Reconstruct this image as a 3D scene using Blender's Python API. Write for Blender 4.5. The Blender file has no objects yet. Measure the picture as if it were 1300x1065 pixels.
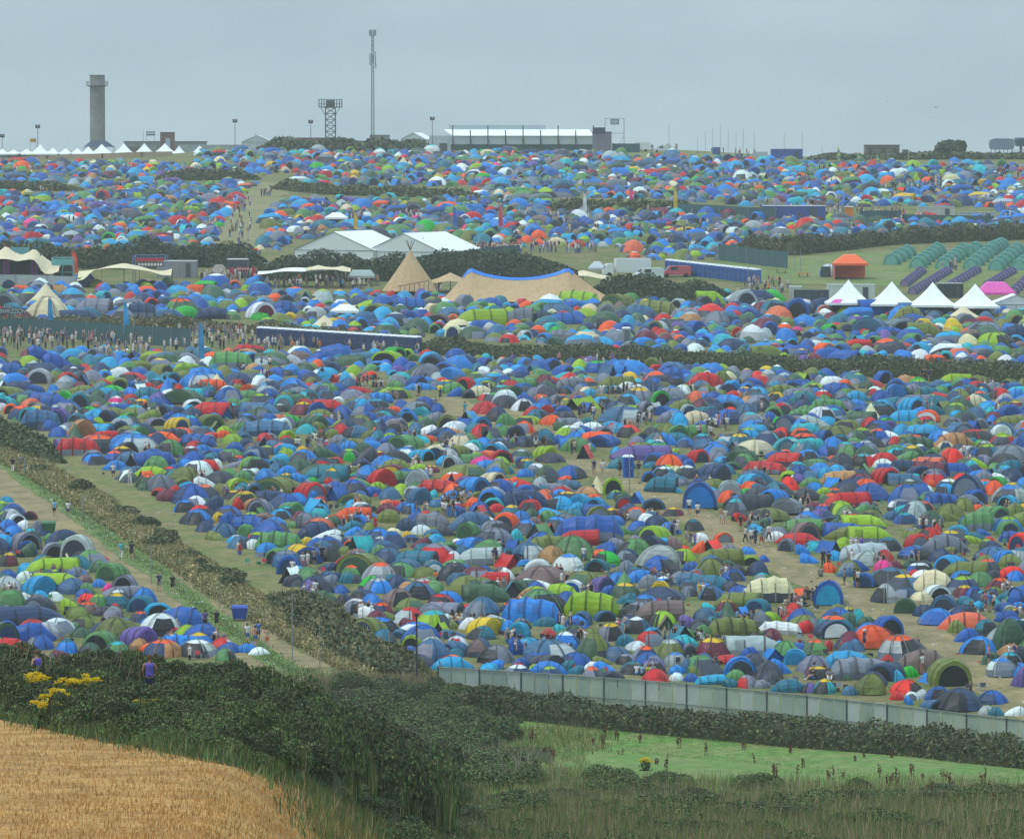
import bpy, math, random, re
import numpy as np
from mathutils import Vector, Matrix
R=math.radians; sin=math.sin; cos=math.cos; pi=math.pi
rnd=random.Random(7); nr=np.random.RandomState(11)
sc=bpy.context.scene; COL=sc.collection
# ------------------------------------------------------------ camera numbers (photo pixels, 1300 x 1065)
F=6000.0; EYE=186.0; TH=math.atan((532.5-EYE)/F); CT,ST=cos(TH),sin(TH)
def ray(px,py):
    a=(px-650)/F; b=(532.5-py)/F
    return a, CT+b*ST, -ST+b*CT
def at(px,py,D):
    a,y,z=ray(px,py); t=D/y; return Vector((a*t,D,z*t))
def sst(a,b,v):
    t=min(1,max(0,(v-a)/(b-a))); return t*t*(3-2*t)
def smin(a,b,k): 
    h=max(k-abs(a-b),0)/k; return min(a,b)-h*h*k*.25
def ter(x,y):
    yy=max(y,1.0); u=max(-.13,min(.13,x/max(yy,60)))
    w=sst(-.067,-.008,u)
    nl=-6.2-.082*y-.12*max(0,y-190-40*sst(-.055,-.01,u)); n2=-7.4-.1095*y
    near=nl*(1-w)+n2*w
    pl=-62+.0524*y+.5*sin(x/41+1)*sin(y/67)*sst(360,450,y)
    top=-.9-2.0*sst(-.055,-.09,u)-2.1*sst(.03,.065,u)
    far=smin(pl,top,3.0) if y>700 else pl
    if y>1380: far-=(y-1380)**1.35*.02
    if y>520: return far
    return -smin(-near,-far,1.5)
def gp(px,py,up=0.0):
    a,yy,zz=ray(px,py)
    y=60.0; st=6.0
    while y<1240:
        if zz/yy*y<ter(a/yy*y,y): break
        y+=st
    else:
        y=1240
        return Vector((a/yy*y,y,ter(a/yy*y,y)+up))
    lo,hi=y-st,y
    for _ in range(14):
        m=(lo+hi)/2
        if zz/yy*m<ter(a/yy*m,m): hi=m
        else: lo=m
    return Vector((a/yy*hi,hi,ter(a/yy*hi,hi)+up))
def onground(x,y,up=0.0): return Vector((x,y,ter(x,y)+up))
# ------------------------------------------------------------ materials
def lin(h):
    h=h.lstrip('#'); o=[]
    for i in (0,2,4):
        c=int(h[i:i+2],16)/255; o.append(c/12.92 if c<=.04045 else ((c+.055)/1.055)**2.4)
    return tuple(o)
MATS={}
def mat(name,col,rough=.7,kind='plain',scale=6.0,amt=.25,metal=0.0,col2=None,bump=0.0,emit=0.0,alpha=1.0,spec=.3):
    if name in MATS: return MATS[name]
    m=bpy.data.materials.new(name); m.use_nodes=True; nt=m.node_tree; N=nt.nodes; L=nt.links
    b=N['Principled BSDF']; b.inputs['Roughness'].default_value=rough; b.inputs['Metallic'].default_value=metal
    b.inputs['Specular IOR Level'].default_value=spec
    if isinstance(col,str): col=lin(col)
    if isinstance(col2,str): col2=lin(col2)
    nz=N.new('ShaderNodeTexNoise'); nz.inputs['Scale'].default_value=scale; nz.inputs['Detail'].default_value=5
    tc=N.new('ShaderNodeTexCoord'); L.new(tc.outputs['Object'],nz.inputs['Vector'])
    mr=N.new('ShaderNodeMapRange'); L.new(nz.outputs['Fac'],mr.inputs['Value'])
    mr.inputs['From Min'].default_value=.3; mr.inputs['From Max'].default_value=.7
    mr.inputs['To Min'].default_value=1-amt; mr.inputs['To Max'].default_value=1+amt*.5
    src=None
    if kind=='object':
        oi=N.new('ShaderNodeObjectInfo'); src=oi.outputs['Color']
    elif kind=='attr':
        at_=N.new('ShaderNodeAttribute'); at_.attribute_name='col'; src=at_.outputs['Color']
    if src is None:
        mx=N.new('ShaderNodeMix'); mx.data_type='RGBA'
        mx.inputs['A'].default_value=(*col,1); mx.inputs['B'].default_value=(*(col2 or col),1)
        n2=N.new('ShaderNodeTexNoise'); n2.inputs['Scale'].default_value=scale*.23; n2.inputs['Detail'].default_value=6
        L.new(tc.outputs['Object'],n2.inputs['Vector'])
        m2=N.new('ShaderNodeMapRange'); L.new(n2.outputs['Fac'],m2.inputs['Value'])
        m2.inputs['From Min'].default_value=.4; m2.inputs['From Max'].default_value=.6
        L.new(m2.outputs['Result'],mx.inputs['Factor']); src=mx.outputs['Result']
    vm=N.new('ShaderNodeVectorMath'); vm.operation='SCALE'
    L.new(src,vm.inputs[0]); L.new(mr.outputs['Result'],vm.inputs['Scale'])
    L.new(vm.outputs['Vector'],b.inputs['Base Color'])
    if bump>0:
        bp=N.new('ShaderNodeBump'); bp.inputs['Strength'].default_value=bump; bp.inputs['Distance'].default_value=.12
        n3=N.new('ShaderNodeTexNoise'); n3.inputs['Scale'].default_value=scale*.8; n3.inputs['Detail'].default_value=3
        L.new(tc.outputs['Object'],n3.inputs['Vector'])
        L.new(n3.outputs['Fac'],bp.inputs['Height']); L.new(bp.outputs['Normal'],b.inputs['Normal'])
    if emit>0:
        L.new(vm.outputs['Vector'],b.inputs['Emission Color']); b.inputs['Emission Strength'].default_value=emit
    if alpha<1: b.inputs['Alpha'].default_value=alpha
    MATS[name]=m; return m
FAB=mat('tent_fabric',(0,0,0),.5,'object',3.2,.2,bump=1.0,spec=.35)
FABV=mat('tent_fabric_stuff',(0,0,0),.5,'attr',1.8,.2,bump=.9,spec=.35)
PAINT=mat('painted',(0,0,0),.55,'object',1.5,.12)
CLOTH=mat('clothing',(0,0,0),.85,'object',9,.12)
LEAF=mat('foliage',(0,0,0),.65,'attr',.9,.3,spec=.25)
# ------------------------------------------------------------ mesh helpers
class MB:
    def __init__(s): s.v=[]; s.f=[]; s.c=[]; s.col=None
    def add(s,vs,fs,col=None):
        n=len(s.v); s.v+= [tuple(p) for p in vs]; s.f+=[tuple(i+n for i in f) for f in fs]; s.c+=[col]*len(fs); return s
    def box(s,c,d,rz=0,col=None,taper=1.0):
        x,y,z=d[0]/2,d[1]/2,d[2]/2; cr,sr=cos(rz),sin(rz); vs=[]
        for sz in (-1,1):
            t=taper if sz>0 else 1
            for sx,sy in ((-1,-1),(1,-1),(1,1),(-1,1)):
                X,Y=sx*x*t,sy*y*t; vs.append((c[0]+X*cr-Y*sr,c[1]+X*sr+Y*cr,c[2]+sz*z))
        return s.add(vs,[(3,2,1,0),(4,5,6,7),(0,1,5,4),(1,2,6,5),(2,3,7,6),(3,0,4,7)],col)
    def tube(s,pts,r,n=6,col=None,cap=True):
        pts=[Vector(p) for p in pts]; rs=r if isinstance(r,(list,tuple)) else [r]*len(pts); vs=[];fs=[]
        for i,p in enumerate(pts):
            d=(pts[min(i+1,len(pts)-1)]-pts[max(i-1,0)]).normalized()
            a=d.cross(Vector((0,0,1)) if abs(d.z)<.9 else Vector((1,0,0))).normalized(); b=d.cross(a)
            for k in range(n):
                t=2*pi*k/n; vs.append(p+(a*cos(t)+b*sin(t))*rs[i])
        for i in range(len(pts)-1):
            for k in range(n):
                k2=(k+1)%n; fs.append((i*n+k,i*n+k2,(i+1)*n+k2,(i+1)*n+k))
        if cap: fs.append(tuple(range(n))); fs.append(tuple(range((len(pts)-1)*n,len(pts)*n))[::-1])
        return s.add(vs,fs,col)
    def poly(s,pts,col=None): return s.add(pts,[tuple(range(len(pts)))],col)
    def mesh(s,name,smooth=False):
        me=bpy.data.meshes.new(name); me.from_pydata(s.v,[],s.f)
        if smooth: me.polygons.foreach_set('use_smooth',[True]*len(me.polygons))
        if any(c is not None for c in s.c):
            a=me.attributes.new('col','FLOAT_COLOR','FACE'); d=[]
            for c in s.c:
                c=c or (.3,.3,.3); d+= [c[0],c[1],c[2],1]
            a.data.foreach_set('color',d)
        me.update(); return me
def link(o,parent=None):
    COL.objects.link(o)
    if parent is not None: o.parent=parent
    return o
def obj(name,me,m=None,parent=None,color=None,loc=None,smooth=False):
    if isinstance(me,MB): me=me.mesh(name,smooth)
    if m is not None and len(me.materials)==0: me.materials.append(m)
    o=bpy.data.objects.new(name,me)
    if color is not None: o.color=(*color[:3],1)
    if loc is not None: o.location=loc
    return link(o,parent)
def tag(o,label=None,cat=None,group=None,kind=None):
    if label: o['label']=label
    if cat: o['category']=cat
    if group: o['group']=group
    if kind: o['kind']=kind
    return o
def thing(name,label,cat,loc,rz=0,group=None):
    o=bpy.data.objects.new(name,None); o.empty_display_size=.5; o.location=loc; o.rotation_euler=(0,0,rz)
    link(o); return tag(o,label,cat,group)
def npmesh(name,V,Fq,C=None,m=None,smooth=False):
    """V (n,3), Fq (k,4) or (k,3) arrays, C (k,3) face colours"""
    me=bpy.data.meshes.new(name); n=len(V); k,q=Fq.shape
    me.vertices.add(n); me.vertices.foreach_set('co',np.ascontiguousarray(V,dtype=np.float32).ravel())
    me.loops.add(k*q); me.loops.foreach_set('vertex_index',np.ascontiguousarray(Fq,dtype=np.int32).ravel())
    me.polygons.add(k); me.polygons.foreach_set('loop_start',np.arange(0,k*q,q,dtype=np.int32))
    me.update(calc_edges=True)
    if smooth: me.polygons.foreach_set('use_smooth',np.ones(k,bool))
    if C is not None:
        a=me.attributes.new('col','FLOAT_COLOR','FACE')
        a.data.foreach_set('color',np.concatenate([C,np.ones((k,1))],1).astype(np.float32).ravel())
    if m: me.materials.append(m)
    return me
# ------------------------------------------------------------ ground
def build_ground():
    ys=[-60,-30,0,20,40]; y=50
    while y<560: ys.append(y); y+=4
    while y<1300: ys.append(y); y+=8
    while y<1950: ys.append(y); y+=25
    ss=np.linspace(-1,1,161); V=[];Fs=[]
    for y in ys:
        hw=90+.32*max(y,0)
        for s in ss:
            x=s*hw; V.append((x,y,ter(x,y)))
    n=len(ss)
    for j in range(len(ys)-1):
        for i in range(n-1):
            a=j*n+i; Fs.append((a,a+1,a+n+1,a+n))
    m=mat('camp_grass',(.125,.16,.042),.95,col2=(.2,.175,.08),scale=.9,amt=.35,bump=.6)
    me=npmesh('ground',np.array(V),np.array(Fs),None,m,True)
    tag(obj('ground',me),kind='structure')
build_ground()
def strip(name,pts,w,m,up=.03,world=False,step=3.0,wob=.12,lab=None):
    P=[Vector(p) if world else gp(*p) for p in pts]; Q=[]
    for a,b in zip(P[:-1],P[1:]):
        k=max(1,int((b-a).length/step))
        for i in range(k): Q.append(a.lerp(b,i/k))
    Q.append(P[-1]); V=[];Fs=[];n=7
    for i,p in enumerate(Q):
        d=Q[min(i+1,len(Q)-1)]-Q[max(0,i-1)]; d.z=0; d.normalize(); s=Vector((d.y,-d.x,0))
        for k in range(n):
            t=(k/(n-1)-.5)*w; 
            if k in (0,n-1): t*=1+rnd.uniform(-wob,wob)*2
            q=p+s*t; V.append((q.x,q.y,ter(q.x,q.y)+up))
    for i in range(len(Q)-1):
        for k in range(n-1):
            a=i*n+k; Fs.append((a,a+1,a+n+1,a+n))
    o=obj(name,npmesh(name,np.array(V),np.array(Fs),None,m,True)); tag(o,lab,kind='structure'); return o
def sheet(name,poly,m,up,stepx=25,stepy=9,grow=0):
    """ground sheet over a region outlined in photo pixels (list of columns: x, y_top, y_bottom)"""
    V=[];Fs=[];xs=[c[0] for c in poly]; n=14
    for (x,y0,y1) in poly:
        for k in range(n):
            p=gp(x,y0+(y1-y0)*k/(n-1)); V.append((p.x,p.y,p.z+up))
    for i in range(len(poly)-1):
        for k in range(n-1):
            a=i*n+k; Fs.append((a,a+n,a+n+1,a+1))
    return tag(obj(name,npmesh(name,np.array(V),np.array(Fs),None,m,True)),kind='structure')
DIRT=mat('trodden_earth',(.30,.235,.125),.95,col2=(.21,.18,.085),scale=1.1,amt=.25,bump=.4)
GRN=mat('lush_grass',(.115,.19,.045),.9,col2=(.165,.21,.07),scale=1.6,amt=.35,bump=.5)
TRACK=[(735,583),(760,597),(790,612),(850,638),(905,668),(960,700),(1015,728),(1075,752),(1120,775),(1180,808),(1235,850),(1300,890),(1340,915)]
LSTRIP=[(-40,520),(20,545),(110,590),(215,650),(330,730),(430,790),(520,850)]
LPATH=[(-60,592),(0,607),(75,655),(165,722),(225,768),(300,815),(360,850)]
VERGE=[(-60,552),(0,583),(40,610),(100,655),(150,692),(200,727),(262,777),(330,827),(380,858)]
UTRACK=[(352,232),(335,248),(315,280),(296,318),(290,330)]
strip('dirt_track',TRACK,5.0,DIRT,.03)
strip('grass_path',LSTRIP,7.0,mat('worn_grass',(.15,.18,.055),.95,col2=(.22,.19,.085),scale=1,amt=.3,bump=.4),.02)
strip('dirt_path',LPATH,8.0,DIRT,.03)
strip('grass_verge',VERGE,2.8,GRN,.05)
strip('field_path',UTRACK,9,mat('dry_path',(.26,.23,.12),.95,col2=(.2,.21,.09),scale=.5,amt=.2),.04)
strip('trodden_clearing',[(528,506),(560,514),(600,520),(640,532),(668,545),(690,560)],9,DIRT,.03)
strip('green_field',[(960,330),(1030,337),(1110,340),(1200,342),(1320,345)],70,mat('camp_lawn',(.15,.21,.06),.95,col2=(.19,.22,.08),scale=.5,amt=.25),.04,step=8,wob=0)
strip('hilltop_field',[(790,197),(880,198),(960,201)],60,mat('hill_lawn',(.16,.2,.065),.95,col2=(.2,.21,.09),scale=.3,amt=.2),.05,step=10,wob=0)
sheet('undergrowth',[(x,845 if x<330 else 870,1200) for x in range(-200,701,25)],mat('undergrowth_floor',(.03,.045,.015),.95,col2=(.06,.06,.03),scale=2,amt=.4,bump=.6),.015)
# foreground fields
WHEAT=mat('cut_wheat',(.5,.285,.095),.95,col2=(.36,.19,.06),scale=2.2,amt=.28,bump=.6)
wedge=[(-260,880),(-100,900),(0,915),(100,935),(200,955),(300,975),(370,998),(430,1032),(480,1066),(520,1100)]
def wtop(x):
    for a,b in zip(wedge[:-1],wedge[1:]):
        if a[0]<=x<=b[0]: return a[1]+(b[1]-a[1])*(x-a[0])/(b[0]-a[0])
    return 1100
sheet('wheat_field',[(x,wtop(x)+rnd.uniform(-2,2),1450) for x in range(-260,521,20)],WHEAT,.04)
def gtop(x): return 906+(x-560)*.088
sheet('grass_field',[(x,gtop(x),max(gtop(x)+3,1300 if x>740 else 930+(x-540)*1.0)) for x in range(560,1600,20)],mat('meadow',(.12,.235,.045),.9,col2=(.19,.235,.075),scale=1.3,amt=.4,bump=.7),.03)
# ------------------------------------------------------------ tent shapes; faces carry a region: 0 fly, 1 door, 2 sleeve, 3 cap, 4 window
def ribbon(V,Fc,Rg,pts,nrm,w,off,reg=2):
    n=len(V)
    for p,q in zip(pts,nrm):
        p=np.array(p); q=np.array(q); 
        V.append(tuple(p*1.0+q[:3]*off-q[3:]*w/2)); V.append(tuple(p+q[:3]*off+q[3:]*w/2))
    for i in range(len(pts)-1):
        a=n+2*i; Fc.append((a,a+1,a+3,a+2)); Rg.append(reg)
def P_dome(n=16,r=5,steep=1.0,rw=.035,nribs=4,sag=.13,doorw=1,porch=0.0,seed=0):
    V=[];Fc=[];Rg=[]; q_=random.Random(seed); ph=[q_.uniform(0,6.3) for _ in range(6)]; am=.035 if seed else 0; lx,ly=(q_.uniform(-.06,.06),q_.uniform(-.06,.06)) if seed else (0,0)
    def pt(i,th):
        a=pi/2*i/r; rr=cos(a)**(1.12*steep) if i<r else 0; z=sin(a)**(1.0 if steep==1 else .86)
        c,s=abs(cos(th)),abs(sin(th)); f=.5/((c**3+s**3)**(1/3))
        k=abs(cos(nribs/2*th)) if nribs==4 else abs(sin(nribs/2*th))
        f*=1-sag*sin(2*a)*k; z*=1-.06*sin(2*a)*k
        fr_=max(0,cos(th+pi/2))**3; f*=1+porch*fr_*(1-z)**.6
        f*=1+am*sin(3*th+ph[0]+2*a)+am*.7*sin(5*th+ph[1]-3*a); z*=1+am*.8*sin(2*th+ph[2])*cos(a)
        return (f*rr*cos(th)+lx*z,f*rr*sin(th)+ly*z,z)
    off=pi/n
    for i in range(r):
        for k in range(n): V.append(pt(i,2*pi*(k+.5)/n+ (0)))
    V.append((lx,ly,1)); top=len(V)-1
    fr=3*n/4
    for i in range(r):
        for k in range(n):
            k2=(k+1)%n; mid=(k+1)%n
            d=min(abs(mid-fr),n-abs(mid-fr))
            if seed%2 and i==0 and not d<=doorw*n/16+.01: reg=5
            elif i>=r-(2 if r>3 else 1): reg=3
            elif d<=doorw*n/16+.01 and i<r-2: reg=1
            elif steep!=1 and i in(1,2) and r>3 and (mid%(n//4) in (1,)) and d>2: reg=4
            else: reg=0
            if i<r-1: Fc.append((i*n+k,i*n+k2,(i+1)*n+k2,(i+1)*n+k))
            else: Fc.append((i*n+k,i*n+k2,top))
            Rg.append(reg)
    if rw>0:
        for q in range(nribs):
            th=pi/nribs*(1 if nribs==4 else 0)+2*pi*q/nribs
            pts=[pt(i*.5,th) for i in range(2*r+1)]
            nm=[(cos(th),sin(th),.4,-sin(th),cos(th),0)]*len(pts)
            ribbon(V,Fc,Rg,pts,nm,rw,.012)
    return V,Fc,Rg
def P_tunnel(secs,na=9,front='door',rw=.03,hoops=(),win=False,lean=0.0,power=1.0):
    """axis along X; secs (x,w,h)"""
    V=[];Fc=[];Rg=[];m=na+1; q_=random.Random(int(sum(s[1]*97+s[2]*31 for s in secs)*10)); secs=[(x,w*q_.uniform(.96,1.04),h*q_.uniform(.95,1.05)) for x,w,h in secs]; off_=[q_.uniform(-.03,.03) for _ in secs]
    def arc(x,w,h,k):
        t=pi*k/na; cc=cos(t); ss=sin(t)
        return (x+lean*ss*h, -cc*.5*w if power==1 else -math.copysign(abs(cc)**.8,cc)*.5*w, ss**.85*h if ss>0 else 0)
    for j_,(x,w,h) in enumerate(secs):
        for k in range(m): a_=arc(x,w,h,k); V.append((a_[0],a_[1]+off_[j_]*a_[2],a_[2]*(1+.03*sin(k*1.7+j_))))
    for i in range(len(secs)-1):
        for k in range(na):
            reg=0
            if win and k in(1,2) and i in win: reg=4
            elif win and k in (0,na-1): reg=5
            Fc.append((i*m+k,(i+1)*m+k,(i+1)*m+k+1,i*m+k+1)); Rg.append(reg)
    # ends
    n=len(V); b=0
    x,w,h=secs[0]
    if front=='door':
        for k in range(m): V.append(arc(x-.012,w*.80,h*.84,k))
        for k in range(na): Fc.append((k,k+1,n+k+1,n+k)); Rg.append(0)
        Fc.append(tuple(range(n,n+m))); Rg.append(1)
    else:
        Fc.append(tuple(range(0,m))); Rg.append(0)
    e=(len(secs)-1)*m
    Fc.append(tuple(range(e+m-1,e-1,-1))); Rg.append(0)
    for hi in hoops:
        x,w,h=secs[hi]
        pts=[arc(x,w*1.015,h*1.012,k) for k in range(m)]
        nm=[(0,-cos(pi*k/na),sin(pi*k/na),1,0,0) for k in range(m)]
        ribbon(V,Fc,Rg,pts,nm,rw,.006)
    return V,Fc,Rg
def P_pyr(n=8,conc=.0,rings=4):
    V=[];Fc=[];Rg=[]
    for i in range(rings):
        t=i/rings; r=.5*(1-t)*(1-conc*sin(pi*t)); 
        for k in range(n):
            th=2*pi*(k+.5)/n; V.append((r*cos(th),r*sin(th),t))
    V.append((0,0,1)); top=len(V)-1
    for i in range(rings):
        for k in range(n):
            k2=(k+1)%n; reg=1 if (k+1)%n==(3*n//4)%n and i<rings-1 and i<2 else 0
            if i==rings-1: Fc.append((i*n+k,i*n+k2,top))
            else: Fc.append((i*n+k,i*n+k2,(i+1)*n+k2,(i+1)*n+k))
            Rg.append(reg)
    return V,Fc,Rg
def P_ridge():
    V=[];Fc=[];Rg=[];xs=[-.5,-.25,0,.25,.5]
    for x in xs:
        rz=1-.08*cos(x*pi); 
        for (y,z) in ((-.5,0),(-.27,.42*rz),(0,rz),(.27,.42*rz),(.5,0)): V.append((x*(1-.25*(1-z)*-.0),y,z))
    for i in range(4):
        for k in range(4): Fc.append((i*5+k,(i+1)*5+k,(i+1)*5+k+1,i*5+k+1)); Rg.append(0)
    Fc.append((24,23,22,21,20)); Rg.append(0)
    n=len(V)
    V+=[(-.44,-.42,0),(-.44,-.23,.38),(-.44,0,.86),(-.44,.23,.38),(-.44,.42,0)]
    Fc.append((n,n+1,n+2,n+3,n+4)); Rg.append(1)
    return V,Fc,Rg
def rot(p,ang):
    V,Fc,Rg=p; c,s=cos(ang),sin(ang)
    return [(x*c-y*s,x*s+y*c,z) for x,y,z in V],Fc,Rg
def protos(hi=True):
    n,r,na=(16,5,10) if hi else (8,3,5); rb=.035 if hi else .0
    o={}
    o['d']=[P_dome(n,r,1.0,rb,4,.13,1,.35,1),P_dome(n,r,1.0,rb,6,.12,1,.15,2),P_dome(n,r,1.0,rb,4,.22,2 if hi else 1,.5,3),P_dome(n,r,1.05,rb,4,.18,1,.0,4),P_dome(n,r,.9,rb,4,.16,2 if hi else 1,.25,5)]
    o['g']=[P_dome(n,r,.8,rb,6,.10,2 if hi else 1,.35,6),P_dome(n,r,.86,rb,8,.12,2 if hi else 1,.5,7),P_dome(n,r,.78,rb,4,.14,1,.2,8)]
    T=lambda s,**k:P_tunnel(s,na,**k)
    h4=(1,3,5,7) if hi else ()
    o['t']=[T([(-.5,.5,.35),(-.36,.96,.92),(-.22,.92,.93),(-.1,1,1),(.04,.94,.95),(.16,1,.98),(.28,.9,.88),(.38,.86,.8),(.5,.4,.25)],front='closed',hoops=h4,win=(2,4)),
            T([(-.5,1,.9),(-.34,.95,.93),(-.18,1,1),(0,.95,.96),(.15,.98,.96),(.34,.8,.7),(.5,.45,.3)],front='door',hoops=(0,2,4) if hi else (),win=(1,)),
            T([(-.5,.3,.12),(-.3,.8,.75),(-.05,1,1),(.2,.95,.85),(.5,.35,.2)],front='closed',hoops=(1,2,3) if hi else ())]
    o['u']=[T([(-.5,.92,.88),(-.36,1,1),(-.2,.95,.95),(-.05,.96,.95),(.12,.85,.84),(.3,.7,.66),(.5,.35,.22)],front='door',hoops=(1,3,5) if hi else ()),
            T([(-.5,1,1),(-.3,.98,.96),(-.1,1,.97),(.1,.95,.9),(.3,.85,.72),(.5,.5,.3)],front='door',hoops=(0,2,4) if hi else ())]
    o['p']=[T([(-.5,.25,.12),(-.34,.7,.62),(-.12,1,.95),(.1,.97,1),(.3,.8,.74),(.5,.3,.15)],front='closed',lean=.06,hoops=(2,3) if hi else ()),
            T([(-.5,.86,.84),(-.3,.98,1),(0,.9,.88),(.25,.66,.55),(.5,.2,.1)],front='door',lean=-.08,hoops=(1,2) if hi else ())]
    o['y']=[P_pyr(8 if hi else 6,.12)]
    o['a']=[P_ridge()]
    return {k:[(np.array(V,float),Fc,np.array(Rg)) for V,Fc,Rg in v] for k,v in o.items()}
PH=protos(True); PL=protos(False)
CO={'rb':('#235aa4','royal blue'),'nv':('#2a3f64','navy'),'bl':('#2c84d2','bright blue'),'sk':('#3fa2d2','sky blue'),'tq':('#35b5c0','turquoise'),
'te':('#2c7287','teal'),'dg':('#43604c','dark green'),'gr':('#62905f','green'),'em':('#35b04c','emerald green'),'lm':('#9abb36','lime green'),'ol':('#747f48','olive'),
'gy':('#7b8290','grey'),'dk':('#3c4250','charcoal'),'lg':('#a9b2b4','light grey'),'wh':('#dfe6e8','white'),'rd':('#c4283c','red'),'ro':('#ee4a30','vermilion'),
'mr':('#6f2a40','maroon'),'or':('#f06a24','orange'),'tn':('#b98e68','tan'),'br':('#7f6a68','taupe'),'pu':('#6a5a9a','purple'),'cr':('#d6cdae','cream'),
'ye':('#e0c02c','yellow'),'lv':('#868899','lavender grey'),'sb':('#456b8e','slate blue'),'pk':('#ea4f92','pink'),'sa':('#e07a62','salmon'),'bk':('#20242c','black')}
def sat(c,k=1.24):
    l=.3*c[0]+.55*c[1]+.15*c[2]; return tuple(max(.006,l+(v-l)*k) for v in c)
CL={k:(sat(lin(v[0])) if k in('wh','cr','lg') else tuple(x*.85 for x in sat(lin(v[0])))) for k,v in CO.items()}
def dims(T,w,h,D,pxm,yaw):
    """w,h in photo pixels -> sx,sy,sz in metres for unit prototype"""
    W=w/pxm*1.06; H=h/pxm*1.04
    if T in 'dg': sx=W/1.0; sy=min(max(W*.85,1.4),4.6); 
    elif T=='t': sx=W*.97; sy=min(max(W*.5,1.7),3.6)
    elif T=='u': sx=max(1.8,W*1.25); sy=W*.92
    elif T=='p': sx=W*.98; sy=min(max(W*.6,1.3),2.6)
    elif T=='y': sx=sy=W
    else: sx=W; sy=max(1.5,W*.7)
    dep=sy if T!='u' else sx*.8
    sz=max(.7,H*.93-.13*dep*.6)
    return sx,sy,min(sz,3.4)
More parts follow.
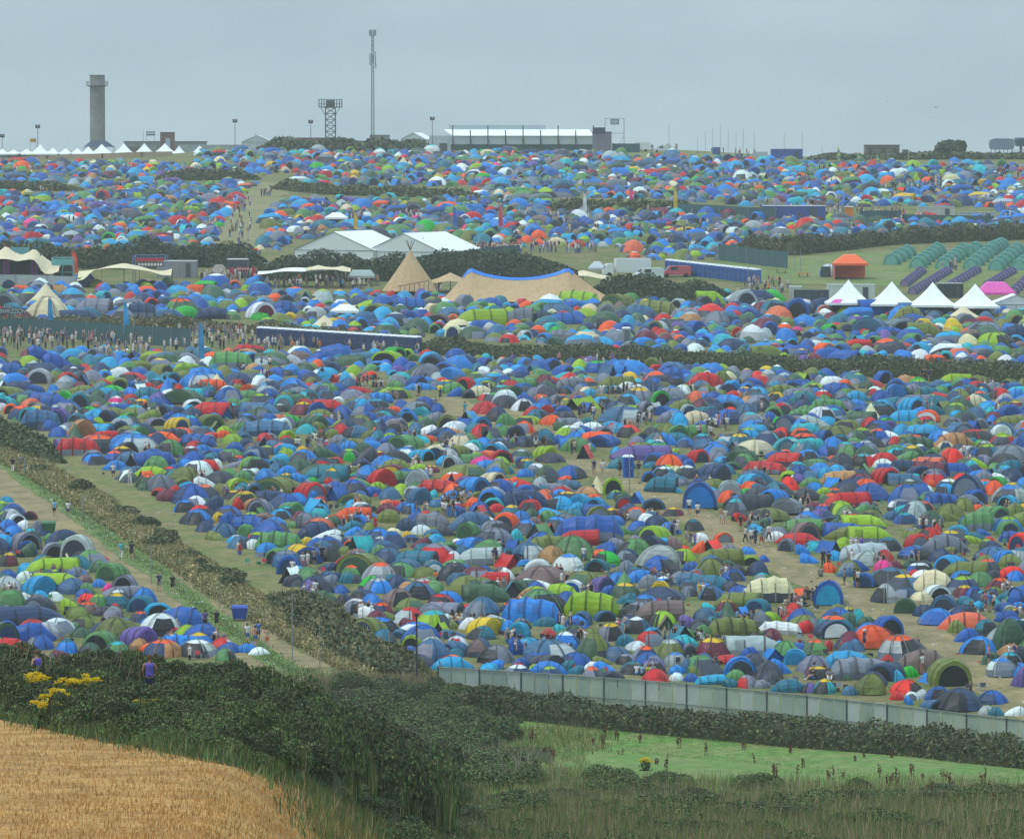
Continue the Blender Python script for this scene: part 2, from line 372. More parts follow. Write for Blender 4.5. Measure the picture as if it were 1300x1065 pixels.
# ------------------------------------------------------------ every tent read off the photo: x, base y, width, height (crop pixels), type, colours
CROPS={
(434,740):"""85 245 170 125 d gy|20 175 110 110 d nv|160 115 180 80 d nv|225 180 185 115 d bl|420 180 230 155 d br|570 125 290 150 d sb|520 215 230 115 d ol|240 275 200 105 p wh|310 300 220 95 p ol|290 400 270 155 g bl|520 300 220 130 d rd lg|560 395 280 115 d bl wh|530 500 170 120 u lm|670 600 280 195 d sb lv|810 170 220 125 d bl|750 220 130 95 p rd|820 220 140 70 p lv|730 310 170 90 p wh|755 380 90 95 a lm|1080 290 260 205 g sb gy|965 350 170 105 p wh|1070 430 200 120 d te|830 350 120 55 p ol|860 420 200 80 p sb te|870 490 170 105 d wh rd|1030 560 190 150 d br|870 560 150 70 d te|850 645 180 115 u or|1170 610 270 160 d gy|1140 655 160 85 p bl|1250 600 130 80 p rb|1265 395 130 130 d bl|1200 310 170 80 p lg""",
(651,740):"""215 245 370 220 g gr|185 275 200 115 p gr lm|600 255 410 210 t lm wh|245 330 200 90 p te|60 420 180 150 u sk|60 545 160 150 p rb|265 420 130 85 p rd|480 340 180 110 d bl|540 385 140 70 p rb|380 375 120 60 p tq|540 320 150 130 u sb|690 290 170 95 u sb|870 325 140 100 d nv|910 230 120 125 u te|1110 290 360 180 t br|1015 195 60 45 p rd|1140 130 340 115 d nv|850 160 150 100 p te|1165 350 210 120 a br dg|740 440 210 150 d lv ye|860 480 160 110 p te|1055 440 160 120 d sk|630 590 240 230 g ol|270 600 400 190 g sb lg|210 620 280 110 d rb|60 660 170 110 p rb|40 670 110 60 d rd|385 670 150 100 p te rd|170 680 110 40 p lm|330 690 130 40 p lm|465 690 130 60 p te|690 620 150 75 p ol|600 680 150 100 p wh|720 700 190 110 p bl|640 705 120 80 p gy|870 620 160 95 d lv|940 510 190 85 d wh|1010 600 220 140 d nv or|910 690 190 110 d te|1060 700 190 130 d lv|940 720 150 80 p wh|1090 735 140 80 p gy|1240 520 140 110 u rb|1230 620 170 110 d lg bl|1250 690 160 70 p bl|1240 745 120 60 p wh""",
(868,740):"""40 100 130 90 d gy|200 130 180 130 d sb|420 130 200 130 d rb wh|650 150 380 215 t cr|320 215 150 105 d mr ye|200 210 110 70 p tq|165 265 150 85 d rd|300 280 110 100 p te|440 260 120 95 a bl|55 340 160 110 p pu|140 430 170 130 p gr lg|60 420 130 90 p gr|215 330 110 90 d te|575 330 150 140 d gy|570 260 140 60 p ol|895 330 230 155 d rb|905 120 220 95 d or|1100 170 250 210 u rb sk|1250 290 130 130 d tq ye|1185 350 210 140 p dg|735 390 330 110 t wh|880 385 180 110 p rd|1110 420 260 150 u nv wh|380 360 230 60 p dg|460 370 80 40 p or|540 440 100 80 u dk or|670 450 180 120 d mr|400 510 200 125 p gr|240 545 230 105 d em|780 580 220 160 d gr|660 590 250 110 a bl|510 600 200 130 p rb|740 690 160 130 p bl tq|1000 545 210 130 d gr or|1070 520 100 100 p rd|1240 560 150 130 d sb|325 620 290 90 t rd|150 650 210 130 d sb|40 560 120 120 u gy|30 680 100 120 p sb|640 730 250 150 d dk|985 680 260 150 d lv|150 700 180 70 p ol|390 740 170 100 p gr|60 750 120 60 p rb|215 770 260 85 t sk|380 790 150 50 p te|485 795 150 110 d lv rd|800 830 290 120 t te lg|600 800 150 80 p gy|960 835 110 90 d pu|1070 840 160 130 d tq ye|1030 730 230 110 d mr ye|1175 600 130 70 u or|1265 855 130 90 p sb|1220 740 150 60 p dg""",
(1083,740):"""250 150 190 160 d lg|400 110 200 90 d nv|520 160 190 110 d cr|400 230 190 130 u dg|550 260 200 110 p nv|640 320 280 145 d bl|740 270 110 90 p lg|790 380 150 115 p ol|715 170 150 100 p gy|740 150 130 110 p rd|850 110 180 110 d mr ye|920 120 150 110 d rb|920 200 110 70 p sk|1060 170 130 80 d tq|1140 140 150 100 p te|1230 150 170 80 p gr|1250 210 170 80 p bl|1140 220 150 90 u rb wh|1170 300 200 110 p rb|865 450 210 125 p rb|1010 400 190 140 d te|945 545 270 160 d bl|1170 510 230 260 g dg|1260 620 150 160 p dk|1060 620 200 110 p dg|1130 715 230 160 d wh bl|1260 790 130 180 p pu|110 330 200 90 p dg|30 310 110 130 d tq|150 490 300 190 g or|360 600 360 230 g lg or|20 520 130 110 d sb|100 600 200 90 p ol|265 640 110 115 p rd|60 680 190 80 d bl|190 690 130 80 p te|320 750 160 110 p sk|430 715 160 100 p em|585 760 130 85 a bl|700 780 330 250 u ol|400 840 240 120 d ro|130 850 260 180 d ol|20 860 120 120 p nv wh|170 885 220 90 p lg|330 890 120 50 p rd|440 890 110 80 u wh|500 880 100 80 p lg|430 925 60 40 p bl|640 900 200 130 d rb|820 970 330 190 g nv|600 960 170 60 u sb|720 960 150 80 u sb|1050 920 230 120 d rb|1080 960 210 130 p wh|1010 1000 130 70 p lg|1090 1010 120 80 p te|1210 1010 150 70 p wh|1260 1035 120 50 p lm""",
(0,620):"""50 110 100 50 d sk|95 230 190 130 d rb|40 230 120 80 p lm|70 340 170 120 d bl|150 310 110 80 p wh|235 240 110 80 u mr|285 330 80 100 d lv|175 400 120 60 p rd|190 520 150 120 p dg|30 440 120 60 p lg|60 480 110 50 d rd|70 590 150 120 d mr ye|400 540 200 150 u lv|470 500 180 120 p gr|610 540 270 220 u lg|350 600 170 100 u ol|500 600 130 120 a cr|600 560 150 100 d dk|590 670 180 90 p gy|640 720 130 80 p br|770 550 140 50 p rd|750 640 150 110 d gr|880 700 220 160 u gr|960 790 190 150 u lv|755 750 120 75 p bl|820 780 90 65 p pk|660 800 130 100 p gr|740 910 160 125 d gr lm|880 950 100 90 d rd|800 970 190 90 p dk|1095 870 190 130 d bl|1190 960 220 110 u sk|60 700 160 100 d rb|200 720 180 110 p wh|330 740 160 110 p lg|430 700 120 100 d sk lm|540 740 120 80 d or|60 830 150 80 p rd|180 850 160 70 p wh|310 850 120 90 d sk|420 850 130 80 d wh|550 950 150 130 p lm|200 1045 560 180 t nv|630 1065 200 110 d ol|900 1140 340 180 g ol|420 1075 170 60 p te|520 1080 130 60 p gr""",
(150,700):"""300 640 290 190 g wh|530 550 160 105 d wh|620 700 280 165 g rb|395 640 110 45 p rd|790 740 190 100 d rd lg|970 770 180 85 p bl|1075 790 170 60 p wh""",
(217,580):"""100 190 220 130 g ol|30 280 100 80 p rd|240 130 260 120 t rd|340 90 110 90 p wh|160 360 290 175 d rb|195 400 180 120 d wh|290 450 200 170 p nv|280 255 180 120 p wh|355 490 105 85 p ye|445 525 170 125 p rb|590 565 290 130 t rb|590 610 120 120 u gr|740 640 330 180 g rb|630 700 140 90 p wh|780 650 130 70 p rd|735 760 190 125 d bl|905 890 190 175 u rb|870 740 150 90 p te|920 690 180 80 p gr|490 320 160 80 d ye|510 400 100 110 p rd|510 230 150 80 p lv|540 180 160 90 p gr lm|640 300 140 125 u sb|840 300 310 170 u ol|720 180 170 110 d bl|725 190 140 80 p ol|880 140 160 90 p bl|1000 190 150 80 p bl|1215 200 170 130 d te ye|1200 220 80 80 p rd|1065 260 150 90 u lv|1060 330 130 100 p bl|870 390 230 130 d rb|660 410 160 110 d dk|740 430 80 60 p wh|830 470 170 90 d sk|1130 340 150 60 p nv|1130 440 150 100 d sk|1020 540 180 130 d gy|1230 520 190 90 d rd wh|1170 630 210 90 p wh|930 540 130 60 p gr|1220 580 130 80 p te|1110 700 150 100 d bl|1210 790 160 130 d dk|1030 660 100 60 p ye|1060 970 190 135 d gr|1180 860 150 70 p nv|1170 980 160 100 p gy|1275 835 100 90 p rd|1260 930 110 60 p nv|700 60 120 60 p rb|610 90 180 110 p lm|480 80 180 60 p lv|850 70 160 70 p te|1160 80 170 60 p dk|1260 50 110 60 d rd""",
(434,580):"""20 90 110 100 p rd|150 90 170 100 p dk|380 90 240 100 d bl|400 130 190 90 u mr ye|580 110 170 70 p lm|620 160 130 70 p bl|680 120 120 70 d mr ye|920 170 330 135 g ol|1160 170 180 110 d bl|1200 180 120 70 p gy|1270 130 90 70 p te|1240 230 160 80 d or|60 220 100 80 p rd|170 240 160 90 p gr|110 150 150 40 p em|740 270 330 110 t rd|860 200 140 50 p bl|930 200 80 50 p rd|1050 240 150 100 d bl|90 270 190 60 p rb|280 300 190 90 p rb|500 260 140 60 p tq|570 360 180 150 u sb|110 370 220 110 u ol|350 380 150 70 p sa|460 400 170 80 p rd|460 430 160 80 p rb|680 310 70 70 p tq|800 320 130 80 p bl|1040 320 150 75 u ol|1160 340 180 130 u lg|1270 390 120 150 d nv|1170 420 160 80 p rd|80 450 170 85 p or|220 460 120 60 p bl|350 500 210 120 p ol|590 470 150 70 p rd|85 490 150 80 p dk|320 530 180 110 p wh|500 560 190 110 p nv|710 500 140 100 d gy|880 450 120 95 u rb bl|1050 510 220 110 t br|1230 500 150 80 p sb|80 560 190 90 p te|65 610 140 90 p bl|975 620 170 145 u gr|1160 690 280 170 g gy|610 590 180 90 p wh|500 630 100 80 p ye|395 690 180 140 d rb|300 680 170 90 d lg nv|230 620 140 70 p dk|590 690 150 90 p mr|660 640 110 70 p ol|780 600 180 90 p dk|290 770 160 120 p gr|100 700 130 90 u or|110 750 180 60 p br|930 680 150 70 p wh|730 800 300 160 d lv rd|1040 820 340 150 t lg|850 810 140 110 d wh rd|640 690 130 60 p wh|175 900 340 190 u ol|455 780 230 90 p ol|500 890 240 140 u sb|690 890 170 120 u te wh|890 910 280 120 t rb|1080 870 120 60 p dk|1140 1000 250 145 t rd|1270 930 100 100 p wh|1130 1050 160 130 u dg|930 1065 270 180 g ol|225 1010 190 120 d em|600 980 200 80 p gr|450 960 200 80 p te|120 960 110 80 p dk|40 960 140 100 p te|1260 800 110 130 d te""",
(651,580):"""100 90 160 90 d te ye|30 140 120 90 d tq ye|150 140 140 90 p gy|255 190 180 140 d dg|440 170 250 120 d rb|20 210 110 70 p or|375 190 120 55 p or|420 250 220 90 t sb|640 280 160 150 y cr|760 280 170 140 u lm|570 310 210 100 d tn|610 330 150 60 p or|370 300 190 95 t rd|90 240 160 55 p sk|220 290 110 90 p te|130 380 280 150 t nv|130 450 190 145 g rd|355 400 220 120 d sk|500 420 140 90 p sk|540 430 140 50 p tq ye|70 520 160 130 d bl|310 500 180 110 p gr|230 480 90 60 p rd|220 570 150 70 p gy|170 520 120 80 p br|940 350 150 100 a bl|840 390 140 110 u dk rd|1070 400 190 100 u sb|1030 190 120 100 u rb|1120 270 240 140 t te|1230 270 120 80 p sk|1220 110 130 60 p lm|760 480 140 110 d mr ye|930 470 190 105 d or|1040 500 190 100 d sb|1220 450 150 80 d mr ye|1150 500 110 50 p ol|575 650 520 230 t rb|215 710 250 160 d rb|490 670 320 130 t rd|470 780 290 200 g gr|690 700 140 50 p rb|715 830 210 130 d em|850 590 130 80 p gr|1180 590 200 110 p bl lm|1000 620 200 110 u dg lm|970 680 130 100 p lv|1155 690 160 90 u sk|1250 700 130 110 p br|115 790 250 160 g sb lg|30 640 110 110 p tq|80 870 140 110 u bl sk|25 940 110 100 p wh|420 860 220 140 d wh bl|240 960 380 150 g br|530 1000 240 150 g ol|650 870 180 110 u te|460 1030 190 110 u wh rb|250 1000 160 60 p wh|750 930 110 60 p nv|850 1040 230 190 y gr|740 1050 150 90 p rb|1040 1000 190 120 p gy|870 880 150 110 p gy|910 770 120 90 p nv|1100 830 330 180 g lg|1120 900 290 170 d rb|1050 900 140 80 p dk|1230 940 120 80 p gy""",
(868,580):"""30 90 120 90 p rb|220 150 280 115 t dk lg|220 260 260 110 p ol|120 390 280 225 u rb bl|540 200 290 120 t sb|620 130 330 110 t rd|840 110 150 80 p bl|860 210 150 100 d pu wh|960 230 180 90 p gr|1190 210 300 120 t tn|1000 90 210 90 g gr|480 290 200 60 p em|400 250 110 40 p rd|600 280 150 90 p sb|720 310 200 80 p nv|930 330 190 110 d dk|1060 280 120 60 p lm|1110 340 130 60 p gr|1190 250 160 70 p dg|400 440 170 140 d gy tq|560 370 180 60 p sk|640 490 310 120 g ol|440 490 130 80 p rd|800 440 250 140 u gy|960 440 120 80 d dk|570 540 190 90 p dg|900 540 220 120 t lv|1060 560 150 90 p rd|1140 520 190 90 u nv|1240 470 170 120 d gr|1170 630 220 120 p ol|710 640 170 90 p wh|875 670 360 115 t rd|790 715 130 110 u gy|1060 690 220 60 t te|910 740 110 90 p bl|960 810 140 90 p bl|1190 790 130 90 p sk|1130 880 120 90 p or|1210 910 130 80 p sb|80 560 150 100 d te|120 650 150 90 p wh|290 650 140 90 u or|100 730 110 100 p or|30 740 80 80 p ro|285 750 150 70 p or|350 720 180 70 p lv|470 740 160 70 p bl|470 820 180 90 u lm|210 860 190 130 d sb|70 870 170 90 p rb|100 930 130 100 u gy or|340 850 150 80 p dg|610 800 90 50 p rb|20 960 140 90 p gy|1250 870 130 100 p rb""",
(1083,580):"""235 85 180 85 p wh|390 110 240 100 t nv|480 170 190 120 u nv|600 130 160 100 p wh|620 60 130 80 p rb|810 150 200 120 t rb|890 110 130 100 p tq|960 80 130 80 p lm|400 220 270 110 t sb|210 170 170 80 p ol|130 330 270 150 d rb|390 360 240 170 d rb lv|540 270 150 70 p wh|610 370 200 100 p gr|590 230 80 70 p or|710 310 180 120 d sk|890 320 250 200 u nv|1000 200 170 110 p gy|1130 190 150 80 p wh|1150 130 180 80 d tq|1190 350 260 150 g lg bl|860 380 230 110 p gy|850 390 130 80 p te ye|90 370 170 80 p gr|40 440 150 90 p gr|150 430 130 80 p dg|450 390 120 60 p gr|250 480 160 80 p sb|390 510 170 100 d rb tq|590 540 200 150 d dg|740 490 150 90 p ol|950 560 260 160 t gr|1060 420 100 60 p or|940 410 100 60 p or|1230 480 200 150 t ol|635 590 110 100 y rd|800 610 190 110 u sk gy|1000 600 110 50 p rb|70 530 150 100 d lm|20 600 80 100 p ol|110 640 120 90 p gr|1210 650 200 100 t rb|920 650 170 60 p lm|1030 670 110 80 p rd|750 710 130 80 p rd|550 680 160 80 p gr|690 750 160 80 p ol|460 780 260 120 d rb|240 800 150 110 d rd|320 850 130 80 p mr|160 720 150 60 p tq|30 680 120 80 p lv|100 830 260 130 d lg|60 870 150 100 p rb|440 850 130 90 d dg|540 850 140 80 u dk wh|700 820 170 80 p te|740 770 100 60 p rd|820 800 150 60 p nv|1060 780 260 120 d sb|300 980 300 160 d sb|90 990 170 130 u rb|160 930 110 80 p te|610 1020 330 190 t cr te|840 960 210 110 d bl|800 890 220 80 p nv|460 920 90 80 p rd|1110 1020 200 120 d mr or|1230 940 150 90 d bl|1010 930 180 80 p dk""",
(0,440):"""85 510 120 95 u or|140 550 130 90 p gy|310 630 300 170 t sb|370 640 190 100 d rb|480 665 100 80 d wh|610 720 210 190 u tn|740 640 130 120 d lm|750 810 330 160 g sb or|1010 810 400 170 g bl lg|870 885 180 110 d rb or|1000 920 170 120 a gy|1180 960 240 150 p gr|1290 840 190 150 g gr|1130 830 100 50 p rd|90 400 220 120 u ol|90 230 240 130 t rb|460 180 240 150 p rb|590 150 130 90 p gr|250 200 160 110 d lg|310 280 200 140 u lg|500 290 160 120 u rd|610 280 120 110 p dk|670 240 140 90 d rd|320 100 200 120 p rb|740 120 150 70 p te|1150 110 200 90 t lm|910 210 130 70 d mr ye|1010 280 220 100 d rd|1150 250 130 70 p or|1130 340 160 80 p rd|1250 350 150 80 p rd|860 350 190 70 d em|760 340 120 70 p te|850 270 110 60 p lm|960 320 130 80 p rb|1030 380 150 80 p bl|620 350 200 70 p ol|790 290 140 50 p rd|560 440 190 100 p gr|440 400 110 70 p gr|310 450 170 80 u ol|520 510 220 120 d rb lv|680 520 160 80 d em|740 530 120 60 p gr|830 480 130 70 p gr|930 540 200 90 p ol|1110 550 190 80 p ol|1170 600 170 80 u lv|970 600 190 90 d dk|1200 640 150 80 p gr|830 640 130 70 p dg|1010 640 110 60 p tq|910 430 130 60 p te|1100 450 120 70 p gr|1170 400 140 70 p wh|1240 450 150 80 p rb|1250 520 160 100 u sb""",
(217,440):"""460 170 330 150 t gr|130 200 220 90 t lm|810 110 190 90 u ol|950 130 120 80 p lg|130 120 180 90 d gy|230 310 330 140 g bl lg|350 320 160 130 y cr|510 280 210 100 d nv|675 290 140 95 d wh tq|430 430 210 140 d rb lv|580 360 130 85 u or|120 440 260 130 u dg|160 480 170 100 u wh|290 480 120 60 p wh|280 600 200 110 u ol|740 370 160 70 p gr|930 340 230 120 d bl|950 360 110 70 a rd|1180 250 240 110 g sk wh|1060 250 170 90 p rb|1090 110 160 80 p rb|640 470 120 60 p rd|740 520 150 90 d te ye|830 450 180 80 p nv|520 470 160 90 p gr|1180 480 220 80 p or|1030 470 110 90 u rd|1110 540 190 70 p rd|1150 600 240 80 d rb|830 590 220 90 p sa|720 680 400 140 t sb|560 590 120 70 p te|60 600 190 110 d bl|90 680 170 80 d or|270 700 140 60 p ro|390 690 130 70 p or|100 740 120 60 p rd|180 790 140 90 d rd|250 810 170 80 p bl|290 850 150 80 p gr|480 800 160 90 p rb|580 770 150 90 p nv|710 750 140 110 d rd|880 740 140 80 p rd|820 780 170 80 p sb|750 880 170 110 d rb|450 860 90 60 p lm|600 900 180 120 u lm ye|1220 690 130 80 p ol|900 830 110 80 p lm|990 850 120 110 d ye|1060 860 110 90 p gy|1190 840 190 90 p dg|50 870 150 110 d gr|850 920 210 110 u te""",
(434,440):"""370 130 250 120 u lm|300 170 180 80 u bl|700 170 200 140 u sb|560 110 110 70 u ol|640 240 230 130 d gy|430 190 120 60 p pu|440 250 170 70 p tq|910 160 250 110 t nv|1090 100 100 60 p tq ye|810 180 130 60 p lm|790 320 130 80 d te ye|850 380 110 80 p rb|590 330 260 70 t bl|380 400 250 110 g lm|260 480 200 100 g sk|160 350 190 60 p rd|80 400 190 90 d lv|30 290 120 120 d sk|280 360 110 60 p dg|570 510 240 110 d gy|400 500 150 60 p or|340 620 240 110 d rb|140 590 200 100 d gy|110 690 220 110 d sb|250 670 80 70 a or|540 620 120 60 p lm|640 600 150 80 p gr|340 660 160 60 p gr|510 670 160 60 p te|370 720 140 80 p lm|500 780 220 130 u gr|470 840 200 90 d bl wh|210 780 220 80 p bl|70 760 120 80 p ol|1100 510 200 110 g rd|1180 570 170 130 d nv|1250 600 160 110 p gr|1240 440 180 130 g wh|1060 370 200 90 p cr|850 600 200 80 p nv|900 690 190 80 p tn|1060 690 170 120 d rd|1120 740 130 110 y gr|620 710 100 50 p or|700 720 80 50 p or|720 680 180 80 p nv|810 700 100 50 p tq|1110 800 110 80 p bl|1240 760 120 60 p bl|1200 880 170 110 u rd|1020 900 230 100 t gr|320 910 180 100 d bl|170 880 170 120 p dk|280 850 120 70 d mr ye|60 870 100 90 p em""",
(651,440):"""210 150 180 70 d rb|60 110 110 60 p ye|300 140 120 60 p te|450 150 140 80 d nv|640 200 200 110 d rb em|500 230 130 80 p gr|370 240 130 60 p tq|420 290 120 70 p sa|500 270 100 50 p bl|590 260 110 50 p tq|1090 270 190 100 d or|980 290 100 60 p rd|1220 200 230 100 d sb|1260 240 130 80 p ye|960 430 260 140 g gy ye|1200 430 260 140 g gy|520 480 250 110 a lm|820 580 330 150 g sb lg|1060 520 120 90 u lg|1220 550 160 90 d bl|1240 500 220 110 p ol|370 580 240 100 t dk|100 590 230 80 g lm|80 660 170 110 d or|230 720 210 110 d te|390 640 150 80 p dg|470 630 110 70 p wh|740 610 160 50 p sk|890 690 180 110 d ro|570 650 130 60 p rb|700 760 220 110 u rb|500 700 120 60 p lm|400 740 150 80 p rb|550 850 150 120 a rd|960 860 440 130 t pu|820 930 230 110 p te|1060 710 160 110 d dk|1190 750 140 110 p bl|1110 760 110 70 p wh|1250 720 200 140 u gr|1200 830 110 70 p lm|290 880 220 90 d dk|1070 920 170 60 p te""",
(868,440):"""280 290 200 120 t ol|320 320 150 60 p ol|150 240 90 70 p wh|480 180 100 40 p or|390 240 110 80 p gy|40 210 140 90 d nv|610 220 120 60 p rb|780 230 150 70 p rb|600 280 130 80 d te ye|720 250 110 60 p tq|1060 240 110 70 p te|1110 300 170 90 p wh|1190 330 210 70 d te|1230 250 120 70 p rb|1230 400 190 100 d gr|940 330 130 80 p gr|980 380 140 70 p rb|290 385 150 60 p or|370 400 130 80 p rd|170 470 200 100 g nv|380 500 190 110 u sb|700 410 160 80 d ye|560 480 200 130 d lv|740 520 160 110 d rd|320 590 230 130 g rb|90 570 170 90 p dg|60 690 210 110 t gr|540 640 240 100 d bl|490 690 190 90 d sk lm|650 580 110 100 p rb|720 600 90 80 d em|840 610 80 90 p rd|940 520 190 90 p gr|1070 550 130 130 a lg bl|1010 620 230 110 p lg|920 770 240 130 g rd or|670 710 170 80 p mr|790 780 220 110 d tq lg|370 750 230 100 d dk|160 790 220 110 d sb|520 830 300 140 g cr|270 870 200 90 d gy|90 850 130 60 p lm|1090 830 170 100 d rb|1170 700 280 120 g ol|1230 640 220 100 g ol|1180 750 200 100 d te|1250 850 180 120 d gr|700 850 190 70 p rb""",
(1083,440):"""770 290 240 100 t lm|450 270 140 50 d or|660 300 150 60 p sb|140 310 180 70 d rd|380 240 100 50 p te|400 320 270 60 t rb|170 350 120 60 p wh|630 380 210 90 p te|810 400 170 110 d bl|910 310 130 60 p bl|1170 330 150 60 d rb or|1240 400 160 100 t bl|280 360 110 40 p rd|500 450 200 100 p gr|240 450 250 80 p te|460 350 170 80 p lv|680 390 150 50 p rd|200 540 270 130 g sb te|60 450 130 60 p bl|190 660 220 120 d rb|650 520 130 90 p te|570 570 200 110 u or wh|780 520 190 110 g ol lm|860 430 70 60 p rd|970 440 150 90 p cr|1150 430 150 90 p lg|1060 500 120 50 p tq|1240 470 150 70 d mr ye|1070 560 150 80 d mr|1220 580 150 80 p lv|920 530 90 80 p or|970 620 120 90 d gy|770 610 150 90 d gy|1130 660 200 100 d sb|480 640 130 110 d gr|660 710 180 100 d bl wh|930 720 280 110 g rd|1020 830 130 100 p rd|1130 710 130 70 d lm|400 740 230 90 t ol|300 690 120 60 p wh|670 760 120 80 p bl ye|900 740 120 60 p te|880 770 140 60 p gr|510 840 170 100 p nv|330 830 220 100 p gr|100 870 180 130 d dg|380 880 200 100 p gr|620 860 160 80 d te|1200 880 280 150 g gy""",
# middle fields above the long hedge (crop numbers at the same scale)
(0,350):"""60 270 230 160 u gy|380 330 330 190 g cr|700 300 280 150 t gy|620 370 300 130 t nv|930 360 190 130 d lv|1290 340 210 100 t sb|180 340 150 90 d mr|330 370 160 90 p rb""",
(160,350):"""120 320 240 130 t nv|420 300 250 150 g gr or|300 330 200 90 u gy|660 330 260 100 t nv|560 260 170 110 d rb|1010 330 200 150 u wh mr|850 200 190 90 d dk|1200 290 240 120 t rb|780 260 190 90 p ol""",
(420,350):"""60 300 150 110 p ye|400 310 220 120 u ol|250 260 200 90 p lm|600 270 270 120 t rb|900 320 190 100 d sb|1130 380 380 150 t lm|800 380 230 110 u br|1290 300 160 90 p te""",
(640,350):"""300 180 200 110 p sk|560 230 340 130 t lm|620 310 200 80 d lm lg|300 360 200 110 d nv|450 370 330 110 t rb|690 400 200 110 d dg|860 250 200 130 u ol|770 330 150 140 u gy|120 360 200 130 t gy|1150 300 330 130 t ol""",
(860,350):"""250 230 220 130 t lm|480 240 200 160 u lg|620 210 260 120 t nv|300 380 220 130 d gy|900 330 200 190 u rb|740 300 220 130 d te|1100 260 250 110 t nv|420 280 150 90 d rd|60 340 230 110 t lv""",
(1083,350):"""170 300 250 140 t rb|330 440 260 140 u gy|150 450 270 150 u sb|540 460 250 120 t ol|420 350 270 140 t ol|1000 470 280 140 g gy|1080 540 290 130 g lm|760 430 160 130 d ye|830 380 170 110 u gy|250 540 200 80 d or|380 560 190 70 d rd|1240 470 220 120 t nv te|700 560 150 80 d gy"""}
S5=5.982
CLU=[(690,572,6,14,3,'stand','beside the navy dome tents left of the track start'),(744,531,7,11,2,'stand','under the lime open shelter'),(771,507,2,8,2,'stand','before the green tents in the middle'),
(790,505,4,10,2,'stand','left of the grey family tent with yellow panel'),(763,528,2,4,2,'stand','between the lime shelter and the slate tent'),(818,541,5,9,3,'stand','right of the big slate blue family tent'),
(729,577,2,3,1,'stand','by the red ridge tent'),(895,553,7,10,5,'stand','between the navy and green tents right of centre'),(920,545,5,9,3,'stand','before the royal blue family tent'),
(1012,470,1,1,1,'stand','at the foot of the long hedge right of centre'),(1059,473,2,3,1,'stand','before the long hedge near the white tent'),(1087,477,4,7,2,'stand','at the foot of the long hedge, left group'),
(1115,478,4,9,2,'stand','at the foot of the long hedge, second group'),(1128,476,2,5,1,'stand','in pale clothes by the long hedge'),(1157,477,2,3,1,'stand','by the orange dome under the hedge'),
(1178,483,6,10,2,'stand','left of the lime tunnel tent by the hedge'),(1234,483,1,1,1,'stand','right of the lime tunnel tent'),(1267,488,2,3,1,'stand','at the right end of the long hedge'),
(480,490,5,9,2,'sit','beside the sky blue tents above the clearing'),(462,492,6,9,3,'stand','near the charcoal dome above the clearing'),(345,508,0,1,1,'sit',''),
(410,480,2,2,2,'stand','on the sky blue tent with white door'),(308,467,5,8,1,'sit','before the long green tunnel tent'),(338,468,3,7,1,'stand','right of the orange pop-up tent'),(365,470,5,10,2,'sit','behind the slate tents, dark group'),
(400,562,12,14,6,'sit','in the big crowd right of the long slate tent'),(385,572,5,9,3,'stand','at the edge of the big crowd'),(560,568,9,15,4,'sit','around the pink bundle above the olive tent'),
(575,636,8,12,4,'sit','around the blue arched tent in the middle'),(566,655,6,10,4,'stand','between the white pop-up and charcoal tents'),(598,632,6,12,3,'sit','left of the red pop-up tent'),
(640,690,6,14,3,'sit','under the grey open shelter'),(628,712,3,7,2,'stand','behind the long blue tunnel tent'),(762,722,7,10,4,'sit','in the ring before the emerald dome'),(741,715,1,1,1,'stand','left of the ring before the emerald dome'),
(797,660,4,7,3,'sit','by the orange dome right of the cream pyramid'),(690,610,4,10,3,'sit','by the dark green dome'),(840,735,5,9,3,'sit','before the royal blue dome'),
(945,788,7,12,4,'sit','between the bright blue ridge tent and the grey dome'),(1010,768,8,12,4,'sit','before the orange dome by the track'),(1030,770,4,8,2,'stand','between the orange dome and blue tunnel'),
(885,812,4,8,3,'sit','left of the emerald dome'),(905,842,4,9,3,'sit','between slate and red tents'),(1040,855,5,12,3,'sit','around the maroon dome with yellow roof'),(975,820,3,6,2,'sit','before the maroon pop-up'),
(580,790,6,9,3,'sit','before the slate family tent near the fence'),(605,793,5,9,2,'sit','between the white pop-up and teal dome'),(655,818,4,6,4,'sit','at the left of the grey dome near the fence'),(820,855,5,12,2,'sit','beside the steel fence'),
(1222,780,8,12,5,'sit','in the ring right of the big blue dome'),(1250,775,5,10,4,'stand','behind the ring right of the big blue dome'),(1196,860,3,8,3,'sit','before the olive tunnel'),(1120,625,6,12,3,'sit','by the red pop-up tents right'),
(1205,668,4,8,3,'sit','beside the long royal blue tunnel right'),(1130,680,5,10,4,'sit','around the blue bundle right of the lime dome'),(950,600,5,9,3,'sit','by the long slate tunnel'),(970,608,3,7,2,'sit','before the slate tunnel'),
(300,612,5,8,3,'sit','between the white and red pop-ups left'),(290,640,5,9,3,'sit','around the yellow dome left'),(320,650,2,3,1,'sit','before the charcoal dome left'),(385,670,4,8,3,'sit','right of the blue family tent'),
(25,716,6,16,3,'sit','in the left camp group'),(45,672,2,4,2,'sit','beside the green bin'),(50,695,3,6,2,'sit','between red and green tents left'),(165,770,4,6,3,'stand','behind the white dome left'),(140,752,4,8,3,'sit','by the pink pop-up'),
(60,760,5,16,4,'sit','behind the long navy tunnel'),(120,572,3,8,2,'sit','before the slate and orange family tent'),(185,545,4,9,2,'sit','behind the large bright blue family tent'),
(22,458,3,6,2,'stand','behind the cream tents at far left'),(225,580,2,5,2,'sit','behind the red tents left'),(1190,535,4,8,2,'sit','inside the olive family tent'),(1150,545,4,9,3,'stand','beside the cream and white tents')]
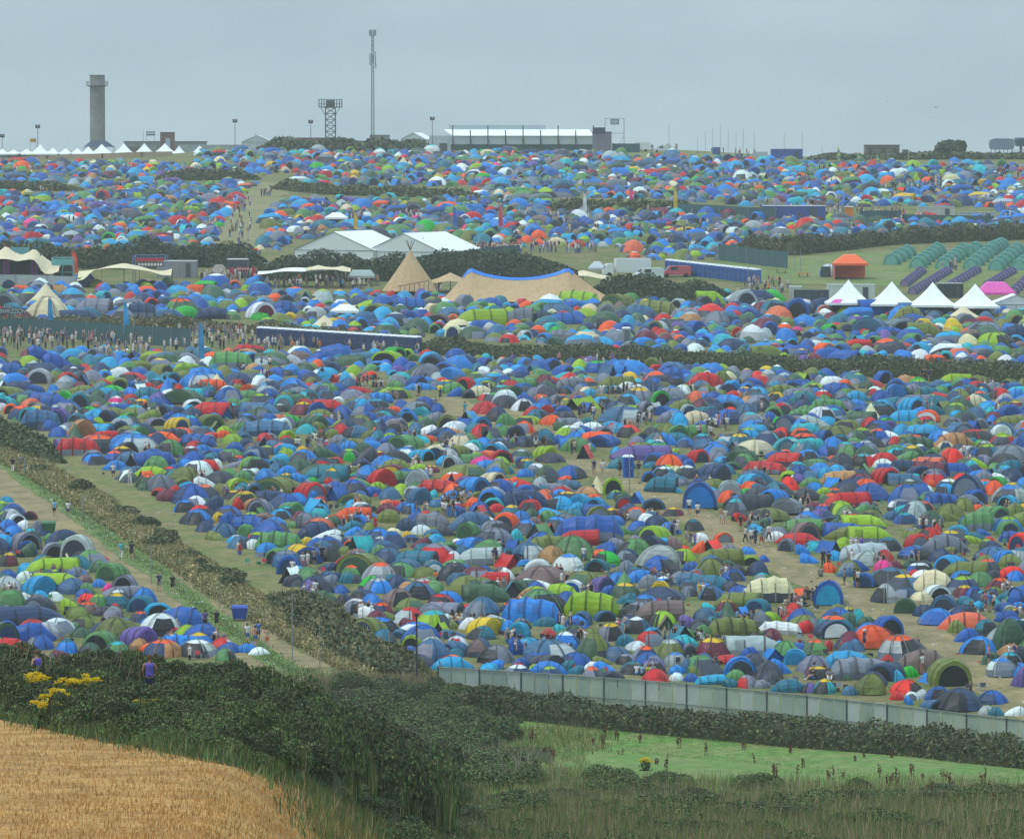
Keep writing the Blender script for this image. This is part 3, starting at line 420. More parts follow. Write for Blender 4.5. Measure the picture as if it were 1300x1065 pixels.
# ------------------------------------------------------------ place tents
WORD={'d':('dome tent','dome'),'g':('large family tent','family tent'),'t':('long tunnel tent','tunnel tent'),'u':('tunnel tent','tunnel tent'),'p':('low pop-up tent','pop-up tent'),'y':('pyramid tent','pyramid tent'),'a':('ridge tent','ridge tent')}
KNAME={'d':'dome_tent','g':'family_tent','t':'tunnel_tent','u':'tunnel_tent','p':'pop_up_tent','y':'pyramid_tent','a':'ridge_tent'}
TENTS=[]
for (x0,y0),txt in CROPS.items():
    for row in txt.split('|'):
        q=row.split(); T=q[4]; c1=q[5]; c2=q[6] if len(q)>6 else None
        px=x0+int(q[0])/S5; by=y0+int(q[1])/S5; w=int(q[2])/S5; h=int(q[3])/S5
        if any(abs(t['px']-px)<10 and abs(t['by']-by)<7 and (t['c']==c1 or abs(t['w']-w)<8) for t in TENTS): continue
        p=gp(px,by); pxm=F/p.y
        if T in 'gd' and w/pxm>7.5: w=7.5*pxm
        sx,sy,sz=dims(T,w,h,p.y,pxm,0)
        r=rnd.random
        if T in 'dgy': yaw=rnd.uniform(-1.5,1.5)
        elif T=='t': yaw=rnd.uniform(-.3,.3)+(pi if r()<.4 else 0)
        elif T=='p': yaw=rnd.uniform(-.5,.5)+(pi if r()<.5 else 0)
        elif T=='u': yaw=pi/2+rnd.uniform(-.55,.45)
        else: yaw=pi/2+rnd.uniform(-.7,.7)
        dep=.42*(sx if T=='u' else sy)
        y=p.y+dep; x=p.x/p.y*y
        acc=c2; cap=door=None
        if acc:
            if T in 'dg' and acc in('ye','or','lm','te','bl','tq','em','mr'): cap=acc
            else: door=acc
        if not door: door={'wh':'gy','lg':'dk','gy':'dk','dk':'lg','nv':'gy','rb':'nv','bl':'rb','ol':'dg','gr':'dg','dg':'dk','or':'gy','tn':'br'}.get(c1,'bk') if r()<.5 else ('bk' if r()<.5 else c1)
        TENTS.append(dict(px=px,by=by,w=w,h=h,T=T,c=c1,acc=c2,door=door,cap=cap or c1,x=x,y=y,sx=sx,sy=sy,sz=sz,yaw=yaw,A=w*h,pi=rnd.randrange(15)))
def inband(px,py):
    """photo-pixel places where no random tent may stand"""
    def lne(pts):
        if px<=pts[0][0]: return pts[0][1]
        for a,b in zip(pts[:-1],pts[1:]):
            if px<=b[0]: return a[1]+(b[1]-a[1])*(px-a[0])/(b[0]-a[0])
        return pts[-1][1]
    def seg(pts,hw):
        for a,b in zip(pts[:-1],pts[1:]):
            ax,ay=a; dx,dy=b[0]-ax,b[1]-ay; t=max(0,min(1,((px-ax)*dx+(py-ay)*dy)/(dx*dx+dy*dy+1e-9)))
            if abs(px-ax-t*dx)<hw and abs(py-ay-t*dy)<hw*.45: return True
        return False
    if px<250 and py<207: return True
    if px>=250 and px<820 and py<191: return True
    if px>=800 and py<lne([(800,199),(965,203),(1040,208),(1300,211)]): return True
    if px<330 and py>634 and py>lne([(-80,600),(0,640),(60,674),(110,702),(165,747),(235,792),(330,828)])+3: return py>838
    if px<105 and 236<py<245: return True
    if 195<px<330 and 223<py<232: return True
    if 350<px<605 and 237<py<254: return True
    if 700<px<1195 and abs(py-lne([(700,257),(860,262),(950,270),(1195,270)]))<7: return True
    if 1195<px<1265 and 265<py<279: return True
    if px<332 and 322<py<362: return True
    if 332<=px<570 and 318<py<374: return True
    if 365<px<610 and 305<py<334: return True
    if 570<=px<800 and 315<py<384: return True
    if 800<=px<1000 and 330<py<372: return True
    if 930<px<=1400 and py>lne([(930,316),(1000,314),(1080,305),(1300,296)]) and py<lne([(930,372),(1000,385),(1300,396)]): return True
    if px<330 and 406<py<449 or 330<=px<545 and 423+(px-330)*.06<py<452: return True
    if px>=530 and lne([(530,424),(650,436),(800,446),(970,456),(1300,466)])<py<lne([(530,449),(650,459),(800,466),(970,472),(1100,480),(1300,492)]): return True
    if py>lne([(-80,505),(0,520),(110,585),(215,645),(330,725),(430,785),(520,845),(570,853),(700,868),(1000,893),(1300,925),(1400,935)]): return True
    if seg(TRACK,42) and py>575: return True
    if seg(UTRACK,24): return True
    if seg([(533,506),(600,520),(650,535),(690,552)],26): return True
    return False
GRID={}
for t in TENTS: GRID.setdefault((int(t['x']//8),int(t['y']//8)),[]).append(t)
def clash(x,y,m=.35):
    for i in(-1,0,1):
        for j in (-1,0,1):
            for t in GRID.get((int(x//8)+i,int(y//8)+j),()):
                if abs(t['x']-x)<t['sx']*.5+m and abs(t['y']-y)<max(t['sy'],t['sx']*.6)*.5+m+.1: return True
    return False
PALW=dict(rb=19,nv=9,bl=13,sk=8.5,te=8,sb=7,tq=3.5,gr=8.5,ol=8.5,dg=8,lm=3.5,em=1,gy=6,dk=4,lg=3.5,wh=4,rd=6.5,mr=2.5,ro=1,**{'or':3},tn=1,br=2,pu=1.3,cr=1.5,ye=1,lv=2.5,pk=.3,sa=.6)
PK=list(PALW); PW=[PALW[k] for k in PK]
FILL=[]
def projpx(x,y,z):
    # inverse of ray()
    yc=y*CT-z*ST; b=(y*ST+z*CT)/yc; return 650+F*x/yc, 532.5-F*b
D=374.0; row=0
while D<1172:
    s=2.35 if D<640 else 2.45
    x=-.12*D; 
    while x<.12*D:
        xx=x+rnd.uniform(-.8,.8); yy=D+rnd.uniform(-2.0,2.0); x+=s*rnd.uniform(.8,1.25)
        z=ter(xx,yy); px,py=projpx(xx,yy,z)
        if inband(px,py) or clash(xx,yy) or any(n_ and abs(px-cx_)<sx_+9 and abs(py-cy_)<sy_+3 for cx_,cy_,n_,sx_,sy_,_a,_b in CLU): continue
        T=rnd.choices('dptugay',[50,20,9,12,5,3,.4])[0]
        near=D<650
        W={'d':rnd.uniform(2.0,3.6),'p':rnd.uniform(1.9,2.9),'t':rnd.uniform(3.2,5.8),'u':rnd.uniform(2.0,3.2),'g':rnd.uniform(3.8,5.6),'a':rnd.uniform(1.8,2.8),'y':rnd.uniform(3,4)}[T]
        W*=.9
        if near and T in 'gy': W=min(W,3.3)
        hgt={'d':.46,'p':.42,'t':.36,'u':.62,'g':.46,'a':.62,'y':.75}[T]*W*rnd.uniform(.86,1.14); hgt=min(hgt,2.3)
        c=rnd.choices(PK,PW)[0]; sx=W;sy=W*rnd.uniform(.7,.95)
        if T=='t': sy=max(1.8,W*.5)
        if T=='u': sx=W*1.35; sy=W*.95
        yaw=rnd.uniform(0,2*pi) if T in 'dgyp' else (rnd.uniform(-.5,.5)+(pi if rnd.random()<.5 else 0) if T=='t' else pi/2+rnd.uniform(-.8,.8))
        if T in 'dg': yaw=rnd.uniform(-1.9,1.9)
        r=rnd.random()
        door=c if r<.25 else rnd.choice(['dk','nv','gy','bk','bk','dk'])
        cap=c
        if T in 'dg' and rnd.random()<.22: cap=rnd.choice(['ye','lm','wh','lg','or','te','gy','tq'])
        t=dict(x=xx,y=yy,sx=sx,sy=sy,sz=hgt,yaw=yaw,T=T,c=c,door=door,cap=cap,pi=rnd.randrange(15),A=0,px=px,by=py,acc=None,w=0,h=0)
        FILL.append(t); GRID.setdefault((int(xx//8),int(yy//8)),[]).append(t)
    D+= (3.0 if D<640 else 3.4+(D-640)/530*4.5)
TENTS.sort(key=lambda t:-t['A'])
IND=TENTS[:300]; REST=TENTS[300:]+FILL
print('tents traced',len(TENTS),'filler',len(FILL))
def shade(c,k): return tuple(min(1,v*k) for v in c)
def jit(c,a=.12):
    k=rnd.uniform(1-a,1+a); return tuple(min(.9,max(.004,v*k*rnd.uniform(1-a*.5,1+a*.5))) for v in c)
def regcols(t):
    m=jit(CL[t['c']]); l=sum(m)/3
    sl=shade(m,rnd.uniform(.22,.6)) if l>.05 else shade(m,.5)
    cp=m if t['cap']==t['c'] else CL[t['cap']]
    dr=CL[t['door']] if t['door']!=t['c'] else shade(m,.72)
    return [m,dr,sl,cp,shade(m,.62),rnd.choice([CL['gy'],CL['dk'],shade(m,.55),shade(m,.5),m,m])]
# the mass of further tents, one object
def build_rest():
    acc={3:[[],[],[],0],4:[[],[],[],0]}; 
    for t in REST:
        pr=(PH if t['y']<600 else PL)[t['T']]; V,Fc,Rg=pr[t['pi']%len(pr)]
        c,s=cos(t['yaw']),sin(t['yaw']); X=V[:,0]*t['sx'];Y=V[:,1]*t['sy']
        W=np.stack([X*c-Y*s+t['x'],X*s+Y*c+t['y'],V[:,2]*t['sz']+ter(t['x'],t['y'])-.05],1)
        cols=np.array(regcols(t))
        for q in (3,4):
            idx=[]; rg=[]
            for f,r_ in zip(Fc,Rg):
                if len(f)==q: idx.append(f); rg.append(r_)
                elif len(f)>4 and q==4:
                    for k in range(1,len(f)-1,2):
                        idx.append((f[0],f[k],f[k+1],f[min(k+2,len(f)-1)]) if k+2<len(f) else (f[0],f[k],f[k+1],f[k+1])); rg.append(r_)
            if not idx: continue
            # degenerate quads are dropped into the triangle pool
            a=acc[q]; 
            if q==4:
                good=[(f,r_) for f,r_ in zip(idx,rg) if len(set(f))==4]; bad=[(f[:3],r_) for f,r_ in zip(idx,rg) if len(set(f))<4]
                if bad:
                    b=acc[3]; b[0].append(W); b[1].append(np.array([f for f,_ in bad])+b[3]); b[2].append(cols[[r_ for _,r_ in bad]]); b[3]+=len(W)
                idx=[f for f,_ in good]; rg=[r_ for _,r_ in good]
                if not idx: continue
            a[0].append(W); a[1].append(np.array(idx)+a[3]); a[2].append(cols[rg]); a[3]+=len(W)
    V4,F4,C4=[np.concatenate(x) for x in acc[4][:3]]; V3,F3,C3=[np.concatenate(x) for x in acc[3][:3]]
    # one mesh: quads then triangles
    me=bpy.data.meshes.new('distant_tents'); V=np.concatenate([V4,V3]); F3=F3+len(V4)
    me.vertices.add(len(V)); me.vertices.foreach_set('co',V.astype(np.float32).ravel())
    li=np.concatenate([F4.ravel(),F3.ravel()]).astype(np.int32); me.loops.add(len(li)); me.loops.foreach_set('vertex_index',li)
    ls=np.concatenate([np.arange(len(F4))*4,len(F4)*4+np.arange(len(F3))*3]).astype(np.int32)
    me.polygons.add(len(ls)); me.polygons.foreach_set('loop_start',ls); me.update(calc_edges=True)
    C=np.concatenate([C4,C3]); at_=me.attributes.new('col','FLOAT_COLOR','FACE')
    at_.data.foreach_set('color',np.concatenate([C,np.ones((len(C),1))],1).astype(np.float32).ravel())
    me.materials.append(FABV); o=obj('tents',me); tag(o,'mass of many coloured small tents packed over the hillside',kind='stuff')
    tag(o,cat='tents')
build_rest()
# individual tents
MC={}
PNAME={0:'flysheet',1:'door',2:'pole_sleeves',3:'roof_vent',4:'windows',5:'lower_panel'}
def partmesh(T,i,regs):
    k=(T,i,regs)
    if k in MC: return MC[k]
    V,Fc,Rg=PH[T][i]; mb=MB(); fs=[f for f,r_ in zip(Fc,Rg) if r_ in regs]
    if not fs: MC[k]=None; return None
    used=sorted({v for f in fs for v in f}); mp={v:j for j,v in enumerate(used)}
    mb.add([V[v] for v in used],[tuple(mp[v] for v in f) for f in fs]); me=mb.mesh(PNAME[regs[0]]+'_mesh'); me.materials.append(FAB); MC[k]=me; return me
def own(t):
    s=CO[t['c']][1]+' '+WORD[t['T']][0]
    if t['acc']: s+=' with '+CO[t['acc']][1]+(' roof' if t['T'] in 'dg' and t['cap']==t['acc'] else ' end' if t['T'] in 'tu' else ' panel')
    return s
def short(t): return CO[t['c']][1]+' '+WORD[t['T']][1]
def zone(t):
    px,by=t['px'],t['by']
    fy=855+(px-560)*.085 if px>560 else 2000
    if px>560 and by>fy-14: return 'beside the pale steel fence'
    if px<350 and by>600+ (px)*.62: return 'in the camp left of the hedge'
    for a,b in zip(TRACK[:-1],TRACK[1:]):
        if a[0]<=px<=b[0]:
            yy=a[1]+(b[1]-a[1])*(px-a[0])/(b[0]-a[0])
            if abs(by-yy)<34: return 'beside the dirt track'
    return ''
EXT=IND+TENTS[300:520]
def nb(t,dx,dy):
    best=None
    for o in EXT:
        if o is t: continue
        X=o['px']-t['px']; Y=(o['by']-t['by'])*1.6
        if dx and (X*dx<=0 or abs(Y)>abs(X)*.9): continue
        if dy and (Y*dy<=0 or abs(X)>abs(Y)*.9): continue
        d=X*X+Y*Y
        if best is None or d<best[0]: best=(d,o)
    return short(best[1]) if best and best[0]<90**2 else None
used=set()
def wc(s): return len(s.split())
def mklabel(t):
    o=own(t); z=zone(t); L_,R_,U,B=nb(t,-1,0),nb(t,1,0),nb(t,0,-1),nb(t,0,1)
    c=[]
    if z: c.append(o+' '+z)
    if L_ and R_: c.append(f'{o} between {L_} and {R_}')
    if z and L_: c.append(f'{o} {z} right of {L_}')
    if z and R_: c.append(f'{o} {z} left of {R_}')
    if B: c.append(f'{o} behind {B}')
    if U: c.append(f'{o} in front of {U}')
    if B and L_: c.append(f'{o} behind {B} right of {L_}')
    if U and R_: c.append(f'{o} in front of {U} left of {R_}')
    if U and B: c.append(f'{o} between {U} and {B}')
    if L_: c.append(f'{o} just right of {L_}')
    if R_: c.append(f'{o} just left of {R_}')
    col='far left' if t['px']<260 else 'left' if t['px']<520 else 'middle' if t['px']<780 else 'right' if t['px']<1040 else 'far right'
    c+= [f'{o} near the {col} of the view'+ (' above '+B if B else '')]
    for s in c:
        if wc(s)<=16 and s not in used: used.add(s); return s
    h='upper' if t['by']<560 else 'lower'
    s=f'{o} at {h} {col} of the camp'
    k=s; n=2
    for w_ in ('','slightly tilted','with taut sides','with sagging sides'):
        k=s if not w_ else f'{o} {w_} at {h} {col} of the camp'
        if k not in used: break
    used.add(k); return k
def build_ind():
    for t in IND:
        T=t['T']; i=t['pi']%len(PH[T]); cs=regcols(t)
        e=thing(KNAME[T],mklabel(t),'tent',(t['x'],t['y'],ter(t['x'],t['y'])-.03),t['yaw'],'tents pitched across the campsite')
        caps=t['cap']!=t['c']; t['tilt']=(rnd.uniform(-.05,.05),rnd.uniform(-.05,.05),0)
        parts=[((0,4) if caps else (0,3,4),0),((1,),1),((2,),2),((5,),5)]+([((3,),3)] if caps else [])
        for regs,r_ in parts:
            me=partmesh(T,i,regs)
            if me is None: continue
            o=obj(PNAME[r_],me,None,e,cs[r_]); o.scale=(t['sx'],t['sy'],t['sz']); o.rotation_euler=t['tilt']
build_ind()
# ------------------------------------------------------------ people (skin-grown bodies, shared between copies)
def skin(name,verts,edges,rad,root=0,sub=1):
    me=bpy.data.meshes.new(name); me.from_pydata([Vector(v) for v in verts],edges,[]); me.update()
    o=bpy.data.objects.new(name,me); COL.objects.link(o)
    s=o.modifiers.new('s','SKIN'); s.use_smooth_shade=True
    for i,r in enumerate(rad):
        d=me.skin_vertices[0].data[i]; d.radius=(r,r) if not isinstance(r,tuple) else r; d.use_root=(i==root)
    if sub: 
        u=o.modifiers.new('u','SUBSURF'); u.levels=sub
    dg=bpy.context.evaluated_depsgraph_get(); out=bpy.data.meshes.new_from_object(o.evaluated_get(dg)); out.name=name
    bpy.data.objects.remove(o); return out
def pose_points(kind):
    """joint positions, facing -Y, feet at z=0"""
    P={}
    if kind=='sit':
        P=dict(pelvis=(0,0,.14),waist=(0,.03,.32),chest=(0,.0,.52),neck=(0,-.02,.68),head=(0,-.03,.80),crown=(0,-.02,.90))
        for s,n in ((-1,'l'),(1,'r')):
            P['hip'+n]=(s*.10,0,.13);P['knee'+n]=(s*.17,-.36,.36);P['ank'+n]=(s*.12,-.60,.07);P['toe'+n]=(s*.13,-.76,.04)
            P['sh'+n]=(s*.19,0,.62);P['elb'+n]=(s*.25,-.10,.38);P['wr'+n]=(s*.14,-.31,.40);P['hd'+n]=(s*.10,-.37,.40)
        return P
    w=.22 if kind=='walk' else .03
    P=dict(pelvis=(0,0,.92),waist=(0,0,1.08),chest=(0,0,1.28),neck=(0,0,1.46),head=(0,-.01,1.58),crown=(0,0,1.69))
    for s,n in ((-1,'l'),(1,'r')):
        f=s*w
        P['hip'+n]=(s*.09,0,.88);P['knee'+n]=(s*.10,-f*.7-.03,.48);P['ank'+n]=(s*.10,-f+.04*(1 if f<0 else 0),.09 if f>=0 else .12);P['toe'+n]=(s*.12,-f-.15,.03)
        P['sh'+n]=(s*.185,0,1.40)
        if kind=='arms' and s>0: P['elb'+n]=(s*.27,-.12,1.20);P['wr'+n]=(s*.16,-.30,1.34);P['hd'+n]=(s*.12,-.34,1.40)
        elif kind=='down': P['elb'+n]=(s*.25,-.03,1.13);P['wr'+n]=(s*.22,-.2,.95);P['hd'+n]=(s*.2,-.25,.90)
        else: P['elb'+n]=(s*.24,f*.45+.02,1.12);P['wr'+n]=(s*.25,f*.9-.06,.88);P['hd'+n]=(s*.25,f*.95-.08,.80)
    return P
def make_person(kind):
    P=pose_points(kind); vs=[];es=[];rs=[];ix={}
    def v(k,p,r): ix[k]=len(vs); vs.append(p); rs.append(r); return ix[k]
    for k,r in (('pelvis',(.12,.095)),('waist',(.11,.082)),('chest',(.14,.10)),('neck',.055),('head',.095),('crown',.075)): v(k,P[k],r)
    for a,b in (('pelvis','waist'),('waist','chest'),('chest','neck'),('neck','head'),('head','crown')): es.append((ix[a],ix[b]))
    for n in 'lr':
        for k,r in (('hip',.085),('knee',.055),('ank',.036),('toe',.03),('sh',.06),('elb',.038),('wr',.025),('hd',.034)): v(k+n,P[k+n],r)
        for a,b in (('pelvis','hip'+n),('hip'+n,'knee'+n),('knee'+n,'ank'+n),('ank'+n,'toe'+n),('chest','sh'+n),('sh'+n,'elb'+n),('elb'+n,'wr'+n),('wr'+n,'hd'+n)): es.append((ix[a],ix[b]))
    # nose, and five fingers on each hand
    h=Vector(P['head']); v('nose',h+Vector((0,-.105,-.01)),.016); es.append((ix['head'],ix['nose']))
    body=skin('body_mesh',vs,es,rs)
    fm=MB()
    for n,s in (('l',-1),('r',1)):
        w=Vector(P['wr'+n]); hd=Vector(P['hd'+n]); d=(hd-w).normalized(); side=d.cross(Vector((s*1.0,0,0)))
        side=side.normalized() if side.length>.1 else Vector((0,1,0)); pal=Vector((-s,0,0))
        for i,(o_,L) in enumerate(((-.028,.075),(-.010,.085),(.010,.08),(.028,.062))):
            b=hd+side*o_+d*.02; fm.tube([b,b+d*L*.5,b+d*L*.85+pal*L*.3],[.009,.008,.006],5)
        b=w+(hd-w)*.5-side*.03; fm.tube([b,b-side*.028+d*.02,b-side*.03+d*.05+pal*.012],[.010,.009,.007],5)
    fingers=fm
    cl={}
    vv=Vector
    # shirt
    P_=P; S=[];E=[];RR=[]
    S=[P['pelvis'],P['waist'],P['chest'],tuple(vv(P['chest']).lerp(vv(P['neck']),.5)),P['shl'],tuple(vv(P['shl']).lerp(vv(P['elbl']),.6)),P['shr'],tuple(vv(P['shr']).lerp(vv(P['elbr']),.6))]
    E=[(0,1),(1,2),(2,3),(3,4),(4,5),(3,6),(6,7)]; RR=[(.165,.14),(.155,.135),(.185,.16),.13,.085,.066,.085,.066]
    cl['shirt']=skin('shirt_mesh',S,E,RR,1)
    S=[P['pelvis'],P['waist'],P['chest'],tuple(vv(P['chest']).lerp(vv(P['neck']),.62)),tuple(vv(P['chest']).lerp(vv(P['shl']),.75)),tuple(vv(P['chest']).lerp(vv(P['shr']),.75))]
    cl['vest']=skin('vest_mesh',S,[(0,1),(1,2),(2,3),(3,4),(3,5)],[(.165,.14),(.155,.135),(.185,.165),.115,.07,.07],1)
    S=[tuple(vv(P['pelvis'])+vv((0,0,.05))),P['hipl'],tuple(vv(P['hipl']).lerp(vv(P['kneel']),.85)),P['hipr'],tuple(vv(P['hipr']).lerp(vv(P['kneer']),.85))]
    cl['shorts']=skin('shorts_mesh',S,[(0,1),(1,2),(0,3),(3,4)],[(.155,.125),.105,.078,.105,.078],0)
    S=[tuple(vv(P['pelvis'])+vv((0,0,.05))),P['hipl'],tuple(vv(P['kneel'])),tuple(vv(P['ankl'])+vv((0,0,.03))),P['hipr'],P['kneer'],tuple(vv(P['ankr'])+vv((0,0,.03)))]
    cl['trousers']=skin('trousers_mesh',S,[(0,1),(1,2),(2,3),(0,4),(4,5),(5,6)],[(.155,.125),.105,.072,.056,.105,.072,.056],0)
    hb=MB(); c=vv(P['head'])+vv((0,.012,.035))
    for lon in (0,): pass
    n,m=12,6; vs=[];fs=[]
    for i in range(m):
        a=pi/2*i/(m-1)*1.18-.28
        for k in range(n):
            t=2*pi*k/n; front=max(0,-sin(t)); z=sin(a)
            if i==0: z+=.55*front
            vs.append((c.x+.108*cos(a)*cos(t),c.y+.118*cos(a)*sin(t),c.z+.125*z))
    vs.append((c.x,c.y,c.z+.13))
    for i in range(m-1):
        for k in range(n): fs.append((i*n+k,i*n+(k+1)%n,(i+1)*n+(k+1)%n,(i+1)*n+k))
    for k in range(n): fs.append(((m-1)*n+k,(m-1)*n+(k+1)%n,len(vs)-1))
    hb.add(vs,fs); cl['hair']=hb.mesh('hair_mesh',True)
    hc=MB(); 
    hc.tube([c+vv((0,.0,.02)),c+vv((0,.05,-.1)),c+vv((0,.09,-.25)),c+vv((0,.09,-.36))],[.112,.12,.10,.05],10)
    cl['long_hair']=hc.mesh('long_hair_mesh',True)
    hh=MB(); hh.tube([c+vv((0,0,.02)),c+vv((0,0,.025))],[.2,.2],14); hh.tube([c+vv((0,0,.02)),c+vv((0,0,.12))],[.118,.10],12); cl['hat']=hh.mesh('hat_mesh')
    sh=MB()
    for n_ in 'lr':
        a=vv(P['ank'+n_]); t=vv(P['toe'+n_]); sh.tube([a+vv((0,.04,-.045)),a.lerp(t,.5)+vv((0,0,-.01)),t+vv((0,-.02,.005))],[.04,.047,.03],8)
    cl['shoes']=sh.mesh('shoes_mesh',True)
    # fingers live inside the body mesh
    import bmesh
    bm=bmesh.new(); bm.from_mesh(body); fmsh=fingers.mesh('f'); bm.from_mesh(fmsh); bm.to_mesh(body); bm.free()
    body.polygons.foreach_set('use_smooth',[True]*len(body.polygons)); cl['body']=body
    for k in cl: cl[k].materials.append(CLOTH)
    return cl
KINDS={k:make_person(k) for k in ('stand','walk','arms','down','sit')}
SKIN=[(.50,.29,.20),(.46,.25,.17),(.38,.20,.13),(.54,.33,.24)]
SH={'white':(.72,.72,.72),'black':(.02,.02,.025),'navy':(.03,.04,.11),'light blue':(.22,.42,.66),'turquoise':(.08,.42,.52),'red':(.5,.04,.05),'grey':(.22,.23,.25),'pink':(.6,.22,.3),'yellow':(.65,.5,.06),'purple':(.10,.07,.26),'bright purple':(.14,.10,.50),'orange':(.7,.2,.04),'green':(.05,.22,.1),'cream':(.6,.55,.42),'dark':(.04,.04,.05),'blue':(.06,.16,.45)}
HAIR=[(.03,.02,.012),(.06,.035,.018),(.16,.10,.045),(.02,.015,.012),(.28,.19,.09)]
NPEOPLE=[0]; plabels={}
def person(px,py,kind='stand',top='white',bot='navy',yaw=None,lab=None,hair='short',long_leg=False,group=None,sc_=1.0,loc=None,hc=None):
    p=loc if loc is not None else gp(px,py)
    for _ in range(12):
        if not clash(p.x,p.y,-.15): break
        p=onground(p.x,p.y-.3)
    if yaw is None: yaw=rnd.uniform(0,2*pi)
    d=KINDS[kind]
    e=thing('person',lab,'person',p,yaw,group); sk=rnd.choice(SKIN); e.scale=(sc_,)*3
    obj('body',d['body'],None,e,sk)
    if top: obj('shirt',d['vest' if top=='bright purple' else 'shirt'],None,e,SH[top])
    obj('trousers' if long_leg else 'shorts',d['trousers' if long_leg else 'shorts'],None,e,SH[bot])
    h=hc or rnd.choice(HAIR); obj('hair',d['hair'],None,e,h)
    if hair=='long': obj('long_hair',d['long_hair'],None,e,h)
    if hair=='hat': obj('hat',d['hat'],None,e,SH['white'])
    obj('shoes',d['shoes'],None,e,SH['white'] if rnd.random()<.5 else SH['black'])
    NPEOPLE[0]+=1; return e
def P(*a,**k): return person(*a,**k)
B_=0; TO=pi
P(143.8,608,'stand','white','navy',TO,'person in white T-shirt and dark shorts standing on the grass strip')
P(164.7,616,'walk','white','white',.3,'person in a long white outfit and white sun hat on the grass strip',hair='hat',long_leg=True)
P(16,600,'walk','black','white',TO,'person in black top and white trousers on the verge beside the left hedge',long_leg=True)
P(26,597,'stand','grey','grey',TO,'person in grey carrying gear beside a white-trousered walker at far left')
P(69,656,'walk','light blue','black',TO,'person in light blue shirt and black shorts walking up the dirt path')
P(86.6,657,'walk','white','purple',TO,'person in white shirt and purple shorts walking up the dirt path')
P(153.5,710,'walk','turquoise','white',TO,'person in turquoise T-shirt and white trousers walking up the path',long_leg=True)
P(167,710,'walk','black','black',TO,'person all in black walking beside a turquoise-shirted person')
P(202,751,'walk','navy','grey',.1,'person in navy T-shirt and light grey shorts on the dirt path')
P(219,753,'walk','black','black',-.1,'person in black T-shirt and dark shorts on the path, hands by sides')
P(262,796,'stand','purple','black',TO,'person in dark purple top seen from behind near a white dome tent')
P(275,799,'walk','black','black',TO,'person in black T-shirt with white patch standing beside the blue bin path')
P(314,817,'stand','white','blue',TO,'person in pale shirt standing by the blue tent behind the front hedge')
P(324,820,'down',None,'blue',TO,'bare-backed person with blue shorts bending beside the verge')
P(328,814,'stand','blue','navy',TO,'person in blue T-shirt behind two bare-backed people')
P(339,822,'arms',None,'orange',TO,'bare-chested person in orange shorts standing on the grass verge')
P(372,731,'stand','white','red',TO,'person in white top and red shorts in front of an open blue tent')
P(384.5,724,'stand','white','pink',None,'person in white T-shirt, left one of a pair beside the blue tent')
P(391,723,'stand','white','white',None,'person all in white, right one of a pair beside the blue tent')
P(399,719,'arms','grey','navy',None,'person in grey shirt and navy shorts behind the pair in white')
P(409,713,'stand','black','black',None,'person in black top standing in front of a charcoal dome tent',long_leg=True)
P(401,758,'stand','white','pink',TO,'person in white top with backpack by the green dome tent')
P(427,804,'stand','black','black',TO,'person with long dark hair and black coat on the grass strip',hair='long',long_leg=True,hc=(.02,.015,.012))
P(437,806,'stand','white','black',TO,'person with long dark hair, white jumper and black trousers on the grass strip',hair='long',long_leg=True,hc=(.02,.015,.012))
P(467,673,'stand','white','black',None,'person in white top and black trousers beside a white pop-up tent',long_leg=True)
P(477,674,'stand','red','red',None,'person dressed in red beside a white pop-up tent')
P(497.5,735,'sit',None,'red',.5,'bare-chested person sitting beside the sage tunnel tent')
P(541,731,'sit',None,'navy',.4,'bare-chested person sitting left of the red cooler among blue tents')
P(554,732,'sit','orange','navy',-.4,'person in orange sitting among the blue tents')
P(578,729,'stand','grey','white',0,'person in grey with white hat in front of a long blue tunnel tent',hair='hat')
P(754,603,'walk','navy','grey',TO,'person in navy shirt and light shorts walking where the dirt track starts')
P(765.5,604,'walk','white','cream',TO,'person in white shirt and cream shorts where the dirt track starts')
P(787,604,'stand','black','navy',None,'person in black beside the blue toilet cubicle')
P(811,606,'stand','black','white',None,'person in black top and white shorts right of the blue toilet cubicle')
P(875,653,'walk','white','navy',TO,'person in white T-shirt and navy shorts, left of two on the dirt track')
P(885.6,659,'walk','white','navy',TO,'person in white T-shirt and navy shorts, right of two on the dirt track')
P(915.7,665,'walk',None,'white',TO,'bare-chested person in white shorts walking on the dirt track')
P(921,667,'walk','cream','cream',TO,'person in cream clothes walking beside a bare-chested walker')
P(940,675,'stand','black','red',None,'person in black top and red shorts at the edge of the dirt track')
P(946.6,690,'walk','white','black',None,'person in white shirt and long black trousers on the dirt track',long_leg=True)
P(954,692,'walk','white','navy',None,'person in white shirt and navy shorts in the middle of the track group')
P(959,692,'walk','navy','navy',None,'person in navy in the middle of the track group',long_leg=True)
P(967,694,'walk','grey','red',None,'person in grey top and red shorts on the dirt track')
P(976,687,'walk','white','black',None,'person in white top and black trousers nearest the white tent',long_leg=True)
P(1045,720,'stand','black','black',TO,'person in black, left of two before an orange tent',long_leg=True)
P(1052,723,'stand','black','red',TO,'person in black, right of two before an orange tent')
P(1042,732,'sit','grey','black',TO,'person in grey sitting at the track edge before the big blue tunnel tent')
P(1072,745,'stand','grey','navy',None,'person in pale grey top standing beside a slate blue pop-up tent')
P(1084,744,'stand','black','black',None,'person in black next to one in white by the blue tunnel tent')
P(1089,746,'stand','white','black',None,'person in white next to one in black by the blue tunnel tent')
P(1097,824,'stand','navy','navy',None,'person in navy with a white hat beside the big orange tent',hair='hat')
P(1169,853,'stand','white','pink',None,'person in white top and pink shorts left of the big olive tunnel tent')
P(1253.6,842,'stand','pink','navy',None,'person in pink top left of the white and blue tent')
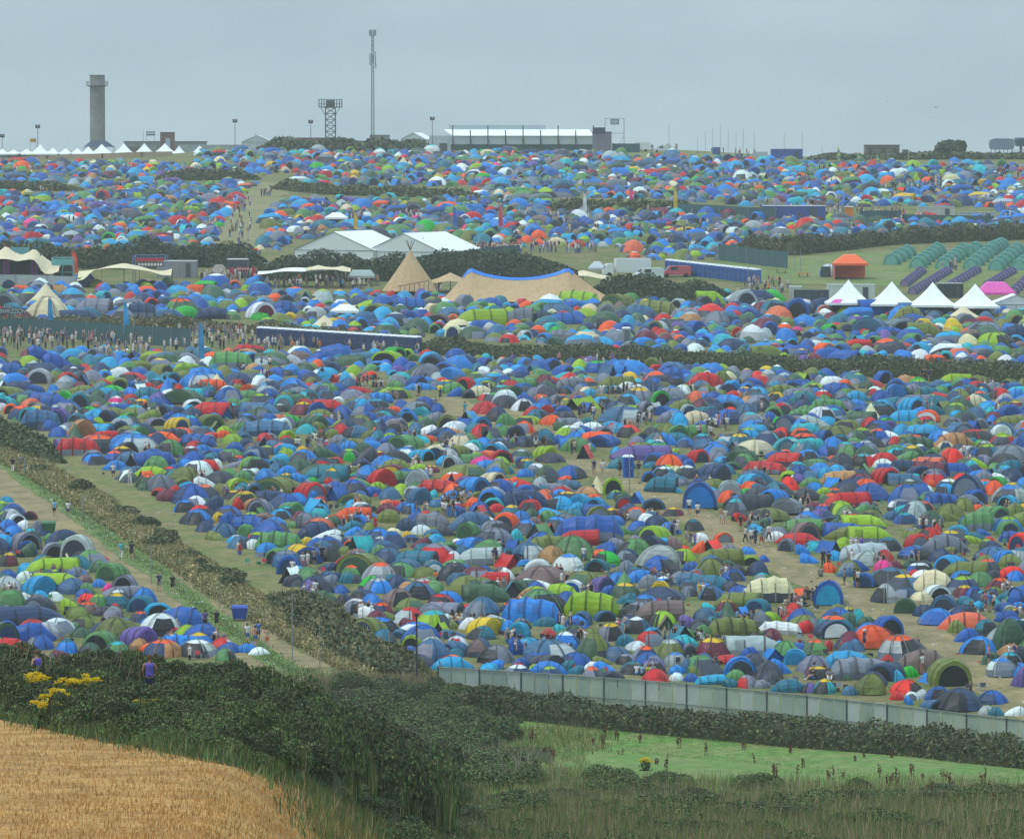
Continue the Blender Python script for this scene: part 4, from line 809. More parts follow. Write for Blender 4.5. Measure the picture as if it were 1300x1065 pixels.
P(1283,835,'sit','white','black',None,'person in white sitting behind the white and blue tent')
P(1232,880,'sit','dark','black',None,'person in dark clothes sitting right of the olive tunnel tent')
P(532,505,'stand','black','navy',None,'person in black at the left end of the trodden clearing')
P(529,503,'arms','white','cream',None,'person in white at the left end of the trodden clearing')
P(553,520,'walk','grey','black',TO,'person in grey shirt and long black trousers on the trodden clearing',long_leg=True)
P(559,510,'walk','navy','navy',TO,'person in navy on the trodden clearing')
P(590,528,'walk','turquoise','turquoise',.4,'person in turquoise clothes on the trodden clearing')
P(47,882,'down','bright purple','navy',TO+.9,'person in purple vest at far left behind the yellow flowers',loc=None,hc=(.1,.05,.02))
P(190,890,'down','bright purple','navy',TO+.15,'person in purple vest with head bowed in front of the dark hedge',hc=(.1,.05,.02))
# clusters: px, py, n, spread x, spread y, kind, place
TOPS=['white']*8+['black']*5+['navy']*3+['grey']*3+['red','pink','light blue','dark','dark','blue','cream','yellow']
seen={}
for (cx,cy,n,sx,sy,kd,place) in CLU:
    if n==0: continue
    for i in range(n):
        if NPEOPLE[0]>=300: break
        top=rnd.choice(TOPS); bot=rnd.choice(['black','navy','grey','dark','white','blue']); k=kd if kd=='sit' else rnd.choice(['stand','arms','stand','walk','down'])
        ll=rnd.random()<.3
        lab=f"person in {top} top and {bot} {'trousers' if ll else 'shorts'} {'sitting' if k=='sit' else 'standing'} {place}"
        for alt in range(12):
            if lab in seen: 
                top=rnd.choice(TOPS); bot=rnd.choice(['black','navy','grey','dark','white','blue','red','green']); lab=f"person in {top} top and {bot} {'trousers' if ll else 'shorts'} {'sitting' if k=='sit' else 'standing'} {place}"
        lab=' '.join(lab.split()[:16]); seen[lab]=1
        x=cx+rnd.uniform(-sx,sx); y=cy+rnd.uniform(-sy,sy)
        person(x,y,k,top,bot,None,lab,'long' if rnd.random()<.25 else 'short',ll,'people gathered between the tents')
print('people',NPEOPLE[0])
# crowd too far / too many to single out: small figures in one object
def crowd():
    mb=MB(); tops=list(SH.values())
    def fig(p,sit=False):
        x,y,z=p; t=rnd.choice([SH['white'],SH['white'],SH['black'],SH['navy'],SH['grey'],rnd.choice(tops)]); b=rnd.choice([SH['black'],SH['navy'],SH['grey'],SH['blue'],SH['cream']]); sk=rnd.choice(SKIN); h=rnd.uniform(.92,1.05); a=rnd.uniform(0,pi)
        c,s=cos(a)*.09,sin(a)*.09; k=.0 if not sit else -.45
        for q in (-1,1): 
            lx,ly=x+c*q,y+s*q
            mb.tube([(lx,ly,z),(lx,ly,z+(.45+k)*h),(x+c*q*.8,y+s*q*.8,z+(.9+k)*h)],[.05,.065,.10],5,None or sk if rnd.random()<.0 else b)
            mb.tube([(x+c*q*2.1,y+s*q*2.1,z+(1.4+k)*h),(x+c*q*2.7,y+s*q*2.7-.05,z+(1.1+k)*h),(x+c*q*2.6,y+s*q*2.6-.12,z+(.85+k)*h)],[.06,.045,.04],4,sk)
        mb.tube([(x,y,z+(.85+k)*h),(x,y,z+(1.15+k)*h),(x,y,z+(1.4+k)*h),(x,y,z+(1.5+k)*h)],[.15,.15,.19,.06],6,t)
        mb.tube([(x,y,z+(1.47+k)*h),(x,y,z+(1.56+k)*h),(x,y,z+(1.7+k)*h)],[.06,.10,.06],6,sk)
        mb.tube([(x,y+.02,z+(1.6+k)*h),(x,y+.02,z+(1.74+k)*h)],[.108,.06],6,rnd.choice(HAIR+[SH['white']]))
    def blob(n,x0,x1,y0,y1):
        for _ in range(n): fig(gp(rnd.uniform(x0,x1),rnd.uniform(y0,y1)))
    blob(210,-20,335,424,446); blob(22,0,60,428,440); blob(50,335,535,440,452); blob(40,125,190,445,462); blob(60,600,655,318,324); blob(50,640,760,316,322)
    blob(45,290,318,250,325); blob(50,255,330,352,362); blob(60,330,480,360,368); blob(18,520,560,368,374); blob(30,935,1000,362,378); blob(14,1195,1215,335,345)
    blob(45,1120,1195,236,244); blob(40,975,1080,268,276); blob(30,1080,1150,270,280); blob(26,770,860,190,194); blob(20,720,790,186,189); blob(10,900,960,195,200)
    blob(20,610,1040,462,470); blob(12,0,1300,190,230); blob(45,700,900,275,300); blob(10,330,345,243,250)
    for _ in range(120):
        x,y=rnd.uniform(0,1300),rnd.uniform(215,310)
        for _ in range(4):
            q=(x+rnd.uniform(-8,8),y+rnd.uniform(-1,1))
            if not inband(*q): fig(gp(*q),rnd.random()<.4)
    for _ in range(150):
        x,y=rnd.uniform(0,1300),rnd.uniform(470,840)
        for _ in range(4):
            q=(x+rnd.uniform(-9,9),y+rnd.uniform(-2,2))
            if not inband(*q): fig(gp(*q),True)
    m=mat('crowd_cloth',(0,0,0),.85,'attr',4,.1)
    tag(obj('crowd',mb,m),'dense far-off crowd of small figures between the tents',cat='crowd',kind='stuff')
crowd()
# ------------------------------------------------------------ vegetation
def u_(a,b): return rnd.uniform(a,b)
DKG=[lin(c) for c in('#3c4e30','#4a5c38','#5a6a42','#324126','#6d7a48','#5f5638','#46563a')]
HED=[lin(c) for c in('#46553a','#556444','#3b4a33','#66714a','#5d5f3f')]
TAN=[lin(c) for c in('#8d7d57','#a08d66','#7a7048','#6a6a40','#b29c74')]
PNK=[lin(c) for c in('#8d7466','#9c7f6c','#7e6f58','#a58e7a')]
GRS=[lin(c) for c in('#4c6a34','#5f7f40','#3f5a2c','#7a8a4c')]
def leaves(pts,nrm,size,pal,up=.35,asp=1.6,jitter=1.0):
    """one small quad per point"""
    n=len(pts); d=nr.normal(size=(n,3))*.9*jitter+nrm; d/=np.linalg.norm(d,axis=1)[:,None]+1e-9
    t=nr.normal(size=(n,3)); t[:,2]+=up; t-=d*(t*d).sum(1)[:,None]; t/=np.linalg.norm(t,axis=1)[:,None]+1e-9
    b=np.cross(d,t); s=(size*(.6+.8*nr.rand(n)))[:,None]
    T=t*s*asp*.5; B=b*s*.5
    V=np.stack([pts-T,pts+B,pts+T,pts-B],1).reshape(-1,3); Fq=np.arange(4*n).reshape(n,4)
    pal=np.array(pal); C=pal[nr.randint(0,len(pal),n)]*(.8+.45*nr.rand(n))[:,None]
    return V,Fq,C
def blades(pts,h,w,pal,lean=.25):
    n=len(pts); a=nr.rand(n)*2*pi; H=(h*(.55+.75*nr.rand(n)))[:,None]; W=w*(.6+.8*nr.rand(n))[:,None]
    dx=np.stack([np.cos(a),np.sin(a),np.zeros(n)],1); L=np.stack([nr.normal(size=n)*lean,nr.normal(size=n)*lean,np.ones(n)],1)
    top=pts+L*H; mid=pts+L*H*.55
    V=np.stack([pts-dx*W*.5,pts+dx*W*.5,mid+dx*W*.4,top],1).reshape(-1,3); Fq=np.arange(4*n).reshape(n,4)
    pal=np.array(pal); C=pal[nr.randint(0,len(pal),n)]*(.8+.4*nr.rand(n))[:,None]; return V,Fq,C
def cat_(L):
    o=0;V=[];Fq=[];C=[]
    for v,f,c in L: V.append(v);Fq.append(f+o);C.append(c);o+=len(v)
    return np.concatenate(V),np.concatenate(Fq),np.concatenate(C)
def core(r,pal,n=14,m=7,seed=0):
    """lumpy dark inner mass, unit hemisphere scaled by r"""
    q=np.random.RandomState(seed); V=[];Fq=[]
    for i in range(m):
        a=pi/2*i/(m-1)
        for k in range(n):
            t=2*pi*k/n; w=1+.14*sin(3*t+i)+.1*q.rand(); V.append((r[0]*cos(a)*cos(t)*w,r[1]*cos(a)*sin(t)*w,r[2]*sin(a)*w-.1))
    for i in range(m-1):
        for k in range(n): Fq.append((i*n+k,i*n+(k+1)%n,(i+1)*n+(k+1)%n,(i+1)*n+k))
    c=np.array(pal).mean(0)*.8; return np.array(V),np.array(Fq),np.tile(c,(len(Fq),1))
def bushmesh(name,n,size,pal,seed,lumps=9,r=(1,1,.9),bl=0,bpal=None):
    q=np.random.RandomState(seed); P=[];Nn=[]
    cs=[((q.rand()-.5)*1.3*r[0],(q.rand()-.5)*1.2*r[1],(.25+.6*q.rand())*r[2],.38+.3*q.rand()) for _ in range(lumps)]
    for i in range(n):
        c=cs[q.randint(lumps)]; d=q.normal(size=3); d[2]=abs(d[2])*1.0-.15; d/=np.linalg.norm(d)+1e-9
        rr=c[3]*(.72+.36*q.rand()**.5); P.append((c[0]+d[0]*rr,c[1]+d[1]*rr,max(.02,c[2]+d[2]*rr*.8))); Nn.append(d)
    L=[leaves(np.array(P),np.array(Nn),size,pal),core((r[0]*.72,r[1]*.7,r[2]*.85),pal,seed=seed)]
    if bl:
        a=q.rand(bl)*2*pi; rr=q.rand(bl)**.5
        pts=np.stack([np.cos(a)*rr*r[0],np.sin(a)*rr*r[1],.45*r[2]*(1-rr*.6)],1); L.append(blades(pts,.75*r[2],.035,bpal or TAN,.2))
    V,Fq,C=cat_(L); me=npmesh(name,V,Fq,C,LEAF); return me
FB=[bushmesh('bramble_mesh',11000,.055,DKG+DKG[:1]+[lin('#54492f')],s,11) for s in (1,2,3,4)]
FB2=[bushmesh('weedy_mesh',5000,.055,DKG[1:]+GRS+[lin('#6d7048')],s,7,(1,1,.6),500,TAN+GRS+GRS) for s in (5,6,7)]
NB=[0]
def bush(px,py,wid,hgt,kind,lab,grp,name='bush',loc=None):
    p=loc if loc is not None else gp(px,py); me=rnd.choice(FB if kind==0 else FB2)
    o=obj(name,me); o.location=(p.x,p.y,p.z-.1); o.scale=(wid*.5,wid*.5*rnd.uniform(.8,1.1),hgt*(1/1.25 if kind==0 else 1/.95)); o.rotation_euler=(0,0,rnd.uniform(0,6.28)); tag(o,lab,'bush',grp); NB[0]+=1
# bank of brambles on the near rise (left), two overlapping ranks
L0='dense dark green bramble bush in the overgrown bank across the foreground'; G0='bramble bushes of the foreground bank'
def interp(pts,x):
    for a,b in zip(pts[:-1],pts[1:]):
        if a[0]<=x<=b[0]: return a[1]+(b[1]-a[1])*(x-a[0])/(b[0]-a[0])
    return pts[-1][1] if x>pts[-1][0] else pts[0][1]
CREST=[(-80,800),(0,806),(60,812),(130,818),(250,828),(330,846),(400,862),(460,858),(520,864),(600,872)]
def Dc(x): return 190 if x<330 else 190+(x-330)*.30
for x in range(-90,560,21):
    for j,dt in enumerate((0,15,30,46,62,78)):
        xx=x+rnd.uniform(-8,8); D=Dc(xx)*(1-.055*j)+rnd.uniform(-3,3); X=(xx-650)/F*D; z=ter(X,D)
        yt=interp(CREST,xx)+dt*(1 if xx<330 else .8)+rnd.uniform(-7,9)
        if (20<xx<72 or 164<xx<218) and 0<j<4: yt=max(yt,860)
        gpx=projpx(X,D,z)[1]
        if gpx>wtop(xx)-4 or j>0 and j<2 and (abs(xx-47)<14 or abs(xx-190)<14): continue
        top=at(xx,yt,D).z; h=max(.7,top-z); kd=0 if rnd.random()<(.85 if j<3 else .5) else 1
        bush(0,0,rnd.uniform(1.5,2.5)*D/180,min(h,3.2),kd,L0,G0,'bramble_bush',Vector((X,D,z)))
L1='low weedy bush mixed with pale grass stems above the cut wheat'; G1='weedy bushes along the wheat edge'
for x in range(-80,430,26):
    xx=x+rnd.uniform(-9,9); y=min(wtop(xx)-6-rnd.uniform(0,14),980); bush(xx,y,rnd.uniform(1.3,2.0),rnd.uniform(.55,1.0),1,L1,G1,'weedy_bush')
# middle mass down to the bottom of the frame
L2='rounded dark green bush in the thicket left of the green field'; G2='bushes of the thicket'
for _ in range(190):
    xx=u_(380,700); y0=u_(905,1090)
    if y0<980 and xx>575+(y0-898)*1.5: continue
    if xx<470 and y0>wtop(xx)-12: continue
    if xx>600 and y0>990 and rnd.random()<.6: continue
    p=gp(xx,y0); s=p.y/F
    bush(xx,y0,u_(40,85)*s,u_(12,34)*s,0 if rnd.random()<.35 else 1,L2,G2,'thicket_bush')
print('bushes',NB[0])
for _ in range(60):
    xx=u_(430,640); y0=u_(884,935) if xx>500 else u_(880,915)
    if y0>gtop(xx)+2 and xx>575: continue
    p=gp(xx,y0); s=p.y/F; bush(xx,y0,u_(40,70)*s,u_(16,34)*s,0 if rnd.random()<.6 else 1,L2,G2,'thicket_bush')
L4='low scrubby bush in the rough strip along the near edge of the green field'; G4='scrub along the near edge of the field'
for _ in range(120):
    xx=u_(700,1420); y0=u_(996,1085)+(xx-700)*.018; p=gp(xx,y0); s=p.y/F
    bush(xx,y0,u_(45,90)*s,u_(12,30)*s,1 if rnd.random()<.7 else 0,L4,G4,'scrub_bush')
def hedge(name,lab,pts,w,h,size,dens,pal,grp=None,top=None,world=False,seedn=0,cat='hedge',hv=.3,tp=4.5):
    P=[Vector(p) if world else gp(*p) for p in pts]; L=[];Q=[]
    tot=0
    for a,b in zip(P[:-1],P[1:]):
        k=max(1,int((b-a).length/1.5))
        for i in range(k): Q.append((a.lerp(b,i/k),(b-a).normalized()))
    Q.append((P[-1],Q[-1][1]))
    q=np.random.RandomState(len(Q)+seedn); V=[];Fq=[];m=7; hs=[]
    hh=h
    for i,(p,d) in enumerate(Q):
        hh+= (h-hh)*.3+q.normal()*h*hv*.35; hh=max(h*.6,min(h*1.4,hh)); hs.append(hh)
        s=Vector((d.y,-d.x,0)).normalized(); e=min(1,.2+.8*min(i,len(Q)-1-i)*1.5/tp)
        for k in range(m):
            t=pi*k/(m-1); x=-cos(t)*w*.40*e; z=sin(t)**.7*hh*.84*e if 0<k<m-1 else -.3
            c=p+s*x; V.append((c.x,c.y,ter(c.x,c.y)+z))
    for i in range(len(Q)-1):
        for k in range(m-1): a=i*m+k; Fq.append((a,a+1,a+m+1,a+m))
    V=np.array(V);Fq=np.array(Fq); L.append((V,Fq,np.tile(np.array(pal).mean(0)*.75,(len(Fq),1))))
    length=sum((Q[i+1][0]-Q[i][0]).length for i in range(len(Q)-1)); n=int(length*(w+2*h)*dens)
    idx=q.randint(0,len(Q)-1,n); fr=q.rand(n); hs=[v*min(1,.15+.85*min(i,len(Q)-1-i)*1.5/tp) for i,v in enumerate(hs)]; th=q.rand(n)*pi; pts_=[];nn=[]
    for j in range(n):
        i=idx[j]; p=Q[i][0].lerp(Q[i+1][0],fr[j]); d=Q[i][1]; s=Vector((d.y,-d.x,0)); t=th[j]; hj=hs[i]*(1-fr[j])+hs[i+1]*fr[j]; o=.88+.28*q.rand()
        x=-cos(t)*w*.5*o; z=sin(t)**.7*hj*o; X=p.x+s.x*x; Y=p.y+s.y*x
        pts_.append((X,Y,ter(X,Y)+z)); nn.append((s.x*-cos(t),s.y*-cos(t),sin(t)))
    pts_=np.array(pts_)
    L.append(leaves(pts_,np.array(nn),size,pal))
    if top:
        bp,bh,bw,bn=top; k=q.randint(0,n,int(length*bn)); L.append(blades(pts_[k]-np.array([0,0,bh*.2]),bh,bw,bp,.22))
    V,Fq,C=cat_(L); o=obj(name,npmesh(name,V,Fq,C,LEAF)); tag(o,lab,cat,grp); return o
hedge('hedge','dark green hedge along the foot of the pale steel fence',[(545,898),(640,908),(760,922),(900,936),(1040,951),(1180,965),(1320,978),(1450,992)],2.6,2.1,.17,34,DKG+[lin('#4a4a34'),lin('#5d5240')],top=(GRS+PNK,.7,.06,14))
TANB=[tuple(v*1.45 for v in c) for c in TAN]
hedge('hedge','broad bank of dry brown grass and scrub running diagonally between the two camps',[(-60,530),(0,572),(100,628),(200,693),(300,757),(400,815),(480,858),(520,872)],4.2,.62,.15,36,TANB+TAN+[tuple(v*1.5 for v in c) for c in HED[1:]]+GRS[3:]+[lin('#9c9c62')],top=([tuple(v*1.2 for v in c) for c in TANB]+TAN+GRS[3:]+[lin('#b0b078')],.42,.05,90),seedn=2,hv=.5)
L3='olive bush growing out of the dry diagonal bank'; G3='bushes along the diagonal bank'
OB=[bushmesh('olive_bush_mesh',1500,.17,HED+TAN[2:4],s,8) for s in (41,42)]
for k in range(30):
    s=u_(0,1)**.9; q=gp(interp([(0,-20),(1,500)],s),interp([(0,548),(.2,618),(.4,680),(.6,748),(.8,812),(1,868)],s)+u_(-10,8)); o=obj('bush',rnd.choice(OB)); W=u_(1.3,2.6); o.location=(q.x,q.y,q.z+.2); o.scale=(W*.6,W*.6,u_(.7,1.5)/1.2); o.rotation_euler=(0,0,u_(0,6)); tag(o,L3,'bush',G3)
hedge('hedge','dark bramble patch at the left end of the diagonal scrub bank',[(-30,548),(25,572),(60,590)],4,2.3,.26,16,HED)
hedge('hedge','low green scrub at the lower end of the diagonal bank',[(360,760),(400,790),(450,830),(520,862)],4.5,1.6,.25,18,HED+TAN[:1],top=(TAN,.8,.07,25),seedn=4)
hedge('hedge','long dark hedge crossing the whole camp behind the main tent field',[(525,446),(650,456),(800,463),(970,470),(1100,477),(1310,490),(1400,497)],3.4,2.2,.22,22,HED,top=(TAN+HED,.6,.12,8),seedn=5)
hedge('hedge','thin hedge above the green fence and the crowd at left',[(-40,414),(30,414),(240,419),(330,424),(540,446)],2.2,1.6,.22,20,HED+TAN[:2],seedn=6)
hedge('hedge','tall dark hedge behind the striped stage tents at left',[(-40,342),(60,340),(160,341),(260,338),(340,343)],4,4.0,.32,13,HED[:3],seedn=7)
hedge('hedge','dark hedge below the pair of white marquees',[(320,354),(400,356),(470,357),(560,352),(640,352),(700,356)],4,3.6,.32,14,HED[:3]+[lin('#3c5236')],seedn=8)
hedge('hedge','big rounded dark thicket behind the long beige marquee',[(618,350),(660,352),(700,352),(730,353)],7,6.2,.35,16,HED[:3],seedn=9,cat='thicket',tp=13)
hedge('hedge','dark hedge under the blue toilet row right of centre',[(750,374),(800,378),(860,384),(930,381)],3,3.0,.3,15,HED[:3],seedn=10)
hedge('hedge','brown green hedge sloping behind the orange gazebo field',[(930,318),(1000,324),(1060,318),(1120,311),(1200,307),(1320,303)],3.4,2.8,.3,14,HED+[lin('#6d5f4c')],seedn=11)
for i,(pts,l) in enumerate(([[(-30,241),(50,242),(105,242)],'far hedge at the left end below the beige wall'],[[(195,229),(260,229),(330,228)],'far hedge left of the hillside path'],[[(350,240),(420,247),(520,250),(610,252)],'far hedge right of the hillside path'],[[(690,267),(800,268),(900,272)],'far hedge left of the yellow feather flag'])):
    hedge('hedge',l,pts,3,1.9,.5,6,HED+TAN[3:4],seedn=20+i)
def top_hedge(l,pts,D,h,w=6,seedn=0):
    P=[]
    for px,py in pts:
        x=(px-650)/F*D; P.append((x,D,ter(x,D)))
    return hedge('hedge',l,P,w,h,.7,4,HED,world=True,seedn=seedn)
top_hedge('mounded green hedge on the skyline around the mast foot',[(325,0),(400,0),(470,0),(540,0),(560,0)],1178,2.9,seedn=31)
top_hedge('long low hedge on the skyline at right',[(1025,0),(1100,0),(1180,0),(1250,0),(1330,0)],1150,1.5,seedn=32)
# round tree on the right skyline
t=thing('round_tree','round dark tree standing above the right skyline hedge','tree',onground((1207-650)/F*1160,1160))
cm=bushmesh('crown_mesh',1500,.22,HED[:3],77,12); o=obj('crown',cm,None,t); o.scale=(3.6,3.2,3.6); o.location=(0,0,.9)
tb=MB(); tb.tube([(0,0,-.3),(.1,0,1.2),(0,0,2.6)],[.35,.28,.15],8); tb.tube([(0,0,1.2),(.9,.2,2.4)],[.14,.06],6); tb.tube([(0,0,1.2),(-.9,.1,2.5)],[.14,.06],6)
obj('trunk',tb,mat('bark','#4a4036',.9),t)
# ---------------- tall grasses, stubble and weeds
def field_pts(n,fx):
    out=[]
    while len(out)<n:
        px,py=fx(); p=gp(px,py,-.02); out.append((p.x,p.y,p.z))
    return np.array(out)
def scatter(name,lab,n,fx,h,w,pal,lean=.25,mult=8,sp=.5):
    base=field_pts(n//mult,fx); P_=np.repeat(base,mult,0); P_[:,:2]+=nr.normal(size=(len(P_),2))*sp
    P_[:,2]=[ter(x,y)-.03 for x,y,_ in P_]
    V,Fq,C=blades(P_,h,w,pal,lean); tag(obj(name,npmesh(name,V,Fq,C,LEAF)),lab,name.replace('_',' '),kind='stuff')
scatter('wheat_stubble','short golden cut wheat stalks covering the bottom left field',30000,lambda:(lambda x:(x,u_(wtop(x)+1,1090)))(u_(-60,620)),.17,.028,[lin(c) for c in('#c8995a','#b98848','#d2a566','#b08244')],.2,6,.35)
scatter('pale_grass','tall pale dry grass growing between the wheat and the brambles',13000,lambda:(lambda x:(x,wtop(x)-u_(0,20)))(u_(-60,520)),.45,.025,TAN[:2]+GRS+GRS+DKG[:3],.28,10,.6)
scatter('brown_grass','pinkish brown dry grass heads over the top of the bramble bank at left',4200,lambda:(lambda x:(x,u_(864,876)))(u_(-60,190)),1.9,.035,[tuple(v*1.1 for v in c) for c in PNK+TAN],.22,4,.7)
scatter('brown_grass','reddish brown dry grass behind the brambles near the fence end',9000,lambda:(u_(390,650),u_(862,888)),.9,.05,PNK+TAN+GRS[:2],.3,5,1.6)
scatter('field_grass','bright green meadow grass of the field below the hedge',52000,lambda:(lambda x:(x,u_(gtop(x)+3,1085)))(u_(600,1310)),.26,.035,[lin(c) for c in('#6f9a4a','#5d8a3e','#83a85a','#9aa05c','#4f7a38')],.35,16,1.0)
scatter('thicket_grass','long green and straw coloured grass in front of the thicket',34000,lambda:(u_(400,770),u_(925,1085)),.6,.035,GRS+TAN,.22,10,.6)
scatter('verge_grass','tufts of grass along the trodden path edges',9000,lambda:(lambda x:(x,interp(VERGE,x)+u_(-7,5)))(u_(0,390)),.25,.06,GRS,.3,8,.5)
scatter('rough_grass','tall straw and brown grass along the near edge of the green field',26000,lambda:(lambda x:(x,u_(990,1090)+(x-700)*.018))(u_(690,1330)),.95,.03,TAN+PNK+GRS,.2,9,.8)
# dock plants in the field
def dock(px,py,h,i):
    p=gp(px,py); mb=MB()
    for k in range(rnd.randint(2,5)):
        a=rnd.uniform(0,6.28); x=cos(a)*.12; y=sin(a)*.12; lx,ly=rnd.uniform(-.12,.12),rnd.uniform(-.1,.1); H=h*rnd.uniform(.7,1.05)
        mb.tube([(x,y,0),(x+lx*.5,y+ly*.5,H*.5),(x+lx,y+ly,H)],[.018,.014,.006],4,lin('#5d4a34'))
        for q in range(10):
            t=rnd.uniform(.45,1); mb.box((x+lx*t+rnd.uniform(-.05,.05),y+ly*t+rnd.uniform(-.05,.05),H*t),(.06,.06,.05),rnd.uniform(0,3),lin(rnd.choice(['#6b3f2c','#7a4a34','#553424'])))
    o=obj('dock_plant',mb,LEAF); o.location=p; return tag(o,'rust brown dock seed head standing in the green field','weed','dock plants in the green field')
for i in range(46): x=u_(620,1290); dock(x,u_(gtop(x)+12,gtop(x)+60),u_(.5,1.4),i)
# ragwort
def ragwort(px,py,h,n,lab):
    h*=1.22; n=int(n*1.5)
    p=gp(px,py); t=thing('ragwort',lab,'flowers',p); mb=MB(); fl=MB(); lf=[]
    for k in range(n):
        a=rnd.uniform(0,6.28); r=rnd.uniform(.05,.45); x,y=cos(a)*r,sin(a)*r; H=h*rnd.uniform(.8,1.05); mb.tube([(x*.3,y*.3,0),(x*.7,y*.7,H*.6),(x,y,H)],[.02,.015,.01],4)
        for q in range(26):
            b=rnd.uniform(0,6.28); s=rnd.uniform(0,.2); c=Vector((x+cos(b)*s,y+sin(b)*s,H+rnd.uniform(-.07,.04)+.03*(1-s*5)))
            fl.tube([c,c+Vector((0,0,.03))],[.02,.032],6)
        for q in range(14): lf.append((x*.8+rnd.uniform(-.12,.12),y*.8+rnd.uniform(-.12,.12),H*rnd.uniform(.1,.85)))
    obj('stems',mb,mat('stem_green','#4f6a34',.8),t); obj('flower_heads',fl,mat('ragwort_yellow','#f0cc10',.7,amt=.15),t)
    V,Fq,C=leaves(np.array(lf),np.zeros((len(lf),3)),.12,GRS+DKG[:2]); obj('leaves',npmesh('rag_leaves',V,Fq,C,LEAF),None,t)
for a in ((48,905,1.05,10,'tallest clump of yellow ragwort flowers at left above the wheat'),(70,918,.85,8,'yellow ragwort clump just right of the tallest one'),(88,912,1.0,10,'yellow ragwort clump in the middle of the left flower group'),(115,905,1.0,7,'yellow ragwort clump at the right end of the left flower group'),(20,908,.8,5,'small yellow ragwort clump at the far left edge'),(60,926,.7,6,'low yellow ragwort clump in front of the tallest one'),(185,922,.65,4,'single small yellow ragwort among the brambles below the purple vest'),(820,982,.8,8,'yellow ragwort at the bottom of the green field')): ragwort(*a)
# dead branches
for (px,py,l) in ((652,985,'bare pale dead branches at the left edge of the green field'),(668,978,'second spray of bare dead branches right of the first'),(628,972,'bare grey dead branches leaning out of the thicket')):
    mb=MB(); p=gp(px,py)
    for k in range(9):
        a=rnd.uniform(-.9,.9); L_=rnd.uniform(1.2,2.4); q=[Vector((rnd.uniform(-.3,.3),0,0))]
        for j in range(4): q.append(q[-1]+Vector((sin(a)*L_/4+rnd.uniform(-.08,.08),rnd.uniform(-.1,.1),cos(a)*L_/4)))
        mb.tube(q,[.035,.03,.022,.015,.008],5)
    o=obj('dead_branches',mb,mat('dead_wood','#a39a86',.9)); o.location=p; tag(o,l,'branches')
# ------------------------------------------------------------ structures
WH=mat('white_pvc','#f0f4f4',.45,scale=1.2,amt=.08); GALV=mat('galvanised','#8e979b',.5,metal=.3); DARKM=mat('dark_metal','#3c434a',.6)
CANV=mat('beige_canvas','#bfa27c',.85,scale=1.5,amt=.14,bump=.2); CRM=mat('cream_canvas','#dccfae',.8,scale=1.5,amt=.1,bump=.2)
def M(name,h,r=.6,**k): return mat(name,h,r,**k)
def zt(p,py): return at(650,py,p.y).z-p.z      # height above p of photo row py at p's distance
def wm(p,w): return w*p.y/F
def base(px,py=None,D=None):
    if D: x=(px-650)/F*D; return onground(x,D)
    return gp(px,py)
def pole_thing(name,lab,cat,p,h,r=.06,parts=None,grp=None,m=GALV):
    t=thing(name,lab,cat,p,0,grp); mb=MB(); mb.tube([(0,0,-.2),(0,0,h)],[r,r*.7],8); obj('pole',mb,m,t); return t
def prune(V,Fs):
    u=sorted({v for f in Fs for v in f}); mp={v:j for j,v in enumerate(u)}; return [V[v] for v in u],[tuple(mp[v] for v in f) for f in Fs]
# --- concrete tower
D=1330; p=base(124.5,D=D); p.z-=.5; H=zt(p,96); r=wm(p,9.3)
t=thing('observation_tower','tall round grey concrete tower with a railed ring platform near its top','tower',p)
mb=MB(); mb.tube([(0,0,-1),(0,0,H*.5),(0,0,H)],[r*1.03,r,r*.98],40)
for k in range(1,7): z=H*k/7.3; mb.tube([(0,0,z),(0,0,z+.16)],[r*1.03,r*1.03],40)
obj('shaft',mb,M('weathered_concrete','#8b8d8c',.9,col2='#77797a',scale=.6,amt=.22,bump=.2),t)
zp=zt(p,109); mb=MB(); mb.tube([(0,0,zp-.35),(0,0,zp)],[r*1.1,r*1.5],32); obj('platform',mb,M('platform_grey','#7c8084',.8),t)
mb=MB()
for k in range(24): a=2*pi*k/24; mb.tube([(cos(a)*r*1.48,sin(a)*r*1.48,zp),(cos(a)*r*1.48,sin(a)*r*1.48,zp+1.2)],.05,5)
for z in (.6,1.2): mb.tube([(cos(2*pi*k/24)*r*1.48,sin(2*pi*k/24)*r*1.48,zp+z) for k in range(25)],.04,4,cap=False)
obj('railing',mb,GALV,t)
mb=MB(); mb.tube([(0,0,H-.3),(0,0,H+.12)],[r*1.04,r*1.04],40); obj('coping',mb,M('coping','#6f7274',.9),t)
mb=MB(); mb.tube([(r*1.02,-.2,0),(r*1.02,-.2,H)],.06,5); mb.tube([(r*1.02,.2,0),(r*1.02,.2,H)],.06,5); obj('ladder',mb,DARKM,t)
# dark tent at its foot
D=1240; p=base(127,D=D); t=thing('dark_canopy','dark blue hipped canopy at the foot of the concrete tower','canopy',p)
e=zt(p,187); k=zt(p,179); w=wm(p,19); mb=MB(); mb.add([(-w,-3,e),(w,-3,e),(w,3,e),(-w,3,e),(-w*.55,0,k),(w*.45,0,k)],[(0,1,5,4),(1,2,5),(2,3,4,5),(3,0,4)]); obj('roof',mb,M('navy_pvc','#343f5c'),t)
mb=MB()
for sx in(-1,0,1):
    for sy in (-1,1): mb.tube([(sx*w*.97,sy*2.9,-.3),(sx*w*.97,sy*2.9,e)],.08,6)
obj('legs',mb,GALV,t)
